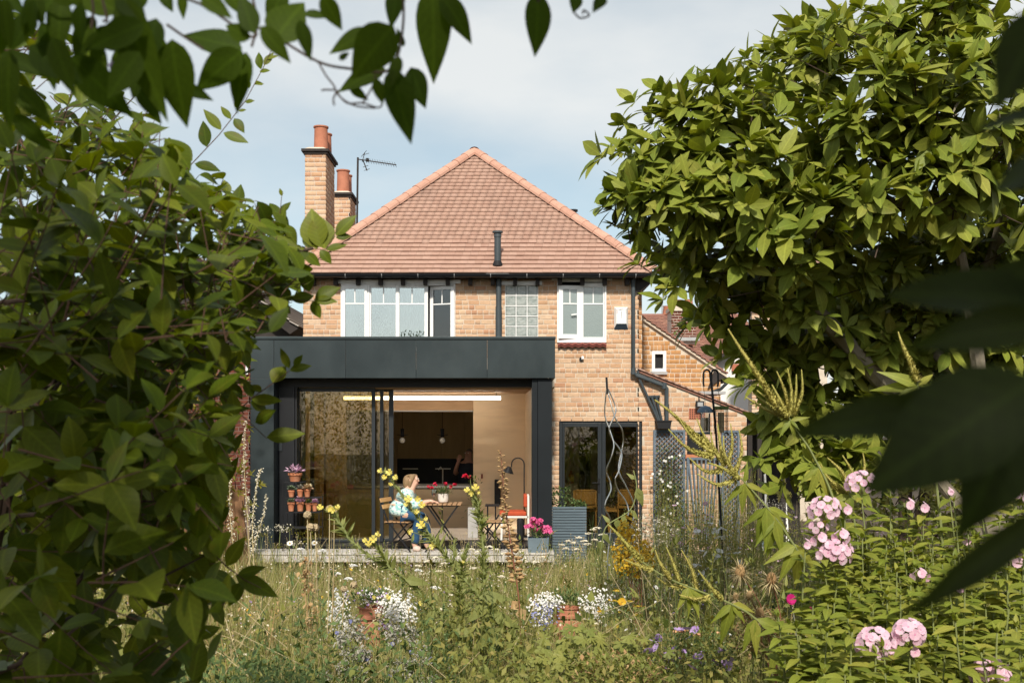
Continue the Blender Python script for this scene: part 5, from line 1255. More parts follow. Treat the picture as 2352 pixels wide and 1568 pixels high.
# ---- tall house plant in a concrete planter inside
d = 17.95; c = Vector((X(1086, d), d, FL)); t = thing('house_plant', 'leafy house plant with red blooms in a square concrete planter indoors', 'pot plant', c)
MB().box(X(1075, d), X(1098, d), d-.09, d+.09, FL, Z(1165, d)).build('planter', MAT['concrete'], t, bevel=.006)
for px, py in ((1080, 1098), (1095, 1110), (1104, 1130), (1090, 1092)): MB().tube([P(1086, 1168, d), P((1086+px)/2, (1160+py)/2, d), P(px, py, d)], .005, 5).build('stem', MAT['stem_green'], t)
it = [(random.randrange(2), np.array(P(random.gauss(1090, 9), random.uniform(1088, 1215), d+random.uniform(-.12, .1))), frame(rdir()+np.array((0, 0, -.3))), random.uniform(.05, .10)) for _ in range(130)]
foliage(t, T_LANCE, it, MAT['leaf_back'], 60, 'leaf', 'foliage')
for px, py in ((1070, 1092), (1077, 1095), (1066, 1094)):
    it = [(0, np.array(P(px, py, d))+rdir()*.02, frame(rdir()), .025) for _ in range(8)]; V_, F_ = join(FLOW5, it); put('flower_head', np_mesh('flower_head', V_-np.array(org(t)), F_, MAT['petal_red']), t)
# ---- dining room things behind the french doors
d = 19.3; DF = .20; t = thing('dining_table', 'pale dining table with splayed timber legs behind the french doors', 'table', (X(1390, d), d, DF)); zt = Z(1166, d)
MB().box(X(1335, d), X(1455, d), d-.4, d+.4, zt-.035, zt).build('table_top', MAT['slat_pine'], t)
for a, b in ((1393, 1403), (1345, 1338), (1448, 1454)): MB().bar(P(a, 1170, d-.2), (X(b, d), d-.25, DF), .06).build('leg', MAT['slat_pine'], t)
def rattan(px0, px1, dd, lab):
    t = thing('rattan_chair', lab, 'chair', (X((px0+px1)/2, dd), dd, DF), 'rattan chairs at the dining table'); x0, x1 = X(px0, dd), X(px1, dd); z0, z1 = Z(1157, dd), Z(1126, dd)
    m = MB(); n = 8
    for i in range(n):
        a, b = x0+(x1-x0)*i/n, x0+(x1-x0)*(i+1)/n; f = lambda x: -.09*(1-((x-(x0+x1)/2)/((x1-x0)/2))**2)
        m.add([(a, dd+f(a), z0), (b, dd+f(b), z0), (b, dd+f(b), z1), (a, dd+f(a), z1), (a, dd+f(a)+.02, z0), (b, dd+f(b)+.02, z0), (b, dd+f(b)+.02, z1), (a, dd+f(a)+.02, z1)], [(0,1,2,3),(7,6,5,4),(3,2,6,7),(4,5,1,0)])
    m.build('backrest', MAT['rattan'], t)
    f = lambda x: -.09*(1-((x-(x0+x1)/2)/((x1-x0)/2))**2)
    MB().tube([(x0, dd, DF), (x0, dd, z1)]+[(x0+(x1-x0)*i/8, dd+f(x0+(x1-x0)*i/8), z1+.01) for i in range(1, 8)]+[(x1, dd, z1), (x1, dd, DF)], .012, 6).build('frame', MAT['slat_pine'], t)
    MB().box(x0, x1, dd-.05, dd+.38, z0-.05, z0-.02).build('seat', MAT['rattan'], t)
    for x in (x0, x1): MB().tube([(x, dd+.38, DF), (x, dd+.38, z0-.04)], .012, 6).build('leg', MAT['steel'], t)
rattan(1318, 1369, 18.75, 'rattan dining chair behind the left french door'); rattan(1420, 1457, 18.75, 'rattan dining chair behind the right french door')
d = 19.4; t = thing('sunflower_vase', 'vase of orange sunflowers on the dining table', 'vase', (X(1405, d), d, zt))
m = MB(); m.lathe([(.04, 0), (.06, .08), (.045, .16), (.05, .18)], (X(1405, d), d, zt), 14); m.build('vase', MAT['glass_clear'], t, smooth=True)
for px, py in ((1391, 1085), (1398, 1099), (1414, 1090), (1421, 1086)):
    f = P(px, py, d); MB().tube([f, (X(1405, d), d, zt+.05)], .006, 5).build('stem', MAT['stem_green'], t)
    R_ = np.array([[1, 0, 0], [0, 0, -1], [0, 1, 0]], float); V_, F_ = join([ngon_flower(11, 1, .2, 1.1)], [(0, np.array(f)-np.array((0, .02, 0)), R_, .058)])
    fh = put('flower_head', np_mesh('flower_head', V_-np.array(org(t)), F_, MAT['yellow_paint']), t); MB().ball(f-Vector((0, .025, 0)), .024, .012, .024, 8, 6).build('flower_centre', MAT['timber_dark'], fh)
d = 20.6; t = thing('sideboard', 'white low cabinet behind the left french door', 'cabinet', (X(1311, d), d, DF)); MB().box(X(1296, d), X(1327, d), d, d+.4, DF, Z(1110, d)).build('carcass', MAT['render_white'], t)
MB().box(X(1297, d), X(1326, d), d-.012, d-.002, DF+.05, Z(1112, d)).build('door', MAT['white_upvc'], t)
t = thing('bottle', 'red and yellow bottle standing on the white cabinet', 'bottle', P(1312, 1110, d+.1)); c = P(1312, 1110, d+.1)
MB().lathe([(.05, 0), (.05, .15), (.02, .21), (.02, .24)], c, 10).build('body', MAT['red_cushion'], t); MB().lathe([(.052, .04), (.052, .12)], c, 10, caps=False).build('band', MAT['yellow_paint'], t)
# ---- dark house plant seen through the wide upstairs window
c = P(862, 792, YW+.12); t = thing('window_plant', 'dark leaved plant behind the left panes of the wide upstairs window', 'pot plant', c)
m = MB(); m.lathe([(.05, -.1), (.07, .03)], c, 12); m.build('pot', MAT['pale_ceramic'], t)
ends = [(820, 735), (832, 748), (866, 715), (878, 735), (888, 755), (872, 705), (900, 760), (845, 760), (858, 730), (824, 762), (893, 770)]
for e in ends: MB().tube([c, P((c.x*F/c.y+CX+e[0])/2, (790+e[1])/2-6, YW+.12), P(e[0], e[1], YW+.12)], .006, 4).build('stem', MAT['bark_dark'], t)
it = []
for e in ends+[(862, 770), (880, 775), (830, 778), (870, 778), (850, 775)]:
    for _ in range(7): it.append((random.randrange(2), np.array(P(e[0]+random.gauss(0, 5), e[1]+random.gauss(0, 5), YW+.10)), frame(rdir(), up=(0, -1, .2)), random.uniform(.05, .10)))
foliage(t, T_ROUND, it, MAT['leaf_dark'], 60)
c = P(1378, 768, YW+.10); t = thing('window_plant', 'pale twiggy plant behind the frosted pane of the small upstairs window', 'pot plant', c)
m = MB(); m.lathe([(.05, -.06), (.06, .05)], c, 12); m.build('pot', MAT['white_upvc'], t)
for k in range(12): MB().tube([c, P(1362+random.uniform(-18, 18), 730+random.uniform(-10, 25), YW+.08)], .009, 4).build('stem', MAT['petal_cream'], t)

# =================================================================== TRELLIS
def trellis(px0, px1, py0, py1, d, lab, sp=.078, diag=True):
    x0, x1, z0, z1 = X(px0, d), X(px1, d), max(.05, Z(py1, d)), Z(py0, d); t = thing('trellis', lab, 'trellis', ((x0+x1)/2, d, 0), 'grey blue trellis panels')
    for a in (x0, x1-.035): MB().box(a, a+.035, d-.02, d+.02, z0-.05, z1).build('frame_post', MAT['trellis'], t)
    for a in (z0, z1-.035): MB().box(x0+.035, x1-.035, d-.018, d+.018, a, a+.035).build('frame_rail', MAT['trellis'], t)
    W_, H_ = x1-x0, z1-z0; n = int((W_+H_)/sp)
    for s in (1, -1):
        for k in range(1, n):
            c = k*sp
            a = (max(0, c-H_), min(c, H_)); b = (min(c, W_), max(0, c-W_))
            if b[0]-a[0] < .03: continue
            A, B = ((x0+a[0], z0+a[1]), (x0+b[0], z0+b[1])) if s > 0 else ((x1-a[0], z0+a[1]), (x1-b[0], z0+b[1]))
            MB().bar((A[0], d-.006*s, A[1]), (B[0], d-.006*s, B[1]), .008, .016).build('slat', MAT['trellis'], t)
    return t
trellis(1500.5, 1573.5, 987, 1262, 18.155, 'lattice trellis panel nearest the french doors, jasmine over its lower half')
trellis(1657, 1698.5, 988, 1262, 18.155, 'narrow lattice trellis panel at the right end of the brick wall')
d = 18.14; x0, x1, z1 = X(1577, d), X(1655, d), Z(1050, d); t = thing('trellis', 'low grey blue fan of slats below the small dark window', 'trellis', ((x0+x1)/2, d, 0), 'grey blue trellis panels')
MB().box(x0, x1, d-.02, d+.02, z1-.04, z1).build('frame_rail', MAT['trellis'], t)
for k in range(8): MB().bar((x0+.03+k*(x1-x0-.06)/7, d-.012, z1-.04), ((x0+x1)/2+(k-3.5)*.03, d-.012, .3), .024, .012, up=(0, 1, 0)).build('slat', MAT['trellis'], t)
for a in (x0, x1-.03): MB().box(a, a+.03, d-.02, d+.02, 0, z1-.041).build('frame_post', MAT['trellis'], t)
# jasmine
d = 18.06; t = thing('climbing_plant', 'white flowered jasmine climbing the trellis beside the french doors', 'climber', (X(1540, d), d, 0)); it = []
for _ in range(2600):
    px = random.gauss(1535, 20); py = random.uniform(1020, 1260); lim = 1095-abs(px-1528)*.6
    if py < 1100 and random.random() > .35: continue
    if not 1500 < px < 1600: continue
    if px > 1575 and py < 1150: continue
    it.append((random.randrange(2), np.array(P(px, py, d+random.uniform(-.12, .05))), frame(rdir()+np.array((0, -.4, .2))), random.uniform(.035, .065)))
foliage(t, T_SMALL, it, MAT['leaf_herb'], 200)
for k in range(5): MB().tube([P(1520+k*9, 1270, d), P(1515+k*10, 1180, d-.03), P(1525+k*6, 1100, d), P(1518+k*8, 1040, d)], .006, 5).build('stem', MAT['bark_dark'], t)
fm_ = ngon_flower(5, .020, .2, .9); fme = bpy.data.meshes.new('flower'); fme.from_pydata([tuple(v) for v in fm_[0]], [], fm_[1]); fme.materials.append(MAT['petal_white'])
for _ in range(26):
    p = P(random.gauss(1533, 20), random.uniform(1030, 1235), d-.14); R_ = frame(rdir()*.5+np.array((0, 0, 1)), up=(0, -1, .3)); put('flower', fme, t, m4(np.stack([R_[:, 0], R_[:, 1], R_[:, 2]], 1), p, 1))

# =================================================================== BIRD FEEDERS
d = 11.0; t = thing('feeder_pole', 'leaning black pole with two shepherd hooks for bird feeders', 'pole', (X(1674, d), d, 0))
m = MB(); m.tube([(X(1676, d), d, 0), P(1663, 1310, d), P(1652, 1130, d), P(1645, 1000, d), P(1633.5, 872, d)], .012, 8); m.build('pole', MAT['black_paint'], t, smooth=True)
for s in (-1, 1):
    cx = 1632.5+s*9; pts = [P(1633.5, 885, d), P(1632.5+s*1.5, 865, d)]+[P(cx-s*7.5*math.cos(a), 858-9*math.sin(a), d) for a in [PI*k/8 for k in range(1, 9)]]+[P(cx+s*8, 880, d), P(cx+s*6.5, 888, d)]
    MB().tube(pts, .010, 6).build('hook', MAT['black_paint'], t, smooth=True)
c = P(1620, 945, d); t = thing('bird_feeder', 'clear tube bird feeder with dark blue domed lid', 'bird feeder', c)
m = MB(); m.lathe([(.083, -.01), (.078, .015), (.05, .045), (.01, .06)], c, 20); m.build('lid', MAT['blue_plastic'], t, smooth=True)
m = MB(); m.lathe([(.050, -.20), (.050, -.012)], c, 18, caps=False); m.build('tube', MAT['glass_clear'], t, smooth=True)
m = MB(); m.lathe([(.045, -.195), (.045, -.06)], c, 14); m.build('seed', MAT['seed'], t, smooth=True)
m = MB(); m.lathe([(.07, -.225), (.07, -.205), (.05, -.20)], c, 18); m.build('tray', MAT['blue_plastic'], t)
MB().tube([c+Vector((0, 0, .06)), P(1616, 887, d)], .003, 4).build('hanger', MAT['steel'], t)
c = P(1656, 940, d); t = thing('bird_feeder', 'square wire cage bird feeder on the right hook', 'bird feeder', c); hw = .058
m = MB()
for z in (0, -.06, -.12, -.18, -.24):
    q = [c+Vector((a*hw, b*hw, z)) for a, b in ((-1, -1), (1, -1), (1, 1), (-1, 1))]
    for i in range(4): m.bar(q[i], q[(i+1) % 4], .004)
for a in (-1, -.33, .33, 1):
    for b in (-1, 1): m.bar(c+Vector((a*hw, b*hw, 0)), c+Vector((a*hw, b*hw, -.24)), .004); m.bar(c+Vector((b*hw, a*hw, 0)), c+Vector((b*hw, a*hw, -.24)), .004)
m.build('cage', MAT['black_paint'], t); MB().box(c.x-.065, c.x+.065, d-.065, d+.065, c.z+.002, c.z+.03).build('lid', MAT['leaf_herb'], t)
m = MB(); m.lathe([(.03, -.23), (.03, -.03)], c, 10); m.build('seed', MAT['seed'], t)
MB().tube([c+Vector((0, 0, .03)), P(1648, 887, d)], .003, 4).build('hanger', MAT['steel'], t)

# =================================================================== SPIRAL PLANT STAKES
d = 13.6
def spline(pts, n=6):
    pts = [Vector(p) for p in pts]; out = []
    for i in range(len(pts)-1):
        p0, p1, p2, p3 = pts[max(i-1, 0)], pts[i], pts[i+1], pts[min(i+2, len(pts)-1)]
        for k in range(n):
            t = k/n; out.append(.5*((2*p1)+(p2-p0)*t+(2*p0-5*p1+4*p2-p3)*t*t+(3*p1-p0-3*p2+p3)*t**3))
    return out+[pts[-1]]
WI = [([(1393,893),(1389,950),(1400,985),(1410,1020),(1404,1050),(1393,1080),(1401,1105),(1403,1125),(1392,1150),(1390,1168),(1401,1190),(1403,1215),(1395,1300),(1400,1420)], 'wavy steel plant stake swinging furthest left at its foot'),
      ([(1397,893),(1414,935),(1411,955),(1399,985),(1408,1010),(1424,1032),(1428,1050),(1420,1085),(1413,1100),(1420,1125),(1437,1150),(1444,1175),(1436,1200),(1446,1215),(1438,1300),(1445,1420)], 'wavy steel plant stake crossing the other two in the middle'),
      ([(1396,898),(1400,915),(1413,960),(1428,985),(1432,1010),(1427,1040),(1421,1070),(1424,1090),(1440,1120),(1458,1165),(1452,1215),(1462,1300),(1455,1420)], 'wavy steel plant stake bulging furthest right')]
for k, (pt, lab) in enumerate(WI):
    pp = [P(x, y, d+.05*(k-1)+.04*math.sin(i*1.3+k)) for i, (x, y) in enumerate(pt)]
    t = MB().tube(spline(pp), .0085, 7).build('plant_stake', MAT['steel'], None, smooth=True, at=(pp[-1].x, pp[-1].y, 0)); tag(t, lab, 'plant stake', 'spiral steel stakes tied together at the top')
t = MB().tube([P(1393, 866, d), P(1395, 905, d)], .014, 8).build('cane_topper', MAT['black_matt'], None, at=P(1394, 890, d)); tag(t, 'black rubber topper gathering the wavy steel stakes', 'cane topper')

# =================================================================== TV AERIAL, SKY CABLES
d = 21.5; t = thing('tv_aerial', 'tall television aerial on a thin mast beside the chimneys', 'aerial', P(821, 505, d))
MB().tube([P(820, 520, d), P(822, 362, d)], .022, 6).build('mast', MAT['timber_dark'], t)
MB().bar(P(822, 366, d), P(910, 379, d-.3), .018).build('boom', MAT['timber_dark'], t)
for i in range(13):
    a = P(840+i*5.7, 368.7+i*.84, d-.06-.018*i); MB().bar(a+Vector((-.02, 0, .05)), a+Vector((.02, 0, -.05)), .007).build('element', MAT['timber_dark'], t)
MB().bar(P(832, 372, d), P(838, 350, d), .012).build('reflector', MAT['timber_dark'], t); MB().bar(P(833, 366, d), P(843, 392, d), .02).build('reflector', MAT['timber_dark'], t)
for a, b in (((834, 356), (848, 352)), ((834, 384), (846, 380)), ((836, 392), (849, 388)), ((830, 360), (842, 346))): MB().bar(P(*a, d), P(*b, d), .008).build('element', MAT['timber_dark'], t)
MB().box(X(842, d), X(848, d), d-.1, d, Z(372, d), Z(366, d)).build('junction_box', MAT['black_matt'], t)
# =================================================================== HOUSES AROUND
# left neighbour: red brick gable end with dark eaves
d = 19.0; nb = thing('neighbour_house', 'red brick neighbouring house with dark eaves behind the left shrub', 'house', (X(560, d)-3, d, 0))
x1 = X(574, d); x0 = x1-7
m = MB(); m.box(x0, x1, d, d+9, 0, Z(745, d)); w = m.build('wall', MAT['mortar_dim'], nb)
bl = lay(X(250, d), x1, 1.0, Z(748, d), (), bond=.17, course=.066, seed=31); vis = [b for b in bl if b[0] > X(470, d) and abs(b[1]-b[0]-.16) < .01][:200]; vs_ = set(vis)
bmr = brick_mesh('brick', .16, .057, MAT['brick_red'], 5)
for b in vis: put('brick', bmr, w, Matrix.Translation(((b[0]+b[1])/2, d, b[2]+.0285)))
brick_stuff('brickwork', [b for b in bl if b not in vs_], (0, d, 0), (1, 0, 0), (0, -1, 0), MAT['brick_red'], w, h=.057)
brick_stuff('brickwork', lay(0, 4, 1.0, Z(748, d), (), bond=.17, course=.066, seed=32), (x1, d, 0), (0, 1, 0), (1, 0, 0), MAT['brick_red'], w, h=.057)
e0, e1 = (X(694, d+.0), Z(757, d)), (X(694, d)-1.75, Z(757, d)+1.22)
m = MB(); m.prism([(e0[0]-.15, e0[1]-.10), (e0[0], e0[1]), (e1[0], e1[1]), (e1[0]-.0, e1[1]-.12)], d-.30, d+9); nr = m.build('roof', MAT['timber_dark'], nb)
n_ = 11
MB().prism([(e1[0]-.001, e1[1]), (e1[0]-.001, e1[1]-.12), (e1[0]-4, e1[1]-2.9), (e1[0]-4, e1[1]-2.78)], d-.30, d+9).build('roof_slope', MAT['tile_grey'], nb)
tmn = MB().box(-.09, .09, 0, 9.25, 0, .022).mesh('roof_tile', MAT['tile_grey'])
ang = math.atan2(e1[1]-e0[1], e0[0]-e1[0])
for i in range(n_):
    t_ = (i+.5)/n_; put('roof_tile', tmn, nr, Matrix.Translation((e0[0]+(e1[0]-e0[0])*t_, d-.34, e0[1]+(e1[1]-e0[1])*t_+.01)) @ Matrix.Rotation(ang-.10, 4, 'Y'))
m = MB(); m.prism([(e0[0]-.2, e0[1]-.08), (e0[0]-.35, e0[1]-.42), (e1[0]-1.0, e0[1]-.42), (e1[0]-1.0, e1[1]-.75), (e1[0], e1[1]-.1)], d-.02, d+8.9); m.build('gable', MAT['timber_dark'], nb)
MB().box(X(566, d), X(571, d), d-.06, d-.012, Z(860, d), Z(790, d)).build('window_reveal', MAT['white_upvc'], nb)
# far right houses
d = 34.0; fh = thing('far_house', 'brown tiled house with brick chimney beyond the right hand wing', 'house', (X(1600, d), d, 0))
xa, xb = X(1380, d), X(1765, d); zr, ze = Z(724, d+3), Z(852, d)
m = MB(); m.box(xa, xb, d+.3, d+6, 0, ze); m.build('wall', MAT['brick_brown'], fh)
m = MB(); m.add([(xa, d, ze), (xb, d, ze), (xb, d+3.4, zr), (xa, d+3.4, zr), (xa, d+7, ze), (xb, d+7, ze)], [(0,1,2,3),(3,2,5,4),(0,3,4),(1,5,2)]); fr = m.build('roof', MAT['tile_brown'], fh)
tile_face((xa, d-.02, ze), (xb, d-.02, ze), (xa, d+3.4, zr), (xb, d+3.4, zr), 34, .20, 44, 0, MAT['tile_brown'], fr, cover=0)
MB().tube([(xa, d+3.4, zr), (xb, d+3.4, zr)], .10, 8).build('ridge', MAT['tile_brown'], fr)
dc = 34.6; c0, c1 = X(1542, dc), X(1598, dc); m = MB(); m.box(c0, c1, dc, dc+.9, Z(790, dc), Z(703, dc)); ch = m.build('chimney', MAT['mortar_pale'], fh)
brick_stuff('brickwork', lay(0, c1-c0, Z(782, dc), Z(712, dc), (), bond=.23, course=.085, seed=41), (c0, dc, 0), (1, 0, 0), (0, -1, 0), MAT['brick_red'], ch)
MB().box(c0-.05, c1+.05, dc-.05, dc+.95, Z(714, dc), Z(705, dc)).build('cap', MAT['mortar'], ch)
MB().box(c0-.1, c1+.1, dc-.12, dc+.02, Z(783, dc), Z(775, dc)).build('flashing', MAT['lead'], ch)
for px, py in ((1559, 691), (1582, 690)):
    m = MB(); c = P(px, 705, dc+.4); h = S(705-py+2, dc); m.lathe([(.14, 0), (.12, h*.9), (.14, h)], c, 12); m.build('chimney_pot', MAT['terracotta_bright'], ch, smooth=True)
m = MB(); c = P(1531, 723, d+3.4); h = S(20, d+3.4); m.lathe([(.13, 0), (.11, h*.9), (.13, h)], c, 12); m.build('chimney_pot', MAT['terracotta_bright'], fh, smooth=True)
t = thing('tv_aerial', 'thin distant television aerial above the far brown roof', 'aerial', P(1521, 723, 38)); MB().tube([P(1521, 723, 38), P(1521, 682, 38)], .025, 5).build('mast', MAT['lead'], t); MB().bar(P(1518, 683, 38), P(1534, 681, 38), .03).build('boom', MAT['lead'], t)
# white rendered gable
d = 29.0; gh = thing('white_gable_house', 'white rendered gable with orange brick lintel beyond the bird feeders', 'house', (X(1700, d), d, 0))
pk = (X(1712, d), Z(778, d)); m = MB(); m.prism([(X(1632, d), 0), (X(1728, d), 0), (X(1728, d), Z(792, d)), pk, (X(1640, d), Z(842, d))], d, d+.3); m.build('wall', MAT['render_white'], gh)
m = MB(); a, b = (X(1633, d), Z(842, d)), (X(1716, d), Z(774, d)); m.prism([(a[0], a[1]-.05), (b[0], b[1]-.05), (b[0], b[1]+.12), (a[0], a[1]+.12)], d-.3, d+3); m.build('verge_board', MAT['timber_dark'], gh)
m = MB(); m.prism([(a[0], a[1]+.125), (b[0], b[1]+.125), (b[0], b[1]+.2), (a[0], a[1]+.2)], d-.32, d+3); m.build('roof', MAT['tile_brown'], gh)
MB().box(X(1680, d), X(1727, d), d-.06, d-.003, Z(852, d), Z(836, d)).build('lintel', MAT['air_brick'], gh)
m = MB(); c = P(1713, 804, d); r_ = .10; m.prism([(c.x-r_, c.z), (c.x, c.z-r_), (c.x+r_, c.z), (c.x, c.z+r_)], d-.03, d-.003); m.build('diamond_tile', MAT['terracotta_bright'], gh)
d = 26.0; bh = thing('brick_gable', 'brown brick side wall between the white gable and the magnolia', 'house', (X(1790, d), d, 0))
m = MB(); m.box(X(1727, d), X(1900, d), d, d+.4, 0, Z(700, d)); w = m.build('wall', MAT['mortar'], bh)
brick_stuff('brickwork', lay(X(1727, d), X(1800, d), 1.5, Z(700, d), (), bond=.23, course=.085, seed=51), (0, d, 0), (1, 0, 0), (0, -1, 0), MAT['brick'], w)
MB().prism([(X(1715, d), Z(705, d)), (X(1900, d), Z(705, d)), (X(1900, d), Z(560, d)), (X(1800, d), Z(560, d))], d-.2, d+.6).build('roof', MAT['roof_tile'], bh)
# open fronted store beyond the end of the wall
d = 19.0; t = thing('garden_store', 'dark open fronted timber store at the end of the brick wall', 'shed', (X(1750, d), d, 0)); x0, x1 = X(1716, d), X(1900, d); zt = Z(955, d)
for a in (x0+.05, X(1745, d), X(1800, d), x1): MB().box(a-.04, a+.04, d, d+.08, 0, zt).build('post', MAT['timber_dark'], t)
MB().box(x0, x1+.1, d-.15, d+2, zt, zt+.06).build('roof', MAT['slate_box'], t); MB().box(x0, x1, d+1.8, d+1.86, 0, zt).build('back_wall', MAT['timber_dark'], t)
for k, (px, w_, h_, mt, nm, lab) in enumerate(((1757, 10, 1085, 'slate_box', 'sheet', 'dull grey sheet leaning inside the open store'), (1772, 8, 1090, 'lead', 'sheet', 'pale metal sheet leaning inside the open store'), (1815, 14, 1102, 'render_white', 'sack', 'white sack standing by the open store'))):
    a, b = X(px-w_/2, d), X(px+w_/2, d); z1 = Z(h_, d); 
    m = MB(); m.add([(a, d+.25, 0), (b, d+.22, 0), (b-.01, d+.5, z1), (a+.015, d+.5, z1-.02), (a, d+.31, 0), (b, d+.30, 0), (b-.01, d+.56, z1), (a+.015, d+.56, z1-.02)], [(0,1,2,3),(7,6,5,4),(0,4,5,1),(1,5,6,2),(2,6,7,3),(3,7,4,0)])
    o = m.build(nm, MAT[mt], None, at=((a+b)/2, d+.4, 0), bevel=.006); tag(o, lab, nm)
# left fence scraps beside the extension
d = 15.4; t = thing('fence', 'old brown timber fence panel at the left of the garden room', 'fence', (X(500, d), d, 0))
for i in range(16):
    px = 330+i*14.5; h = Z(1120+random.uniform(-3, 3), d)
    MB().box(X(px, d), X(px+13.6, d), d+random.uniform(-.006, .006), d+.03, .03, h).build('fence_board', MAT['orange_wood'], t)
for px in (332, 440, 552): MB().box(X(px, d), X(px+6, d), d+.032, d+.11, 0, Z(1112, d)).build('fence_post', MAT['orange_wood'], t)
MB().box(X(330, d), X(560, d), d+.032, d+.07, .5, .58).build('fence_rail', MAT['orange_wood'], t)
m = MB(); a = P(548, 1120, 15.2); m.bar((X(566, 15.2), 15.2, .3), P(548, 1150, 15.2), .10, .05); o = m.build('timber_prop', MAT['orange_wood'], None, at=(X(566, 15.2), 15.2, 0)); tag(o, 'slanting brown timber prop at the end of the fence', 'prop')
# =================================================================== TREES AND SHRUBS
def leaf_px(b, t, d, wr=1.0, tmk=0, depth=0.0, face=None, base_len=1.0):
    """leaf item whose base and tip were measured in the photograph"""
    B = np.array(P(b[0], b[1], d)); T = np.array(P(t[0], t[1], d+depth)); v = T-B; l = np.linalg.norm(v)
    up = np.array((random.uniform(-.35, .35), -1, random.uniform(.1, .7))) if face is None else np.array(face, float)
    R_ = frame(v, up); R_ = np.stack([R_[:, 0], R_[:, 1]*wr, R_[:, 2]], 1)
    return (tmk, B, R_, l/base_len)
def blob_foliage(blobs, per, leaf_n, size, spread, tm, seed, up=.35, fill=.3, depth_k=.8, droop=0, zk=1):
    """rosettes of leaves over ellipsoidal clumps: blobs (px, py, r_px, d)"""
    r = random.Random(seed); items = []; twigs = []
    for cx, cy, rp, d in blobs:
        c = np.array(P(cx, cy, d)); R_ = S(rp, d); n = int(per*R_*R_)
        for _ in range(n):
            while True:
                u = rdir(r)
                if r.random() < .55+.3*u[2]-.35*u[1]: break
            rad = R_*((r.uniform(.72, 1.02) if r.random() < .86 else r.uniform(1.0, 1.28)) if r.random() > fill else r.uniform(.2, .8)); p = c+u*rad*np.array((1, depth_k, zk))
            ax = u*.8+np.array((0, -.1, up))+rdir(r)*.45; ax /= np.linalg.norm(ax)
            twigs.append((p-ax*size*1.6, p)); k = r.randint(leaf_n-2, leaf_n+2); a0 = r.uniform(0, 6.28); Rf = frame(ax, rdir(r))
            for i in range(k):
                a = a0+i*2.4; sp = r.uniform(.35, 1.25)*spread; dr = Rf[:, 0]*math.cos(sp)+(Rf[:, 1]*math.cos(a)+Rf[:, 2]*math.sin(a))*math.sin(sp); dr[2] -= droop*r.random()
                items.append((r.randrange(len(tm)), p-ax*size*.25*r.random(), frame(dr, up=ax+np.array((0, 0, .4))+rdir(r)*.3), size*r.uniform(.5, 1.3)))
    return items, twigs
def twig_part(twigs, mat, parent, rad=.006, name='twig', frac=1.0):
    m = MB()
    for a, b in twigs:
        if random.random() < frac: m.tube([a, b], [rad, rad*.6], 4, cap=False)
    if m.v: stuff(m.build(name, mat, parent))

# ---- magnolia on the right
T_MAG = [leaf_tmpl(1, .42, fold=.2, droop=.18, n=5, tipw=1.0), leaf_tmpl(1, .46, fold=.28, droop=.34, n=5, tipw=1.1), leaf_tmpl(1, .40, fold=.12, droop=.06, n=5, tipw=1.0)]
dm = 8.5; mag = thing('magnolia_tree', 'large spreading magnolia with glossy yellow green leaves on the right', 'tree', (X(2330, dm), dm, 0))
MB_ = [(1520,390,120,8.0),(1440,470,70,7.9),(1590,310,110,8.1),(1690,300,130,8.0),(1560,480,120,7.8),(1700,430,150,7.7),(1820,170,120,8.7),(1930,120,110,8.8),(1700,560,130,7.9),(1830,520,170,7.8),(1860,360,130,8.2),
       (1980,330,140,7.7),(2100,260,170,7.6),(2230,280,150,7.5),(2040,430,140,7.6),(2200,420,160,7.6),(2060,110,110,9.0),(2180,90,140,9.0),(2310,150,130,8.6),(2340,380,150,8.0),(1620,640,100,8.4),(1560,590,70,8.3),
       (1740,690,120,8.5),(1860,650,150,8.4),(1980,600,150,8.5),(1900,800,140,8.9),(1800,800,80,8.8),(2030,760,150,9.0),(2120,640,160,8.8),(2260,600,160,8.6),(2200,780,170,9.0),(2340,720,140,8.8),(1930,950,110,9.0),(2060,900,130,9.2),
       (1830,960,80,9.0),(1880,1040,80,8.9),(2220,930,140,9.2),(1790,1060,60,8.9),(1690,720,70,8.5),(1760,815,60,8.8),(1800,880,70,9.0),(1800,980,70,9.1),(1850,1090,60,8.8),(1930,1080,80,8.7),(2000,1030,80,9.1),(2330,900,120,9.0)]
items, tw = blob_foliage(MB_, 175, 8, .20, 1.2, T_MAG, 3, up=.42, droop=.35, fill=.30, zk=.80)
r_ = random.Random(8)
for sx, sy in ((1372,465),(1384,330),(1440,228),(1500,205),(1588,185),(1640,160),(1700,128),(1762,92),(1850,66),(1960,14),(1425,520),(1448,600),(1505,680),(1560,745),(1640,815),(1690,880),(1400,410),(1415,280),(1545,235),(1800,120),(1900,45)):
    d_ = r_.uniform(7.7, 8.6); tip = np.array(P(sx+18, sy+8, d_)); inn = np.array(P(sx+110, sy+(55 if sy < 600 else -50), d_+.1)); tw.append((inn, tip))
    for k_ in range(4):
        c_ = tip+(inn-tip)*(k_*.26)+rdir(r_)*.05*k_; ax_ = (tip-inn)/np.linalg.norm(tip-inn)*.7+np.array((0, -.1, .5))+rdir(r_)*.3; Rf_ = frame(ax_, rdir(r_))
        for i_ in range(7):
            a_ = i_*2.4+k_; sp_ = r_.uniform(.4, 1.5); dr_ = Rf_[:, 0]*math.cos(sp_)+(Rf_[:, 1]*math.cos(a_)+Rf_[:, 2]*math.sin(a_))*math.sin(sp_); dr_[2] -= .3*r_.random(); items.append((r_.randrange(3), c_, frame(dr_, up=ax_+np.array((0, 0, .4))), .185*r_.uniform(.55, 1.15)))
foliage(mag, T_MAG, items, MAT['leaf_magnolia'], 300, smooth=True)
twig_part(tw, MAT['bark_dark'], mag, .006, frac=.5)
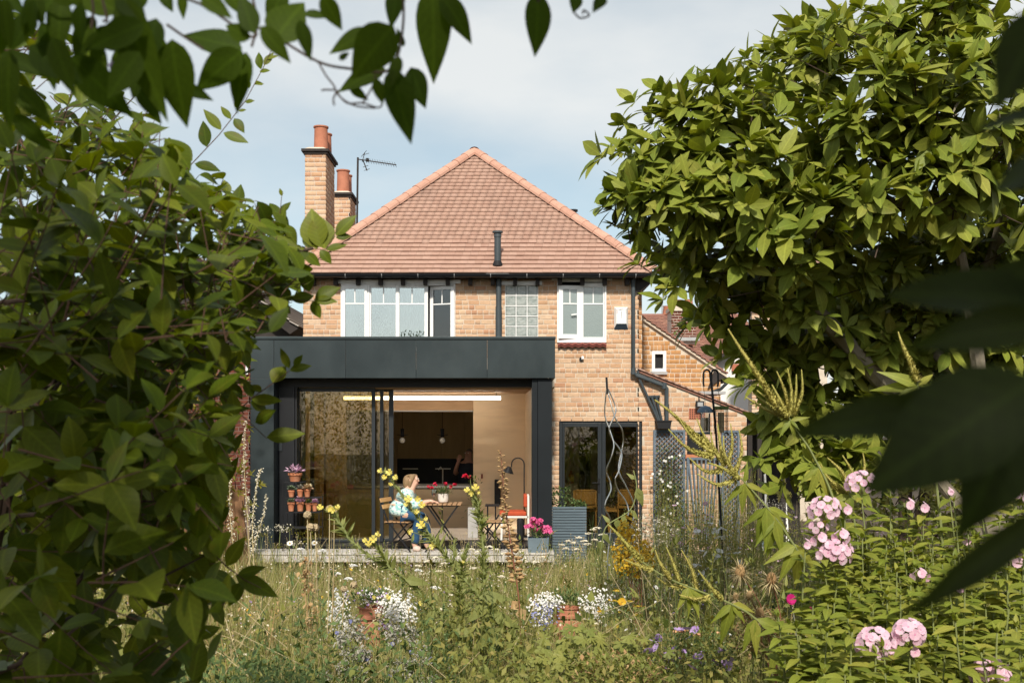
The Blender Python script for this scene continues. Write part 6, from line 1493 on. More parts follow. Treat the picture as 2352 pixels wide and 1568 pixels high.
limbs = [[(2330,1700,8.5),(2300,1300,8.6),(2240,1080,8.7),(2120,960,8.8),(2000,850,8.7),(1900,740,8.5),(1800,650,8.3),(1700,560,8.2),(1600,470,8.1)],
         [(2290,1250,8.6),(2180,1130,8.9),(2070,1010,9.0),(1960,960,9.0),(1860,950,9.0)], [(2240,1080,8.7),(2250,900,8.5),(2230,720,8.4),(2200,560,8.3),(2160,420,8.0),(2120,320,7.8)],
         [(2250,900,8.5),(2130,800,8.9),(2010,770,9.0),(1930,740,8.9)], [(2230,720,8.4),(2290,560,8.5),(2310,400,8.4),(2300,250,8.4)], [(2200,560,8.3),(2080,480,8.2),(1960,420,8.0),(1860,380,8.0)],
         [(2160,420,8.0),(2190,250,8.6),(2200,120,9.0),(2180,0,9.0)], [(2190,250,8.6),(2110,120,9.0),(2010,80,9.0),(1930,100,8.9)], [(2200,120,9),(2270,40,8.9),(2340,-20,8.8)], [(1900,740,8.5),(1830,780,8.8),(1770,820,8.8)], [(2120,960,8.8),(2110,780,8.9),(2140,650,8.8)],
         [(2080,480,8.2),(2040,380,7.9),(1980,330,7.8)], [(1800,650,8.3),(1830,530,8.0),(1720,430,7.9)], [(1700,560,8.2),(1600,610,8.3)]]
for i, l in enumerate(limbs):
    pts = [P(*q) for q in l]; n = len(pts); r0 = .11 if i == 0 else (.06 if i < 5 else .035)
    q = spline(pts, 5); MB().tube(q, [r0*(1-.8*k/(len(q)-1))+.008 for k in range(len(q))], 8).build('trunk' if i == 0 else 'branch', MAT['bark'], mag, smooth=True)
# a drooping lower leaf spray is part of the same crown; dark evergreens close the view behind it
def backing_tree(name, label, cat, blobs, mat, per, size, seed, trunk=None, group=None, n_parts=60):
    cx, cy, rp, d = blobs[0]; t = thing(name, label, cat, (X(cx, d), d, 0), group); it, tw_ = blob_foliage(blobs, per, 7, size, 1.2, T_SMALL, seed, fill=.35)
    foliage(t, T_SMALL, it, MAT[mat], n_parts); twig_part(tw_, MAT['bark_dark'], t, .007, frac=.3)
    if trunk:
        for tx, ty in trunk: MB().tube([(X(cx, d), d, 0), P((cx+tx)/2, (cy+ty)/2+60, d), P(tx, ty, d)], [.10, .07, .03], 7).build('trunk', MAT['bark_dark'], t)
    return t
backing_tree('evergreen_tree', 'dark evergreen tree filling the view behind the magnolia trunk', 'tree', [(2080,900,170,13.5),(2250,850,190,13.5),(2360,700,200,13.5),(2190,650,180,14.0),(2000,760,140,14.0),(2330,1000,190,13),(2120,1040,150,13),(2330,450,170,14.5)], 'leaf_back', 130, .16, 11, trunk=[(2080,820),(2260,760)])
backing_tree('garden_shrub', 'olive green shrub below the magnolia beside the garden store', 'shrub', [(1850,1120,70,12.5),(1930,1120,90,12),(2050,1140,110,11.5),(1900,1000,80,14),(1790,900,60,15.5),(2180,1130,120,11.5),(2300,1150,120,11.5),(1890,1060,70,13),(2060,1215,80,11),(2160,1225,90,11),(2260,1230,90,11)], 'leaf_ground', 190, .09, 12)
backing_tree('golden_shrub', 'yellow green shrub lit behind the dark right hand leaves', 'shrub', [(2200,930,60,12.2),(2280,900,60,12.2),(2160,880,50,12.3)], 'leaf_hedge', 240, .07, 13)
backing_tree('boundary_hedge', 'yellow green hedge glimpsed through the big left shrub', 'hedge', [(100,900,170,14.5),(260,930,160,14.5),(400,960,130,14.5),(490,1010,100,14.6),(520,1140,90,14.2),(430,1180,140,14),(290,1180,160,14),(120,1180,180,14),(-30,1040,170,14),(30,1250,150,13.5),(500,900,70,15.2),(545,760,45,15.5)], 'leaf_hedge', 120, .085, 14)
backing_tree('hazel_tree', 'pale yellow green tree showing behind the upper left shrub leaves', 'tree', [(220,680,120,17),(330,730,110,17),(120,760,130,17),(380,640,60,17),(260,560,70,17.2),(60,620,110,17)], 'leaf_hedge', 70, .11, 15, trunk=[(220,620),(330,680)])

# ---- large leaved shrub on the left
T_BUSH = [leaf_tmpl(1, .54, fold=.16, droop=.14, n=8, tipw=.82), leaf_tmpl(1, .60, fold=.25, droop=.28, n=8, tipw=.9, wave=.012), leaf_tmpl(1, .50, fold=.10, droop=.05, n=8, tipw=.8)]
ds = 3.0; bush = thing('leafy_shrub', 'large dark leaved shrub with red brown twigs filling the left edge', 'shrub', (X(-60, ds), ds, 0))
POLY = [(-80,20),(60,60),(170,130),(240,220),(330,280),(380,380),(470,430),(540,500),(610,560),(640,660),(610,740),(560,790),(560,900),(520,1000),(530,1090),(500,1180),(470,1270),(530,1370),(450,1450),(410,1568),(380,1650),(-80,1650)]
def inside(x, y, poly):
    c = False; n = len(poly)
    for i in range(n):
        (x0, y0), (x1, y1) = poly[i], poly[i-1]
        if (y0 > y) != (y1 > y) and x < (x1-x0)*(y-y0)/(y1-y0)+x0: c = not c
    return c
POLX = [(-200,-20),(80,30),(200,100),(275,190),(360,250),(420,350),(490,390),(560,440),(650,500),(700,560),(720,640),(660,720),(600,780),(590,850),(565,930),(545,1000),(550,1060),(500,1120),(545,1180),(490,1260),(560,1350),(500,1400),(530,1450),(430,1490),(470,1568),(420,1750),(-200,1750)]
r = random.Random(21); items = []; twg = []
def twig(px, py, d, ang, L_, size, n, lv=None):
    """twig with opposite leaves, pointing at the picture angle ang (up = 90)"""
    a = math.radians(ang); dr = np.array((math.cos(a), r.uniform(-.45, .35), math.sin(a))); dr /= np.linalg.norm(dr)
    p = np.array(P(px, py, d)); pts = [p.copy()]; cur = dr.copy()
    for i in range(n):
        cur = cur+rdir(r)*.10+np.array((0, 0, -.02)); cur /= np.linalg.norm(cur); p = p+cur*L_/n; pts.append(p.copy())
        ro = r.uniform(-.4, .4)+(PI/2 if i % 2 else 0); Rf = frame(cur)
        for s in (1, -1):
            if r.random() < .08: continue
            side = (Rf[:, 1]*math.cos(ro)+Rf[:, 2]*math.sin(ro))*s; q = cur*r.uniform(.35, .75)+side+np.array((0, 0, -.12)); q /= np.linalg.norm(q)
            sz = size*(1-.35*i/n)*r.uniform(.75, 1.15)
            if inside(*px_of(p+q*sz), POLX): items.append((r.randrange(3), p, frame(q, up=np.array((0, -.45, .9))+rdir(r)*.45), sz))
    if inside(*px_of(p+cur*size*.7), POLX): items.append((r.randrange(3), p, frame(cur+rdir(r)*.2, up=np.array((0, -.5, .9))), size*.7))
    pts = [x for x in pts if inside(*px_of(x), POLX)]
    if len(pts) > 1: twg.append(pts)
cnt = 0
while cnt < 650:
    px, py = r.uniform(-80, 640), r.uniform(20, 1640)
    if not inside(px, py, POLY): continue
    dens = .45 if py < 480 else (.75 if py < 800 else (1 if py < 1220 else (.75 if px < 120 else .3)))
    if py > 800 and px > 470: dens *= .5
    if r.random() > dens: continue
    d = r.uniform(2.3, 4.3); edge = not inside(px+70, py-30, POLY); ang = r.gauss(38, 40) if py < 900 else r.gauss(5, 50)
    big = py > 780 and px < 420; size = r.uniform(.10, .145) if big else r.uniform(.075, .112)
    if r.random() < .08 and py > 600: d = r.uniform(1.8, 2.2); size *= .85
    twig(px-40*math.cos(math.radians(ang)), py+40*math.sin(math.radians(ang)), d, ang, r.uniform(.16, .34), size, r.randint(2, 4)); cnt += 1
PB = [(470,410),(600,480),(690,560),(700,650),(640,730),(540,800),(470,720)]; cnt = 0
while cnt < 75:
    px, py = r.uniform(460, 710), r.uniform(400, 800)
    if inside(px, py, PB): twig(px-30, py+20, r.uniform(2.6, 3.6), r.gauss(35, 30), r.uniform(.14, .26), r.uniform(.075, .11), r.randint(2, 3)); cnt += 1
# shoots measured one by one along the outline
def shoot(stem, leaves, d, rad=.0035):
    twg.append([np.array(P(x, y, d)) for x, y in stem])
    for b, t, w in leaves: items.append(leaf_px(b, t, d, w, r.randrange(3), depth=r.uniform(-.02, .02)))
shoot([(515,917),(548,948),(579,975),(612,1006)], [((577,917),(648,919),.9),((575,922),(615,938),1.3),((586,970),(632,940),1.3),((612,1004),(701,993),.95),((548,950),(520,985),1)], 2.9)
shoot([(540,950),(581,912),(627,880),(665,851)], [((626,879),(652,836),1.35),((665,846),(643,798),.75),((676,842),(693,813),1.1),((665,851),(716,836),.8),((580,912),(560,870),1),((600,900),(575,880),1)], 2.9)
shoot([(640,620),(687,590),(714,572),(748,573),(776,525)], [((727,572),(713,476),1.25),((746,572),(727,488),1.35),((771,541),(816,491),.9),((771,546),(806,539),.9),((748,573),(798,560),.8),((735,574),(760,602),1),((714,572),(700,530),1),((700,580),(735,610),1),((687,590),(690,635),1)], 3.0)
shoot([(586,676),(640,682),(667,689),(721,691)], [((670,689),(722,676),1.1),((722,689),(776,655),.9),((718,691),(733,728),1),((667,689),(640,650),1),((640,684),(665,720),1),((720,690),(770,688),.7)], 2.95)
shoot([(420,395),(439,378),(503,310),(563,233),(604,157),(630,101)], [((475,338),(465,276),1),((508,299),(467,249),.8),((530,274),(507,243),.9),((513,305),(571,327),.8),((538,272),(561,303),1),((447,376),(506,388),.9),((442,370),(393,313),.8),((548,255),(566,252),1),((546,252),(541,224),1),((563,235),(584,230),1),((573,203),(563,176),1),((584,195),(607,187),1),((596,165),(620,160),1),((600,160),(590,118),.8),((606,150),(628,120),.9),((625,105),(640,78),.8),((612,135),(640,128),.7)], 3.4, .0025)
shoot([(560,560),(600,540),(640,520),(648,440)], [((640,520),(652,470),1),((640,500),(620,460),.9),((642,490),(668,462),.9),((648,450),(642,432),1),((630,530),(668,520),1),((610,540),(600,505),.9),((545,480),(550,420),1),((560,500),(590,488),.9)], 3.3, .003)
shoot([(470,1250),(520,1300),(560,1330),(600,1350)], [((540,1320),(640,1370),.7),((545,1320),(610,1300),.7),((520,1300),(560,1230),.9),((560,1335),(520,1390),.9),((500,1290),(470,1230),1)], 2.6)
items_b = items
foliage(bush, T_BUSH, items_b, MAT['leaf_bush'], 300, smooth=True)
m = MB()
for pts in twg: m.tube(pts, [0.0019*(1-.5*i/max(1, len(pts)-1)) for i in range(len(pts))], 5, cap=False)
stuff(m.build('twig', MAT['twig_red'], bush))
BR = [[(-60,1700,3),(-20,1300,3),(60,1000,3),(150,830,3.1),(280,700,3.1),(400,640,3.1),(560,600,3.1),(640,585,3.0),(720,570,3.0)], [(-20,1300,3),(40,900,2.8),(90,640,2.8),(40,440,2.9),(10,250,3)], [(60,1000,3),(200,790,3),(330,680,3.2),(410,470,3.3),(425,385,3.4)],
      [(-60,1650,3),(100,1450,2.7),(260,1230,2.7),(400,1150,2.8),(520,1110,2.9)], [(-40,1200,2.7),(100,1180,2.6),(230,1210,2.6),(330,1150,2.7),(460,1180,2.6)], [(20,950,2.6),(140,820,2.6),(280,770,2.7),(420,770,2.8),(520,905,2.9)], [(100,1450,2.7),(240,1380,2.6),(360,1330,2.6),(480,1270,2.6)],
      [(-80,700,2.6),(60,690,2.6),(190,680,2.7),(300,700,2.8)], [(90,640,2.8),(160,420,3.2),(240,300,3.4),(320,210,3.5)], [(-40,1560,2.4),(140,1470,2.4),(300,1320,2.5)], [(200,790,3),(320,800,3.1),(450,830,3),(560,950,2.9)], [(30,300,3),(110,400,3),(180,470,3.1),(215,560,3.1)]]
for i, l in enumerate(BR):
    q = spline([P(*x) for x in l], 4); r0 = .018 if i == 0 else .0065
    MB().tube(q, [r0*(1-.75*k/(len(q)-1)) for k in range(len(q))], 6).build('stem' if i == 0 else 'branch', MAT['bark_dark'], bush, smooth=True)

# ---- clematis hanging over the top of the view
kf = .5988; dv = 1.25; vine = thing('clematis_vine', 'dark clematis leaves and curling tendrils hanging across the top edge', 'vine', P(600, -40, dv))
T_VINE = [leaf_tmpl(1, .46, fold=.12, droop=.10, n=9, tipw=.72), leaf_tmpl(1, .5, fold=.2, droop=.22, n=9, tipw=.7)]
VL = [((150,-20),(110,100),1.1),((190,-20),(320,5),1.2),((470,-20),(600,440),.62),((360,60),(265,250),1.05),((270,215),(500,450),1.0),((600,70),(545,260),1.15),((660,150),(690,482),1.0),((590,240),(700,380),.8),((930,190),(695,120),1.0),((930,195),(740,345),1.05),((945,200),(893,425),.8),((960,150),(850,90),1.0),((1000,100),(1115,240),.9),((975,130),(920,-30),1.1),
      ((1050,160),(1165,-10),1.5),((1148,75),(1195,232),.85),((1165,55),(1268,56),.8),((1235,-20),(1310,118),1.1),((1530,-60),(1495,105),1.0),((1510,100),(1340,290),1.35),((1425,115),(1256,198),1.0),((1300,230),(1340,200),1.2),((1660,-60),(1668,312),.80),((1690,-20),(1818,152),.90),((2065,-30),(2060,212),.95),((2215,-20),(2200,46),1.3),((2320,-10),(2275,36),1.2),((1500,260),(1580,545),.85),((1575,258),(1630,412),1.1),((1480,265),(1285,328),.95),
      ((1340,330),(1412,385),.9),((1440,300),(1468,400),1.0),((700,-30),(700,75),.9),((770,-20),(885,65),.9),((40,200),(5,480),.8),((60,330),(195,470),.9),((0,210),(172,275),.8),((50,440),(195,572),.8),((240,-30),(360,20),1.0),((560,-40),(480,60),1.2),((620,-30),(660,40),1.2),((400,130),(300,200),1.0),((520,330),(620,470),.8),((700,330),(810,380),.8),((860,-50),(935,60),1.1),((420,90),(500,210),1.0),((1090,-40),(1020,90),1.2),((1550,180),(1520,110),.8),
      ((450,-30),(560,90),1.1),((300,-40),(240,30),1.1),((30,-20),(90,60),1.0),((1530,215),(1500,330),.9)]
rv = random.Random(4)
for _ in range(30):
    bx_, by_ = rv.uniform(-20, 600), rv.uniform(-60, 210)*(1-.0006*0); a_ = math.radians(rv.gauss(90, 35)); l_ = rv.uniform(130, 250); VL.append(((bx_, by_), (bx_+l_*math.cos(a_), by_+l_*math.sin(a_)), rv.uniform(.8, 1.1)))
it = [leaf_px((b[0]*kf, b[1]*kf), (t[0]*kf, t[1]*kf), dv+random.uniform(-.12, .12), w, random.randrange(2), depth=random.uniform(-.012, .012), face=(random.uniform(-.4, .4), -1, random.uniform(-.25, .35))) for b, t, w in VL]
foliage(vine, T_VINE, it, MAT['leaf_vine'], 300, smooth=True)
m = MB()
for l in ([(-60,-30),(300,-25),(700,-10),(960,140),(1000,110),(1215,235),(1350,265),(1480,275),(1530,200),(1548,60),(1540,-60)], [(960,-40),(985,80),(965,180)], [(640,95),(690,130),(780,190)], [(350,-20),(358,40),(350,110)], [(1660,-60),(1800,-50),(2000,-60),(2200,-40),(2350,-30)], [(390,-10),(410,75),(395,80)], [(1640,-60),(1655,-10)], [(2065,-50),(2065,10)]):
    m.tube(spline([P(x*kf, y*kf, dv) for x, y in l], 5), .0016, 5)
m.build('stem', MAT['bark_dark'], vine, smooth=True)
for l in ([(1222,240),(1250,290),(1285,340),(1240,345),(1235,350)], [(1285,345),(1330,395),(1390,395),(1455,413),(1475,370),(1500,338)], [(1285,350),(1320,385),(1370,408),(1440,415)], [(1440,290),(1430,330),(1390,400)], [(1300,345),(1280,375),(1282,405)], [(2200,45),(2225,70),(2260,60),(2240,40),(2235,55)], [(420,290),(440,270),(470,260)]):
    MB().tube(spline([P(x*kf, y*kf, dv) for x, y in l], 6), .0011, 5).build('tendril', MAT['bark_dark'], vine, smooth=True)
it = [leaf_px((420*kf, 245*kf), ((425+k*17)*kf, (280-abs(k-2)*9)*kf), dv-.02, 1.2, 0) for k in range(-1, 5)]
V_, F_ = join(T_VINE, it); put('faded_flower', np_mesh('faded_flower', V_-np.array(org(vine)), F_, MAT['petal_violet']), vine)

# ---- big near leaves at the right edge
dn = .5; nb_ = thing('leafy_branch', 'very close dark out of focus leaves reaching in from the right edge', 'branch', P(2420, 950, dn))
T_NEAR = [leaf_tmpl(1, .6, fold=.18, droop=.18, n=8, tipw=.8, wave=.02), leaf_tmpl(1, .6, fold=.3, droop=.1, n=8, tipw=.7, wave=.03)]
NL = [((2400,700),(2060,640),1.0,.02),((2400,740),(2090,790),.8,0),((2420,930),(2005,920),.85,.03),((2150,940),(1808,990),.75,.02),((2380,870),(1995,1110),1.25,-.02),((2360,900),(2210,1245),1.2,.02),((2430,1150),(2090,1425),.42,-.01),((2400,30),(2290,240),1.2,.03),((2420,260),(2240,275),.8,0),((2420,370),(2275,430),1.3,.02),((2420,600),(2200,690),.9,.03),((2440,560),(2360,760),1.3,0)]
it = [leaf_px(b, t, dn+o_*.7, w*.72, i % 2, depth=random.uniform(-.01, .03), face=(random.uniform(-.3, .3), -1, random.uniform(.15, .7))) for i, (b, t, w, o_) in enumerate(NL)]
foliage(nb_, T_NEAR, it, MAT['leaf_dark'], 300, smooth=True)
m = MB()
for l in ([(2500,1500),(2440,1180),(2420,900),(2430,600),(2420,300),(2440,-60)],): m.tube(spline([P(x, y, dn+.02) for x, y in l], 5), .004, 6)
m.build('twig', MAT['bark_dark'], nb_, smooth=True)

# ---- trees behind the viewpoint: they shade the nearest leaves and show in the glass doors
t = thing('overhanging_tree', 'leafy tree overhanging the viewpoint and shading the nearest leaves', 'tree', (-2.2, -1.6, 0)); it = []
for (cx, cy, cz, rx, ry, rz, n) in ((-1.9,-.9,4.2,1.4,.9,1.4,6200), (.55,-.7,3.7,.95,.8,1.1,4600), (-3.2,-.7,4.0,1.3,.9,1.5,4800)):
    for _ in range(n):
        u = rdir()*random.random()**.4; it.append((random.randrange(2), np.array((cx+u[0]*rx, cy+u[1]*ry, cz+u[2]*rz)), frame(rdir()+np.array((0, 0, -.2))), random.uniform(.09, .16)))
foliage(t, T_SMALL, it, MAT['leaf_back'], 0)
MB().tube([(-2.2,-1.6,0), (-2.1,-1.5,1.6), (-1.7,-1.1,3.4), (-1.3,-.9,4.6)], [.14, .12, .08, .03], 8).build('trunk', MAT['bark'], t)
MB().tube([(-2.1,-1.5,1.9), (-1.0,-1.0,3.3), (.2,-.8,4.1)], [.07, .05, .02], 7).build('limb', MAT['bark'], t)
t = thing('rear_hedge', 'tall yellow green trees along the boundary behind the viewpoint', 'hedge', (-4, -8, 0)); it = []
for k in range(16):
    cx = -13+k*1.6; h = random.uniform(5.0, 5.6)
    for _ in range(4200):
        it.append((random.randrange(2), np.array((cx+random.uniform(-.9, .9), -8+random.uniform(-.8, .8), random.uniform(0, h)-random.random()**3*.4)), frame(rdir()), random.uniform(.08, .17)))
foliage(t, T_SMALL, it, MAT['leaf_hedge'], 0)
for k in range(6): MB().tube([(-12+k*4, -8, 0), (-11.8+k*4, -8, 3)], [.1, .05], 6).build('trunk', MAT['bark'], t)
# =================================================================== THE GARDEN FLOOR
rg_ = random.Random(77)
def blade(seed):
    q = random.Random(seed); b = q.uniform(.1, .45); vs = []; n = 3
    for i in range(n+1):
        t = i/n; w = .5*(1-t)**.7
        if i < n: vs += [(-w, b*t*t, t), (w, b*t*t, t)]
        else: vs.append((0, b*t*t, t))
    return np.array(vs), [(0, 1, 3, 2), (2, 3, 5, 4), (4, 5, 6)]
def field(name, n, sampler, mat, hmin, hmax, width, kind=True):
    tms = [blade(k) for k in range(4)]; Vs = []; Fs = []; off = 0; q = np.random.default_rng(n)
    pos = sampler(n, q); n = len(pos); h = q.uniform(hmin, hmax, n)*pos[:, 3]; a = q.uniform(0, 2*PI, n); lean = q.normal(0, .12, (n, 2)); k = q.integers(0, 4, n)
    for j in range(4):
        s = np.where(k == j)[0]; T, Fc = tms[j]; ca, sa = np.cos(a[s]), np.sin(a[s])
        lx, ly, lz = T[None, :, 0]*width, T[None, :, 1]*h[s, None], T[None, :, 2]*h[s, None]
        x = lx*ca[:, None]-ly*sa[:, None]+lean[s, 0, None]*lz+pos[s, 0, None]; y = lx*sa[:, None]+ly*ca[:, None]+lean[s, 1, None]*lz+pos[s, 1, None]; z = lz+pos[s, 2, None]
        Vs.append(np.stack([x, y, z], -1).reshape(-1, 3)); t3 = tri(Fc); Fs.append((t3[None]+(len(T)*np.arange(len(s))+off)[:, None, None]).reshape(-1, 3)); off += len(s)*len(T)
    o = put(name, np_mesh(name, np.concatenate(Vs), np.concatenate(Fs), mat), None)
    if kind: stuff(o)
    return o
def on_path(x, y): return ((np.abs(x-X(1485, 14.5)) < .62) & (y > 12.9) & (y < 15.7)) | ((np.abs(x-X(985, 9.8)) < .25) & (y > 9.3) & (y < 10.3))
def samp(d0, d1, scale=lambda d: 1.0, x0=-60, x1=2420):
    def f(n, q):
        d = np.sqrt(q.uniform(d0*d0, d1*d1, n)); px = q.uniform(x0, x1, n); x = (px-CX)*d/F; keep = ~on_path(x, d) | (q.random(n) < .35); x, d = x[keep], d[keep]
        clump = np.array([1.0+.45*math.sin(a*2.1+1.3*math.sin(b*1.7))*math.cos(b*1.3+a) for a, b in zip(x, d)])
        return np.stack([x, d, np.zeros_like(x), clump*np.array([scale(v) for v in d])], 1)
    return f
field('meadow_grass', 60000, samp(9.0, 16.0, lambda d: 1.0 if d < 14.5 else 1.0-.36*(d-14.5)), MAT['grass'], .16, .50, .006)
field('dry_grass', 15000, samp(8.0, 15.9, lambda d: 1.0 if d < 14.5 else 1.0-.38*(d-14.5)), MAT['straw'], .2, .55, .004)
def stalks(name, n, sampler, h0, h1, ls=1.0):
    q = np.random.default_rng(n+1); pos = sampler(n, q); m = MB(); it = []
    for p in pos:
        if any(a < CX+p[0]*F/p[1] < b and p[1] < c for a, b, c in ((765, 945, 10.1), (1205, 1400, 10.4), (1400, 1500, 10.7))): continue
        h = rg_.uniform(h0, h1)*min(1.1, p[3]+.15); b = Vector((p[0], p[1], 0)); e = b+Vector((rg_.gauss(0, .12), rg_.gauss(0, .08), h)); mid = b.lerp(e, .55)+Vector((rg_.gauss(0, .02), 0, .03)); m.tube([b, mid, e], [.0035, .003, .002], 3, cap=False)
        for k in range(int(rg_.randint(6, 16)*(2.2 if ls > 1 else 1))):
            t = rg_.uniform(.45 if ls == 1 else .1, 1.02); c = b.lerp(e, t); it.append((rg_.randrange(2), np.array(c)+rdir(rg_)*.02, frame(rdir(rg_)+np.array((0, 0, .7))), rg_.uniform(.018, .045)*ls))
    V_, F_ = join(T_LANCE if ls > 1 else T_SMALL, it); V0 = np.array([tuple(v) for v in m.v]); F0 = tri(m.f); return V0, F0, V_, F_
for mt_, n_, h_, rgn, *ls_ in (('straw', 260, (.45, .85), samp(8.6, 15.2)), ('leaf_ground', 420, (.4, .9), samp(8.2, 14.8)), ('dried', 160, (.4, .8), samp(8.2, 14)), ('leaf_prim', 260, (.6, 1.15), samp(9.5, 15.5, x0=1420, x1=2050)), ('leaf_herb', 220, (.5, .95), samp(9.0, 15.5, x0=1330, x1=2050)), ('straw', 130, (.7, 1.2), samp(9.5, 15.5, x0=1420, x1=1950)), ('straw', 240, (.3, .62), samp(14.2, 15.95, x0=420, x1=1500)), ('leaf_prim', 200, (.3, .6), samp(13.8, 15.95, x0=480, x1=1500)), ('leaf_ground', 300, (.9, 1.6), samp(12.5, 16.8, x0=1500, x1=1740)), ('leaf_geranium', 160, (.5, 1.0), samp(8.2, 11.5, x0=880, x1=1450)), ('leaf_prim', 95, (.7, 1.2), samp(7.6, 10.8, x0=890, x1=1780), 2.6), ('leaf_ground', 80, (.7, 1.25), samp(7.6, 11.5, x0=980, x1=1780), 2.4), ('leaf_herb', 60, (.5, .95), samp(7.4, 10.5, x0=560, x1=1250), 2.2), ('leaf_geranium', 40, (.6, 1.1), samp(7.4, 9.5, x0=1300, x1=1800), 2.6)):
    V0, F0, V_, F_ = stalks('wild_stems', n_, rgn, *h_, *ls_); stuff(put('wild_stems', np_mesh('wild_stems', np.concatenate([V0, V_]), np.concatenate([F0, F_+len(V0)]), MAT[mt_]), None))
field('near_grass', 9000, samp(6.2, 9.5), MAT['grass'], .25, .62, .006)
field('rough_grass', 16000, samp(15.0, 18.0, lambda d: .8, 1290, 2420), MAT['grass'], .15, .40, .008)
field('side_grass', 14000, samp(13, 24, lambda d: 1, -900, 540), MAT['grass'], .2, .5, .012)
def leafy(name, n, sampler, mat, size, hmax, tm=T_SMALL):
    q = np.random.default_rng(n+3); pos = sampler(n, q); items = []
    for p in pos:
        z = hmax*p[3]*rg_.random()**1.5; items.append((rg_.randrange(len(tm)), np.array((p[0]+rg_.gauss(0, .03), p[1]+rg_.gauss(0, .03), z+.01)), frame(rdir(rg_)+np.array((0, -.1, .55)), up=rdir(rg_)+np.array((0, -.4, .8))), size*rg_.uniform(.6, 1.3)))
    V_, F_ = join(tm, items); return stuff(put(name, np_mesh(name, V_, F_, mat), None))
leafy('ground_cover', 9000, samp(7.2, 10.8, lambda d: 1.2), MAT['leaf_ground'], .050, .34)
leafy('ground_cover', 3200, samp(6.4, 10.2, lambda d: 1.2), MAT['leaf_back'], .075, .36, T_ROUND)
leafy('ground_cover', 2600, samp(6.4, 10.2, lambda d: 1.2), MAT['leaf_geranium'], .08, .42, T_ROUND)
m_ = MB()
for _ in range(110):
    d_ = rg_.uniform(6.8, 12.5); px_ = rg_.uniform(430, 1950); a_ = Vector((X(px_, d_), d_, rg_.uniform(.02, .3))); l_ = rg_.uniform(.4, 1.1); an_ = rg_.choice((-1, 1))*rg_.uniform(.25, 1.3); b_ = a_+Vector((math.cos(an_)*l_*rg_.choice((-1, 1)), rg_.uniform(-.2, .2), abs(math.sin(an_))*l_))
    m_.tube([a_, a_.lerp(b_, .5)+Vector((0, 0, rg_.uniform(-.02, .06))), b_], [.0042, .0035, .002], 4, cap=False)
stuff(m_.build('fallen_stalks', MAT['straw']))
leafy('low_herbs', 6000, samp(5.6, 7.6, lambda d: 1.25, 1000, 1900), MAT['leaf_ground'], .055, .62)
leafy('low_herbs', 7000, samp(5.4, 7.8, lambda d: 1.1, 380, 1050), MAT['leaf_herb'], .05, .55)
leafy('leaf_litter', 8000, samp(6.6, 12, lambda d: .9), MAT['dried'], .045, .26)
leafy('broad_herbs', 2600, samp(6.2, 10.0), MAT['leaf_prim'], .10, .34, T_LANCE)
leafy('border_herbs', 14000, samp(10.5, 16.8, lambda d: 1.2, 1480, 2300), MAT['leaf_ground'], .05, .62)
leafy('border_herbs', 7000, samp(9.5, 15, lambda d: 1.1, -60, 540), MAT['leaf_ground'], .06, .55)
# small meadow flowers nobody could count
def specks(name, n, sampler, mat, rad, h0, h1):
    q = np.random.default_rng(n+9); pos = sampler(n, q); it = [(rg_.randrange(2), np.array((p[0], p[1], rg_.uniform(h0, h1))), np.stack([frame(rdir(rg_)*.7+np.array((0, -.6, 1)), up=(0, 1, .2))[:, k] for k in (1, 2, 0)], 1), rad*rg_.uniform(.6, 1.3)) for p in pos]
    V_, F_ = join(FLOW5, it); return stuff(put(name, np_mesh(name, V_, F_, mat), None))
leafy('meadow_herbs', 9000, samp(9.4, 15.6, lambda d: 1.0 if d < 14.3 else .6), MAT['leaf_ground'], .042, .36)
leafy('meadow_herbs', 2500, samp(9.0, 15.0), MAT['leaf_herb'], .05, .30)
specks('seed_heads', 2600, samp(9.0, 15.6), MAT['petal_cream'], .009, .22, .50)
specks('meadow_flowers', 420, samp(10, 15.6), MAT['petal_lilac'], .012, .18, .42)
specks('meadow_flowers', 80, samp(9, 15.8, x0=1380, x1=1800), MAT['petal_white'], .014, .3, .75)
specks('meadow_flowers', 90, samp(8, 14), MAT['petal_gold'], .013, .2, .5)
specks('meadow_flowers', 160, samp(12, 17.5, x0=1700, x1=2100), MAT['petal_pink'], .02, .4, .8)

# ---- stone path
path = structure(bpy.data.objects.new('path', None)); COL.objects.link(path); path.location = (X(1485, 14.5), 14.5, 0); ORG[path] = Vector(path.location)
def slab(x0, x1, y0, y1, h=.04, mt='stone'):
    m = MB(); j = lambda: random.uniform(-.02, .02); q = [(x0+j(), y0+j()), (x1+j(), y0+j()), (x1+j(), y1+j()), (x0+j(), y1+j())]
    m.add([(a, b, 0) for a, b in q]+[(a, b, h) for a, b in q], [(0,3,2,1),(4,5,6,7),(0,1,5,4),(1,2,6,5),(2,3,7,6),(3,0,4,7)]); m.build('paving_stone', MAT[mt], path, bevel=.008)
for i, y in enumerate((12.95, 13.5, 14.05, 14.6, 15.15)): slab(X(1478, y)-.50+.05*(i % 2), X(1478, y)+.48-.04*(i % 2), y, y+.46)
slab(X(985, 9.8)-.24, X(985, 9.8)+.26, 9.35, 9.85); slab(X(985, 9.8)-.20, X(985, 9.8)+.22, 9.92, 10.3)

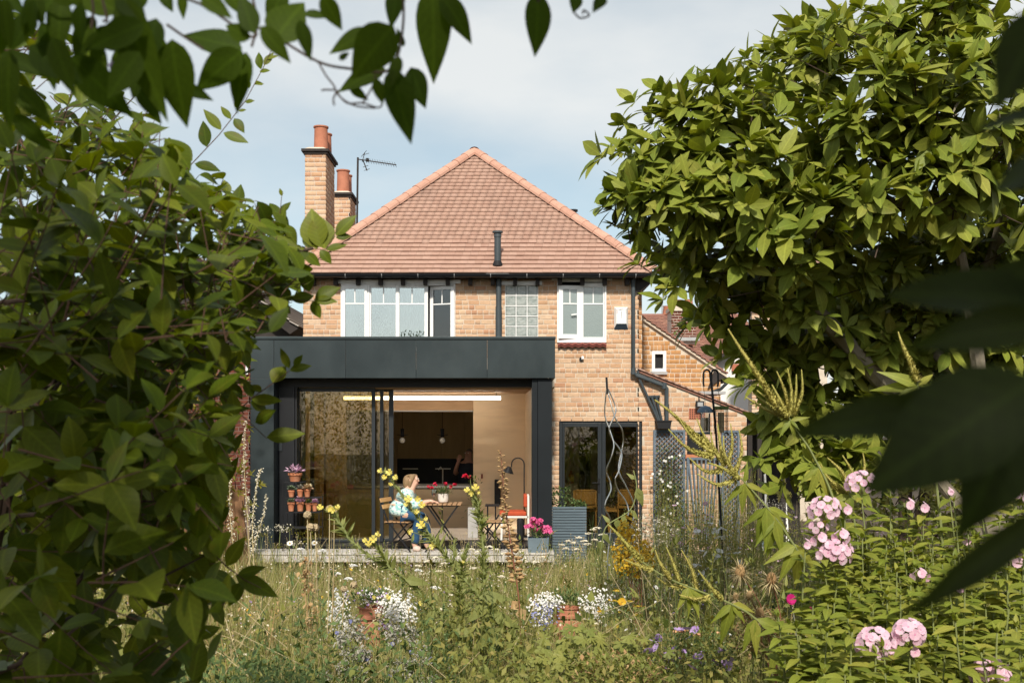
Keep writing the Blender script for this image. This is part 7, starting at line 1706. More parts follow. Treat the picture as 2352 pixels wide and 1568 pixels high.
# =================================================================== CHIMNEY POT PLANTERS
def chimney_planter(px, yrim, ybase, d, lab, whites, spread):
    c = P(px, ybase, d); c.z = 0; zr = Z(yrim, d); t = thing('chimney_pot_planter', lab, 'planter', c, 'old chimney pots used as planters'); h = zr; k = h/.56
    prof = [(.150,0),(.152,.06),(.165,.065),(.165,.085),(.150,.09),(.152,.125),(.162,.13),(.162,.15),(.147,.155),(.148,.30),(.140,.38),(.105,.44),(.108,.455),(.128,.46),(.130,.485),(.112,.492),(.104,.50),(.104,.548),(.116,.552),(.116,.56),(.095,.56),(.09,.50)]
    m = MB(); m.lathe([(a, b*k) for a, b in prof], (c.x, c.y, 0), 28); m.build('pot', MAT['terracotta_bright'], t, smooth=True)
    top = np.array((c.x, c.y, zr)); it = []
    for _ in range(620):
        u = rdir(rg_); u[2] = abs(u[2])*.9-(.25*rg_.random() if abs(u[0]) > .5 else 0); p = top+u*np.array((spread, .20, .17))*rg_.uniform(.25, 1)+np.array((0, 0, .02)); it.append((rg_.randrange(2), p, frame(u+np.array((0, 0, .5))+rdir(rg_)*.5), rg_.uniform(.02, .045)))
    foliage(t, T_SMALL, it, MAT['leaf_herb'], 60)
    for mt, n, cx0, cz0, sx, sz, rad, nm in whites:
        it = []
        for _ in range(n):
            u = rdir(rg_); p = top+np.array((cx0, -.13 if abs(cx0) > .1 else .04, cz0))+u*np.array((sx, .12, sz))*rg_.uniform(.3, 1.0); Rf = frame(np.array((u[0]*.5, -.9, .5+u[2]*.4))+rdir(rg_)*.35, up=(0, .3, 1)); it.append((rg_.randrange(2), p, np.stack([Rf[:, 1], Rf[:, 2], Rf[:, 0]], 1), rad*rg_.uniform(.7, 1.25)))
        V_, F_ = join(FLOW5, it); stuff(put(nm, np_mesh(nm, V_-np.array(org(t)), F_, MAT[mt]), t))
chimney_planter(852, 1392, 1532, 10.0, 'tall terracotta chimney pot with white and lilac bedding flowers, left of the two', [('petal_white', 220, -.27, -.02, .13, .22, .0085, 'white_blossom'), ('petal_white', 460, .25, -.02, .22, .19, .009, 'white_blossom'), ('petal_white', 80, .05, .08, .20, .09, .009, 'white_blossom'), ('petal_lilac', 40, -.02, .06, .26, .11, .011, 'lilac_blossom'), ('petal_lilac', 16, .15, -.16, .08, .09, .012, 'lilac_blossom')], .33)
chimney_planter(1305, 1393, 1520, 10.3, 'terracotta chimney pot with blue and white trailing lobelia, right of the two', [('petal_white', 330, .25, .04, .19, .17, .008, 'white_blossom'), ('petal_white', 170, -.18, .07, .17, .10, .008, 'white_blossom'), ('petal_blue', 130, -.23, -.05, .15, .16, .008, 'blue_blossom'), ('petal_white', 120, -.26, .0, .13, .17, .008, 'white_blossom')], .33)

# =================================================================== FLOWERING PLANTS
def tubes(stems, rad, mat, parent, name='stem', seg=5):
    for s in stems:
        q = spline(s, 4) if len(s) > 2 else [Vector(x) for x in s]; MB().tube(q, [rad*(1-.45*i/(len(q)-1)) for i in range(len(q))], seg).build(name, mat, parent, smooth=True)
def facing(d, up=(0, 0, 1)):
    R_ = frame(d, up); return np.stack([R_[:, 1], R_[:, 2], R_[:, 0]], 1)
def along(pts, n):
    pts = [Vector(p) for p in pts]; L_ = [0]
    for i in range(len(pts)-1): L_.append(L_[-1]+(pts[i+1]-pts[i]).length)
    out = []
    for k in range(n):
        s = (k+.5)/n*L_[-1]; i = max(j for j in range(len(pts)-1) if L_[j] <= s+1e-9); t = (s-L_[i])/max(1e-9, L_[i+1]-L_[i]); out.append((pts[i].lerp(pts[i+1], t), (pts[i+1]-pts[i]).normalized(), (k+.5)/n))
    return out
def heart4(cup):
    vs = []; fs = []
    for k in range(4):
        a = k*PI/2; u = np.array((math.cos(a), math.sin(a))); v = np.array((-u[1], u[0])); b = len(vs)
        for r_, s, z in ((.05,0,0),(.5,-.38,.35),(.95,-.52,.9),(1.08,-.22,1),(.92,0,.95),(1.08,.22,1),(.95,.52,.9),(.5,.38,.35)): q = u*r_+v*s; vs.append((q[0], q[1], z*cup+.03*(k % 2)))
        fs.append(tuple(range(b, b+8)))
    return np.array(vs), fs
CUP = [heart4(.65), heart4(.35)]
T_POD = [(np.array([(0,0,0),(.45,.26,0),(.45,0,.26),(.45,-.26,0),(.45,0,-.26),(1,0,0)]), [(0,2,1),(0,3,2),(0,4,3),(0,1,4),(5,1,2),(5,2,3),(5,3,4),(5,4,1)])]*2
def primrose(lab, stems, flowers, d, big=()):
    root = stems[0][0]; t = thing('evening_primrose', lab, 'plant', (X(root[0], d), d, 0), 'yellow evening primroses'); it = []
    for s in stems:
        pts = spline([P(x, y, d) for x, y in s], 5); 
        MB().tube(pts, [.013*(1-.5*i/(len(pts)-1)) for i in range(len(pts))], 6).build('stem', MAT['stem_green'], t, smooth=True)
        Ln = sum((Vector(pts[i+1])-Vector(pts[i])).length for i in range(len(pts)-1)); n = int(Ln*210)
        for p, dr, u in along(pts, n):
            a = rdir(rg_); a = a-np.array(dr)*np.dot(a, np.array(dr)); a /= np.linalg.norm(a); sz = .095*(1-u)+.042
            if u > .55 and rg_.random() < .5: sz *= .8
            it.append((rg_.randrange(2), np.array(p), frame(a+np.array(dr)*rg_.uniform(.5, 1.2)*(1 if u < .5 else 1.5), up=np.array((0, -.3, .9))+rdir(rg_)*.5), sz*rg_.uniform(.7, 1.2)))
    for b, tp in big: it.append(leaf_px(b, tp, d-.05, 1.35, rg_.randrange(2)))
    foliage(t, T_LANCE, it, MAT['leaf_prim'], 180)
    for i, (x, y, r_) in enumerate(flowers):
        f = P(x, y, d-.04); q = [(rg_.randrange(2), np.array(f), facing(np.array((rg_.uniform(-.7, .7), -.8, rg_.uniform(-.2, .8)))), S(r_, d)*rg_.uniform(.5, .8)), (1, np.array(f)+np.array((0, .012, -.01)), facing(np.array((rg_.uniform(-.5, .5), -.6, .6))), S(r_, d)*.5)]
        V_, F_ = join(CUP, q); put('flower', np_mesh('flower', V_-np.array(org(t)), F_, MAT['petal_yellow']), t)
        nb = min((p for s in stems for p in s), key=lambda p: (p[0]-x)**2+(p[1]-y)**2); 
        if (nb[0]-x)**2+(nb[1]-y)**2 < 3600: MB().tube([P(nb[0], nb[1]+4, d), f+Vector((0, .02, 0))], .003, 4).build('flower_stalk', MAT['stem_green'], t)
primrose('yellow evening primrose leaning left across the seated woman', [[(1240,1640),(1190,1490),(1130,1410),(1060,1320),(1010,1260),(960,1190),(920,1130),(884,1082)], [(1010,1260),(985,1235),(962,1222)]],
         [(873,1081,9),(895,1085,11),(882,1096,10),(908,1096,10),(898,1110,9),(938,1146,12),(958,1146,11),(968,1160,12),(957,1175,10),(967,1206,13),(940,1219,10),(995,1252,11),(978,1190,9),(934,1158,9)], 8.6, [((1130,1410),(1200,1440)),((1150,1440),(1080,1500)),((1180,1480),(1240,1540)),((1100,1370),(1180,1370)),((1120,1390),(1060,1430))])
primrose('yellow evening primrose arching low towards the pots on the stand', [[(1140,1640),(1080,1500),(1000,1400),(930,1330),(860,1285),(800,1235),(772,1190),(765,1165)], [(800,1235),(783,1205),(757,1172)], [(900,1310),(868,1262),(852,1240)]],
         [(735,1165,12),(756,1167,11),(776,1165,12),(765,1172,9),(838,1240,11),(858,1238,12),(846,1250,10),(868,1226,11),(890,1372,9),(965,1385,8),(860,1370,8)], 9.0, [((1080,1500),(1010,1520)),((1000,1400),(960,1450)),((1040,1450),(1110,1450)),((930,1330),(990,1340))])
primrose('upright yellow evening primrose in front of the indoor plant', [[(1118,1500),(1112,1380),(1112,1290),(1105,1220),(1092,1160),(1085,1125)], [(1105,1220),(1096,1150),(1075,1128)]],
         [(1073,1125,10),(1092,1121,12),(1083,1132,9),(1098,1130,8)], 9.2, [((1112,1380),(1160,1372)),((1113,1340),(1075,1355)),((1114,1400),(1065,1420))])
primrose('short bushy evening primrose in bud below the bistro table', [[(1060,1420),(1050,1330),(1042,1270),(1045,1235)], [(1050,1330),(1068,1280),(1072,1250)]], [(1063,1290,6)], 9.6)
# allium seed heads
def seed_heads(lab, heads, d, base, group='dried allium seed heads'):
    t = thing('allium', lab, 'seed heads', (X(base[0], d), d, 0), group)
    for (x, y, r_), bx_ in heads:
        c = P(x, y, d+rg_.uniform(-.1, .1)); g_ = Vector((X(bx_, d), d, .05)); MB().tube(spline([g_, g_.lerp(c, .5)+Vector((.01, 0, 0)), c], 4), .0045, 5).build('stem', MAT['straw'], t, smooth=True)
        q = []; R0 = S(r_, d)
        for _ in range(70):
            u = rdir(rg_); q.append((rg_.randrange(2), np.array(c)+u*R0*.85, facing(u), R0*.34))
        V_, F_ = join(FLOW5, q); put('seed_head', np_mesh('seed_head', V_-np.array(org(t)), F_, MAT['seed']), t)
seed_heads('cluster of straw coloured allium seed heads before the left glass door', [((706,1182,9),706),((713,1210,9),716),((724,1211,9),728),((757,1168,9),748),((768,1178,8),756)], 9.6, (725,))
seed_heads('fallen bent allium stems leaning over the left chimney pot', [((812,1343,8),690),((790,1352,8),775),((870,1415,8),700)], 9.3, (760,))
# dried foxglove
d = 9.0; t = thing('dried_foxglove', 'tall brown dried foxglove spike standing before the indoor chairs', 'plant', (X(1200, d), d, 0)); sp = spline([P(1200, 1560, d), P(1192, 1385, d), P(1178, 1280, d), P(1163, 1180, d), P(1155, 1100, d), P(1150, 1035, d)], 6)
MB().tube(sp, [.009*(1-.6*i/(len(sp)-1)) for i in range(len(sp))], 6).build('stem', MAT['stem_red'], t, smooth=True); it = []
for p, dr, u in along(sp, 230):
    if u < .42: continue
    a = rg_.uniform(0, 6.28); side = np.array((math.cos(a), math.sin(a), .25)); sz = (.045*(1.15-u)+.014)*1.7; it.append((rg_.randrange(2), np.array(p)+side*.008, frame(side+np.array((0, 0, -.2*rg_.random()))), sz*rg_.uniform(.7, 1.1)))
foliage(t, T_POD, it, MAT['dried'], 140, 'seed_capsule', 'seed_capsules')
it = [leaf_px((1192,1400),(1180,1380),d,1.5,0), leaf_px((1192,1395),(1206,1425),d,1.2,1), leaf_px((1190,1380),(1172,1398),d,1.2,1)]; foliage(t, T_ROUND, it, MAT['dried'], 5)
# dead brown leafy stalk left
d = 9.4; t = thing('withered_stalk', 'withered brown stalk with curled dead leaves in the left grass', 'plant', (X(708, d), d, 0)); sp = spline([P(708, 1560, d), P(706, 1420, d), P(700, 1350, d), P(706, 1285, d)], 5); MB().tube(sp, .006, 5).build('stem', MAT['dried'], t); it = []
for cx, cy, s_, n in ((700,1310,16,26),(706,1345,17,24),(712,1405,18,26),(708,1440,14,14),(700,1290,12,10)):
    for _ in range(n): it.append((rg_.randrange(2), np.array(P(rg_.gauss(cx, s_*.5), rg_.gauss(cy, s_*.7), d+rg_.uniform(-.05, .05))), frame(rdir(rg_)), rg_.uniform(.03, .06)))
foliage(t, T_ROUND, it, MAT['dried'], 90)
# pale dock spikes in front of the left column
for k, (pts, lab) in enumerate((([(575,1330),(568,1180),(560,1050),(566,965)], 'tallest pale seeding dock stem beside the left column'), ([(585,1330),(580,1200),(592,1100),(602,1075)], 'pale dock stem leaning right in front of the left column'), ([(560,1330),(590,1230),(606,1180),(612,1135)], 'short pale dock stem bending over the deck end'), ([(545,1330),(530,1200),(528,1120),(535,1060)], 'pale dock stem at the edge of the big left shrub'))):
    d = 12.0; t = thing('dock_plant', lab, 'plant', (X(pts[0][0], d), d, 0), 'pale seeding dock stems'); sp = spline([P(*p, d) for p in pts], 6); MB().tube(sp, [.007*(1-.6*i/(len(sp)-1)) for i in range(len(sp))], 5).build('stem', MAT['straw'], t); it = []
    for p, dr, u in along(sp, 150):
        if u < .3: continue
        it.append((rg_.randrange(2), np.array(p)+rdir(rg_)*.04*(1.2-u), frame(rdir(rg_)+np.array((0, 0, .4))), rg_.uniform(.018, .034)))
    foliage(t, T_POD, it, MAT['petal_cream'], 60, 'seed_cluster', 'seed_clusters')
# fennel like yellow green umbels left of the deck
for k, (cx, cy, lab) in enumerate(((585,1235,'yellow green fennel clump at the left end of the deck'),(660,1232,'yellow green fennel clump beneath the pot stand'),(930,1300,'low yellow green fennel clump in front of the deck'))):
    d = 12.6; t = thing('fennel_plant', lab, 'plant', (X(cx, d), d, 0), 'yellow green fennel clumps'); 
    for i in range(9):
        e = P(cx+rg_.uniform(-55, 60), cy+rg_.uniform(-28, 30), d+rg_.uniform(-.3, .3)); tubes([[(X(cx, d)+rg_.uniform(-.1, .1), d, 0), (e.x*.7+X(cx, d)*.3, d, e.z*.6), e]], .004, MAT['stem_green'], t)
        q = [(rg_.randrange(2), np.array(e)+np.array((rg_.gauss(0, .045), rg_.gauss(0, .04), rg_.gauss(0, .015))), frame(rdir(rg_)+np.array((0, 0, .8))), rg_.uniform(.015, .03)) for _ in range(46)]
        V_, F_ = join(T_SMALL, q); put('umbel', np_mesh('umbel', V_-np.array(org(t)), F_, MAT['leaf_hedge'] if i % 3 else MAT['petal_cream']), t)['kind'] = 'stuff'
# yarrow: flat cream heads
def yarrow(lab, heads, d, mat='petal_cream', sz=.045):
    t = thing('yarrow', lab, 'plant', (X(sum(h[0] for h in heads)/len(heads), d), d, 0), 'flat headed yarrow')
    for x, y in heads:
        e = P(x, y, d+rg_.uniform(-.25, .25)); g_ = Vector((e.x+rg_.uniform(-.12, .12), e.y, 0)); tubes([[g_, g_.lerp(e, .6)+Vector((rg_.uniform(-.03, .03), 0, 0)), e]], .0038, MAT['stem_green'], t); s_ = sz*rg_.uniform(.75, 1.3)
        q = []
        for _ in range(44):
            a, b = rg_.uniform(0, 6.28), math.sqrt(rg_.random()); q.append((rg_.randrange(2), np.array(e)+np.array((math.cos(a)*b*s_, math.sin(a)*b*s_, .012*(1-b*b)+rg_.uniform(-.004, .004))), facing(np.array((0, -.2, 1))+rdir(rg_)*.3, up=(0, 1, 0)), .011*rg_.uniform(.8, 1.3)))
        V_, F_ = join(FLOW5, q); put('flower_head', np_mesh('flower_head', V_-np.array(org(t)), F_, MAT[mat]), t)
    it = [(rg_.randrange(2), np.array((X(rg_.choice(heads)[0], d)+rg_.uniform(-.12, .12), d+rg_.uniform(-.2, .2), rg_.uniform(.05, .45))), frame(rdir(rg_)+np.array((0, 0, .6))), rg_.uniform(.04, .08)) for _ in range(60)]
    foliage(t, T_LANCE, it, MAT['leaf_prim'], 20)
yarrow('cream yarrow in front of the pink geranium box and blue planter', [(1290,1252),(1305,1243),(1318,1247),(1330,1235),(1342,1243),(1352,1226),(1362,1217),(1372,1213),(1350,1250),(1366,1240),(1380,1245),(1385,1228),(1300,1260),(1325,1262)], 14.6)
yarrow('cream yarrow along the deck front below the folding stool', [(1080,1262),(1100,1268),(1122,1256),(1138,1262),(1160,1272),(1175,1280),(1115,1285),(1140,1290),(1195,1268),(1205,1290),(1230,1292),(1245,1280)], 13.6)
yarrow('cream yarrow along the deck front below the bistro table', [(985,1290),(1000,1282),(1020,1295),(1036,1286),(1050,1300),(1065,1310),(1010,1312),(960,1300),(1090,1305),(1040,1325),(1100,1330)], 13.0)
yarrow('whitish yarrow scattered around the left chimney pot', [(740,1265),(775,1318),(800,1330),(930,1395),(960,1310),(1000,1350),(690,1262),(812,1300)], 11.5, 'petal_white', .04)
yarrow('pale yarrow between the two chimney pots', [(1040,1368),(1070,1330),(1100,1352),(1150,1325),(1085,1400),(1130,1368),(1200,1320),(1015,1400)], 11.2)
yarrow('faded apricot yarrow low in the right foreground', [(1570,1448),(1596,1457),(1646,1456),(1560,1452)], 8.8, 'petal_apricot', .05)
# daisies and small yellow buttons before the glass
for k, (x, y, lab) in enumerate(((722,1247,'single white daisy before the glass door'),(666,1248,'white daisy furthest left before the door jamb'))):
    d = 12.5; t = thing('daisy', lab, 'flower', (X(x, d), d, 0)); e = P(x, y, d); tubes([[(e.x+.03, d, 0), (e.x, d, e.z*.5), e]], .004, MAT['stem_green'], t); V_, F_ = join([ngon_flower(11, .035, .25, 1)], [(0, np.array(e), facing(np.array((0, -.7, .7))), 1)]); h_ = put('flower_head', np_mesh('flower_head', V_-np.array(org(t)), F_, MAT['petal_white']), t); MB().ball(e+Vector((0, -.008, .006)), .010, seg=7, rings=5).build('flower_centre', MAT['petal_gold'], h_)
# St John's wort
d = 10.6; t = thing('st_johns_wort', 'golden yellow flowering clump in front of the french doors', 'plant', (X(1455, d), d, 0)); it = []; fl = []
for _ in range(760):
    u = rdir(rg_); k_ = rg_.randrange(9); bx_, by_ = ((1438,1225),(1455,1245),(1425,1262),(1450,1275),(1478,1262),(1432,1295),(1462,1300),(1488,1285),(1442,1208))[k_]
    px, py = bx_+u[0]*15, by_-u[2]*24
    p = np.array(P(px+rg_.gauss(0, 4), py+rg_.gauss(0, 4), d+u[1]*.2)); 
    if rg_.random() < .72: fl.append((rg_.randrange(2), p, facing(np.array((u[0], -.8, .5+u[2]))), rg_.uniform(.010, .017)))
    else: it.append((rg_.randrange(2), p, frame(rdir(rg_)), rg_.uniform(.025, .045)))
for _ in range(260): it.append((rg_.randrange(2), np.array(P(rg_.gauss(1465, 26), rg_.uniform(1290, 1420), d+rg_.uniform(-.2, .2))), frame(rdir(rg_)+np.array((0, 0, .3))), rg_.uniform(.03, .05)))
foliage(t, FLOW5, fl, MAT['petal_gold'], 160, 'flower', 'flowers'); foliage(t, T_SMALL, it, MAT['leaf_herb'], 60)
tubes([[(X(1462, d)+.02*k, d, 0), P(1462+k*4, 1380, d), P(1440+k*10, 1230, d)] for k in range(-2, 4)], .006, MAT['stem_red'], t)
# pale cushion by the wall
def cushion(lab, cx, cy, rx, ry, d, mats, n, name='silver_bush', cat='plant', size=(.02, .04)):
    t = thing(name, lab, cat, (X(cx, d), d, 0)); 
    for mt, k_, nm in mats:
        it = []
        for _ in range(int(n*k_)):
            u = rdir(rg_)*rg_.random()**.3; it.append((rg_.randrange(2), np.array(P(cx+u[0]*rx, cy-u[2]*ry, d+u[1]*.3)), frame(rdir(rg_)+np.array((0, -.3, .5))), rg_.uniform(*size)))
        foliage(t, T_SMALL if 'petal' not in mt else FLOW5, it, MAT[mt], 50, nm, nm+'s')
    tubes([[(X(cx, d)+rg_.uniform(-.1, .1), d, 0), P(cx+rg_.uniform(-rx, rx)*.5, cy, d)] for _ in range(5)], .006, MAT['stem_green'], t); return t
cushion('silvery white flowered cushion at the foot of the brick wall', 1500, 1222, 62, 40, 14.4, [('leaf_grey', 1.4, 'leaf'), ('petal_cream', .12, 'flower')], 900, size=(.015, .03))
cushion('grey lavender cushion behind the bird feeder pole', 1770, 1172, 60, 28, 15.5, [('leaf_grey', 1, 'leaf')], 500)
cushion('wispy olive herb clump between jasmine and feeder pole', 1590, 1215, 60, 75, 12.2, [('leaf_ground', 1, 'leaf'), ('petal_pink', .03, 'flower')], 900, 'wild_herb')
cushion('wispy herb clump with pale blooms left of the thistle heads', 1640, 1270, 70, 80, 10.8, [('leaf_ground', 1, 'leaf'), ('petal_white', .05, 'flower')], 900, 'wild_herb')
cushion('feathery green clump to the left of the stone path', 1420, 1420, 60, 70, 10.0, [('leaf_herb', 1, 'leaf'), ('petal_gold', .03, 'flower')], 700, 'wild_herb')
cushion('low bushy green clump in the middle foreground', 1590, 1500, 120, 60, 7.6, [('leaf_herb', .7, 'leaf'), ('leaf_ground', .5, 'leaf'), ('petal_lilac', .02, 'flower')], 1500, 'wild_herb')
cushion('green herb mat in the bottom left foreground', 640, 1560, 120, 50, 7.4, [('leaf_herb', 1, 'leaf')], 1100, 'wild_herb')
cushion('reddish brown dried clump glimpsed under the left shrub', 120, 1350, 80, 55, 9.5, [('dried', 1, 'leaf'), ('petal_magenta', .02, 'flower')], 500, 'dried_herb', size=(.04, .08))
cushion('brown dried clump under the thistle heads', 1750, 1450, 70, 60, 7.6, [('dried', .8, 'leaf'), ('leaf_ground', .5, 'leaf')], 500, 'dried_herb', size=(.03, .07))
cushion('yellowing leafy mat at the lower right of the path', 1420, 1540, 130, 45, 7.0, [('leaf_geranium', .8, 'leaf'), ('dried', .25, 'leaf')], 900, 'wild_herb', size=(.03, .06))
# borage
for k, (cx, cy, lab) in enumerate(((812,1470,'grey hairy borage with blue stars, tallest, in front of the left chimney pot'),(790,1510,'grey borage clump at the foot of the left chimney pot'),(905,1490,'grey borage with blue flowers right of the left chimney pot'),(960,1545,'small borage beside the pale paving stone'))):
    d = 8.0-.12*k; t = thing('borage', lab, 'plant', (X(cx, d), d, 0), 'grey borage with blue flowers'); hs = [(cx+rg_.uniform(-42, 42), cy+rg_.uniform(-36, 45)) for _ in range(8)]; hs[0] = (cx, cy-45)
    tubes([[(X(cx, d), d, 0), P((cx*1.2+x*.8)/2, y+45, d), P(x, y, d)] for x, y in hs], .005, MAT['stem_green'], t); it = []
    for x, y in hs:
        e = np.array(P(x, y, d)); q = [(rg_.randrange(2), e+np.array((rg_.gauss(0, .028), rg_.gauss(0, .025), rg_.gauss(0, .025))), frame(rdir(rg_)+np.array((0, 0, -.3))), rg_.uniform(.016, .034)) for _ in range(60)]
        V_, F_ = join(T_ROUND, q); put('bud_cluster', np_mesh('bud_cluster', V_-np.array(org(t)), F_, MAT['leaf_grey']), t)['kind'] = 'stuff'
        if rg_.random() < .3:
            q = [(rg_.randrange(2), e+np.array((rg_.gauss(0, .03), -.03, rg_.gauss(0, .02))), facing(np.array((rg_.uniform(-.5, .5), -1, -.1))), .015)]; V_, F_ = join(FLOW5, q); put('flower', np_mesh('flower', V_-np.array(org(t)), F_, MAT['petal_blue']), t)
    it = [(rg_.randrange(2), np.array(P(cx+rg_.uniform(-40, 40), rg_.uniform(cy+20, 1600), d+rg_.uniform(-.1, .1))), frame(rdir(rg_)+np.array((0, 0, -.2))), rg_.uniform(.05, .1)) for _ in range(34)]; foliage(t, T_ROUND, it, MAT['leaf_prim'], 34)
# hardy geranium: palmate leaves
def palmate(lobes=7):
    vs = [(0, 0, 0)]; fs = []; n = lobes*4; 
    for i in range(n+1):
        a = -2.4+4.8*i/n; ph = (i % 4)/4; r_ = .42+.58*abs(math.sin(PI*(i/4)))**.8*(1-.12*abs(a)); r_ = r_ if i % 4 else .40
        vs.append((r_*math.cos(a)+.15, r_*math.sin(a), -.18*r_*r_+.05*math.sin(i*1.57)))
    for i in range(1, n+1): fs.append((0, i, i+1))
    return np.array(vs, float), fs
T_PALM = [palmate(7), palmate(5)]
for k, (cx, cy, lab) in enumerate(((1330,1480,'cut leaved geranium covering the foot of the right chimney pot'),(1440,1500,'cut leaved geranium nearest the stone path'),(1250,1545,'cut leaved geranium at the bottom middle of the garden'))):
    d = 7.8-.25*k; t = thing('hardy_geranium', lab, 'plant', (X(cx, d), d, 0), 'cut leaved geranium clumps'); it = []; st_ = []
    for _ in range(46):
        x, y = cx+rg_.gauss(0, 38), cy+rg_.uniform(-42, 70); e = P(x, y, d+rg_.uniform(-.25, .2)); it.append((rg_.randrange(2), np.array(e), frame(np.array((rg_.uniform(-1, 1), -.5, -.25)), up=np.array((0, -.75, .7))+rdir(rg_)*.35), rg_.uniform(.035, .075))); st_.append([(X(cx, d), d, 0), e])
    foliage(t, T_PALM, it, MAT['leaf_geranium'], 60); tubes(st_[:20], .003, MAT['stem_green'], t)
# rose campion dots
d = 8.2; t = thing('rose_campion', 'thin grey stems with a few magenta blooms left of the phlox', 'plant', (X(1840, d), d, 0))
for x, y, r_ in ((1817,1376,11),(1857,1403,10),(1843,1470,6)):
    e = P(x, y, d); tubes([[(X(1840, d), d, 0), P((x+1840)/2, y+80, d), e]], .004, MAT['leaf_grey'], t); q = [(rg_.randrange(2), np.array(e)+rdir(rg_)*.008, facing(np.array((rg_.uniform(-.4, .4), -1, .4))), S(r_, d)) for _ in range(3)]; V_, F_ = join(FLOW5, q); put('flower', np_mesh('flower', V_-np.array(org(t)), F_, MAT['petal_magenta']), t)
# dried sea holly heads
d = 7.4; t = thing('dried_sea_holly', 'spiky straw coloured sea holly seed heads beside the phlox', 'plant', (X(1790, d), d, 0))
for x, y, r_ in ((1700,1318,42),(1772,1335,42),(1722,1372,28),(1745,1415,38),(1690,1375,24)):
    c = P(x, y, d+rg_.uniform(-.1, .1)); tubes([[(X(1800, d), d, 0), P((x+1800)/2+10, y+110, d), c]], .006, MAT['stem_red'], t); q = []; R0 = S(r_, d)
    m = MB(); m.ball(c+Vector((0, 0, .015)), R0*.28, R0*.28, R0*.42, 10, 7)
    cone = m.build('seed_cone', MAT['dried'], t, smooth=True)
    for _ in range(120):
        u = rdir(rg_); u[2] = u[2]*.75; q.append((rg_.randrange(2), np.array(c)+u*R0*.2, frame(u+rdir(rg_)*.15), R0*rg_.uniform(.6, 1.0)))
    V_, F_ = join([leaf_tmpl(1, .07, n=3), leaf_tmpl(1, .09, droop=.3, n=3)], q); put('bract_ruff', np_mesh('bract_ruff', V_-np.array(org(t)), F_, MAT['straw']), t)
# bindweed like climber on a rusty stake
d = 12.8; t = thing('bean_plant', 'twining bean stem with drooping leaves left of the golden clump', 'plant', (X(1385, d), d, 0)); sp = spline([P(1385,1400,d),P(1392,1340,d),P(1378,1300,d),P(1384,1240,d),P(1396,1205,d),P(1448,1170,d),P(1462,1120,d),P(1455,1080,d)], 6); MB().tube(sp, .007, 6).build('stem', MAT['stem_green'], t, smooth=True)
it = [leaf_px(b, tp, d, 1.6, rg_.randrange(2)) for b, tp in (((1384,1240),(1372,1275)),((1386,1225),(1405,1250)),((1378,1300),(1355,1290)),((1392,1340),(1372,1365)),((1392,1330),(1410,1345)),((1448,1170),(1468,1195)),((1462,1120),(1478,1140)),((1458,1100),(1440,1085)),((1430,1180),(1440,1215)),((1462,1120),(1480,1165)),((1400,1200),(1385,1180)),((1415,1190),(1425,1225)))]; foliage(t, T_LANCE, it, MAT['leaf_prim'], 20)

# =================================================================== CULVER'S ROOT (tall spikes)
def spike_mesh(pts, r0, parent, d):
    q = spline([P(x, y, d) for x, y in pts], 5); n = len(q); m = MB(); m.tube(q, [r0*.9*(1-.8*i/(n-1)) for i in range(n)], 6); V0 = np.array([tuple(v) for v in m.v]); F0 = tri(m.f)
    Ln = sum((q[i+1]-q[i]).length for i in range(n-1)); it = []
    for p, dr, u in along(q, int(Ln*1500)):
        a = rdir(rg_); a = a-np.array(dr)*np.dot(a, np.array(dr)); it.append((rg_.randrange(2), np.array(p)+a/np.linalg.norm(a)*r0*(1-.75*u)*.6, frame(a+np.array(dr)*.7+rdir(rg_)*.4), r0*1.3*(1.15-u)*rg_.uniform(.6, 1.2)))
    V1, F1 = join(T_SMALL, it); me = np_mesh('flower_spike', np.concatenate([V0, V1])-np.array(org(parent)), np.concatenate([F0, F1+len(V0)]), MAT['spike']); put('flower_spike', me, parent)
def culver(lab, stem, spikes, whorls, d, r0=.015):
    t = thing('culvers_root', lab, 'plant', (X(stem[0][0], d), d, 0), 'tall yellow green flower spikes'); q = spline([P(x, y, d) for x, y in stem], 5); MB().tube(q, [.008*(1-.5*i/(len(q)-1)) for i in range(len(q))], 6).build('stem', MAT['stem_green'], t, smooth=True)
    for s in spikes: spike_mesh(s, r0 if len(s) < 4 else r0*1.35, t, d+rg_.uniform(-.06, .06))
    it = []
    for c, tips in whorls:
        for tp in tips:
            it.append(leaf_px(c, tp, d, rg_.uniform(.8, 1.1), 1, depth=rg_.uniform(-.06, .06)))
    foliage(t, T_LANCE, it, MAT['leaf_phlox'], 200, smooth=True)
culver('drooping spiked plant leaning left in front of the trellis', [(1960,1640),(1880,1360),(1800,1215),(1740,1140),(1690,1085),(1636,1036)],
       [[(1636,1036),(1590,995),(1545,950),(1504,918)],[(1640,1040),(1590,1005),(1556,955)],[(1655,1055),(1620,1005),(1600,960)],[(1660,1060),(1652,1005),(1648,972)],[(1672,1068),(1682,1020),(1678,972)],[(1690,1085),(1704,1035),(1697,985)],[(1640,1050),(1600,1042),(1556,1010)],[(1660,1080),(1620,1082),(1582,1050)],[(1690,1100),(1645,1112),(1602,1088)],[(1665,1070),(1640,1030),(1632,990)],[(1640,1045),(1580,1030),(1535,985)],[(1700,1100),(1660,1075),(1625,1062)],[(1690,1095),(1665,1045),(1662,1000)]],
       [((1710,1110),[(1660,1160),(1700,1185),(1750,1170),(1770,1130),(1720,1060)]),((1760,1165),[(1700,1210),(1730,1260),(1770,1270),(1820,1240),(1830,1190)]),((1830,1250),[(1760,1290),(1790,1340),(1840,1360),(1890,1320),(1760,1250)]),((1780,1190),[(1735,1250),(1755,1290),(1800,1280)])], 6.6)
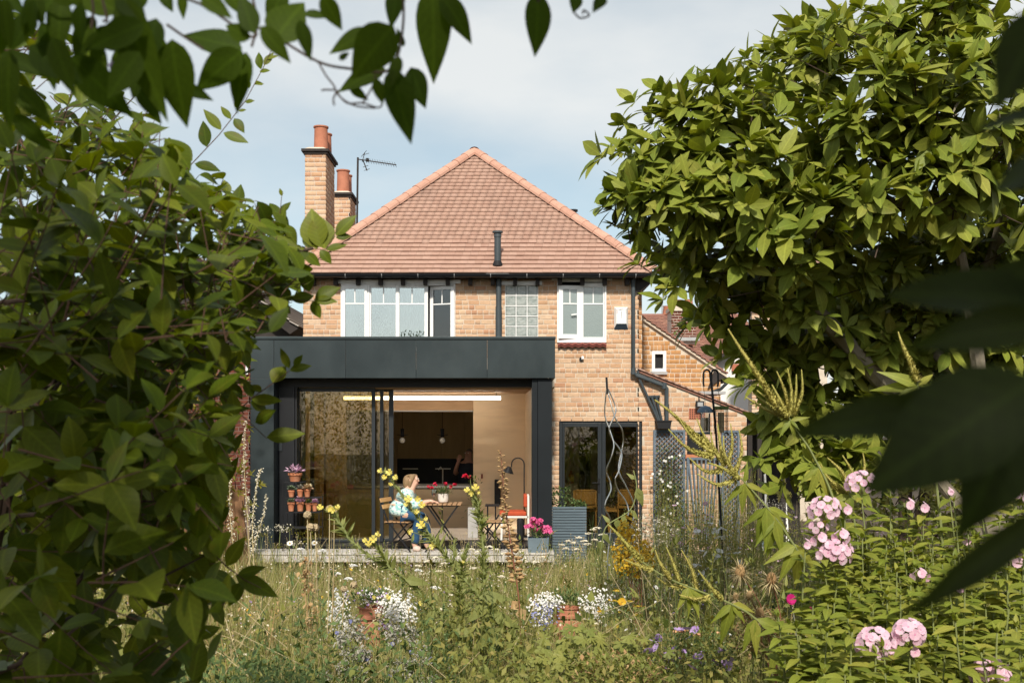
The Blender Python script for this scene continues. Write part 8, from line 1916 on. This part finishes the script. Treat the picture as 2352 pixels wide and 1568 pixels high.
culver('spiked plant with a fan of tall spikes in front of the magnolia', [(2020,1640),(1930,1200),(1870,1050),(1830,990),(1812,959)],
       [[(1785,935),(1740,860),(1700,800),(1672,755)],[(1812,959),(1760,940),(1712,911)],[(1812,959),(1765,930),(1731,903)],[(1812,957),(1775,925),(1738,896)],[(1812,955),(1790,915),(1773,883)],[(1815,955),(1803,900),(1784,852)],[(1815,955),(1818,900),(1809,845)],[(1818,955),(1828,905),(1829,859)],[(1820,957),(1842,905),(1841,848)],[(1785,935),(1800,950),(1812,960)]],
       [((1815,965),[(1770,985),(1790,1000),(1840,985),(1860,955),(1830,1010)]),((1880,1075),[(1830,1110),(1860,1150),(1910,1150),(1930,1090)]),((1915,1150),[(1850,1200),(1880,1240),(1950,1240),(1980,1180)])], 6.4)
culver('low spiked stem lying left across the stone path', [(1830,1640),(1790,1480),(1734,1419),(1677,1385),(1579,1346),(1522,1321),(1476,1290)],
       [[(1476,1290),(1450,1262),(1420,1228),(1396,1203)],[(1500,1308),(1470,1300),(1432,1283)],[(1540,1330),(1515,1290),(1505,1262)],[(1579,1346),(1540,1345),(1505,1322)],[(1600,1355),(1590,1310),(1565,1262)],[(1660,1378),(1630,1345),(1603,1308)],[(1560,1335),(1545,1290),(1530,1255)],[(1630,1368),(1600,1375),(1560,1365)]],
       [((1582,1347),[(1555,1400),(1590,1420),(1615,1415),(1640,1385)]),((1680,1386),[(1635,1430),(1650,1490),(1685,1450),(1720,1430),(1745,1400)]),((1735,1420),[(1700,1500),(1735,1510),(1790,1440),(1840,1460)]),((1790,1480),[(1760,1560),(1800,1560),(1850,1520)])], 7.0)
culver('single spike rising beside the near dark leaves', [(2200,1640),(2150,1100),(2110,900),(2108,875)], [[(2108,875),(2090,830),(2072,790),(2063,762)]], [((2110,885),[(2028,847),(2001,892),(2060,905),(2150,850),(2170,890)])], 6.3)
culver('drooping yellow spikes between the store and the phlox', [(2010,1640),(1970,1250),(1950,1130)], [[(1950,1130),(1910,1105),(1872,1055)],[(1950,1130),(1915,1120),(1885,1065)],[(1950,1128),(1935,1085),(1900,1050)],[(1960,1128),(1985,1080),(1982,1040)],[(1955,1128),(1960,1090),(1935,1045)]], [((1952,1135),[(1890,1160),(1915,1195),(1960,1190),(2000,1160)]),((1965,1200),[(1900,1240),(1940,1270),(2000,1240)])], 6.6)

# =================================================================== PHLOX
T_PHL = [leaf_tmpl(1, .35, fold=.22, droop=.22, n=5, tipw=.85), leaf_tmpl(1, .40, fold=.3, droop=.38, n=5, tipw=.85)]
fl_me = []
for kx_ in range(3):
    Vt, Ft = ngon_flower(5, 1, .06+.12*kx_, .92); me = bpy.data.meshes.new('floret'); n = len(Vt)
    me.from_pydata([tuple(v) for v in Vt]+[(.15*math.cos(a*1.2566), .15*math.sin(a*1.2566), .06) for a in range(5)], [], list(Ft)+[(n, n+1, n+2, n+3, n+4)])
    me.materials.append(MAT['petal_pink']); me.materials.append(MAT['phlox_eye']); me.polygons[5].material_index = 1; fl_me.append(me)
def phlox(lab, stems, heads, d):
    xs = [s[0] for s in stems+[(h[0], h[1]) for h in heads]]; cx = sum(xs)/len(xs); t = thing('phlox', lab, 'plant', (X(cx, d), d, 0), 'pink phlox along the right edge'); it = []
    for (x, y, hr) in [(s[0], s[1], 0) for s in stems]+list(heads):
        dd = d+rg_.uniform(-.22, .22) if not hr else d-.1; top = P(x, y+(hr*.5 if hr else 0), dd); base = Vector((top.x+rg_.uniform(-.1, .22), dd+rg_.uniform(-.1, .1), 0)); q = spline([base, base.lerp(top, .55)+Vector((rg_.uniform(-.04, .04), 0, .03)), top], 5)
        MB().tube(q, [.006*(1-.4*i/(len(q)-1)) for i in range(len(q))], 5).build('stem', MAT['stem_green'], t, smooth=True); n = 20
        for p, dr, u in along(q[3:], n):
            if u < .15: continue
            a0 = rg_.uniform(0, 6.28); Rf = frame(dr)
            for s in (0, PI):
                a = a0+s; sd_ = Rf[:, 1]*math.cos(a)+Rf[:, 2]*math.sin(a); ln = .165*(1.1-.45*u)*rg_.uniform(.75, 1.15)
                it.append((rg_.randrange(2), np.array(p), frame(sd_+np.array(dr)*rg_.uniform(.0, .55), up=np.array(dr)+np.array((0, -.5, .2))), ln))
        if not hr:
            for _ in range(5): it.append((rg_.randrange(2), np.array(top), frame(rdir(rg_)*.7+np.array((0, 0, 1))), rg_.uniform(.03, .06)))
        else:
            c = np.array(P(x, y, dd)); R0 = S(hr, dd); m = MB(); 
            for _ in range(10):
                u = rdir(rg_); u[2] = abs(u[2]); m.tube([top-Vector((0, 0, .02)), Vector(c+u*R0*.75)], .0025, 4)
            hd = m.build('flower_head', MAT['stem_green'], t); nf = max(4, int((hr/10)**2*1.9)); k = 0
            for j in range(nf):
                z = 1-1.45*(j+.5)/nf; a = j*2.39996; u = np.array((math.cos(a)*math.sqrt(max(0, 1-z*z)), math.sin(a)*math.sqrt(max(0, 1-z*z)), z))
                if u[1] > .55: continue
                u = u+rdir(rg_)*.12; put('floret', fl_me[rg_.randrange(3)], hd, m4(facing(u+np.array((0, -.35, 0))), c+u*R0*.86*np.array((1, 1, .9)), .0225*rg_.uniform(.8, 1.15)))
    foliage(t, T_PHL, it, MAT['leaf_phlox'], 220, smooth=True)
def scat(x0, x1, y0, y1, n): return [(x0+(x1-x0)*(i+rg_.random())/n, rg_.uniform(y0, y1)) for i in range(n)]
phlox('phlox with round pink heads left of the big dark leaf', scat(1890,2010,1215,1290,7), [(1978,1112,36),(1893,1172,38),(1941,1172,15),(1880,1212,22)], 6.2)
phlox('phlox bearing two joined pale pink heads at its left side', scat(1850,1990,1280,1380,9), [(1915,1272,42),(1884,1240,18),(1932,1232,18),(1850,1250,12)], 5.8)
phlox('phlox with few blooms showing beneath the close dark leaves', scat(2010,2180,1170,1260,10), [(2085,1160,14),(2120,1166,13),(2045,1068,18),(2180,1130,9)], 6.4)
phlox('phlox with tall pink heads at the right edge', scat(2190,2380,1150,1260,10), [(2340,1290,24),(2325,1095,36),(2345,1060,24),(2335,1135,26),(2215,1240,12)], 6.0)
phlox('leafy phlox with a small pink tip in the middle of the bank', scat(1990,2180,1290,1400,11), [(2112,1322,18)], 5.6)
phlox('leafy phlox with one single bloom at the right of the bank', scat(2170,2390,1270,1400,11), [(2200,1350,12)], 5.4)
phlox('phlox in front with the largest pair of pink heads', scat(1900,2110,1420,1530,11), [(2012,1480,46),(2090,1455,38),(2098,1498,12)], 5.0)
phlox('phlox with a pink head cut by the bottom edge', scat(2120,2390,1420,1540,12), [(2275,1550,44)], 4.9)
phlox('leafy unopened phlox at the left foot of the bank', scat(1780,1920,1400,1530,8), [(1925,1520,8)], 5.4)
phlox('leafy unopened phlox filling the middle of the bank behind the largest pair', scat(1880,2360,1340,1440,15), [], 5.3)
phlox('leafy unopened phlox at the back of the bank under the dark leaves', scat(1960,2380,1210,1300,15), [], 6.1)
phlox('leafy unopened phlox along the bottom right', scat(1850,2380,1530,1620,15), [], 4.6)
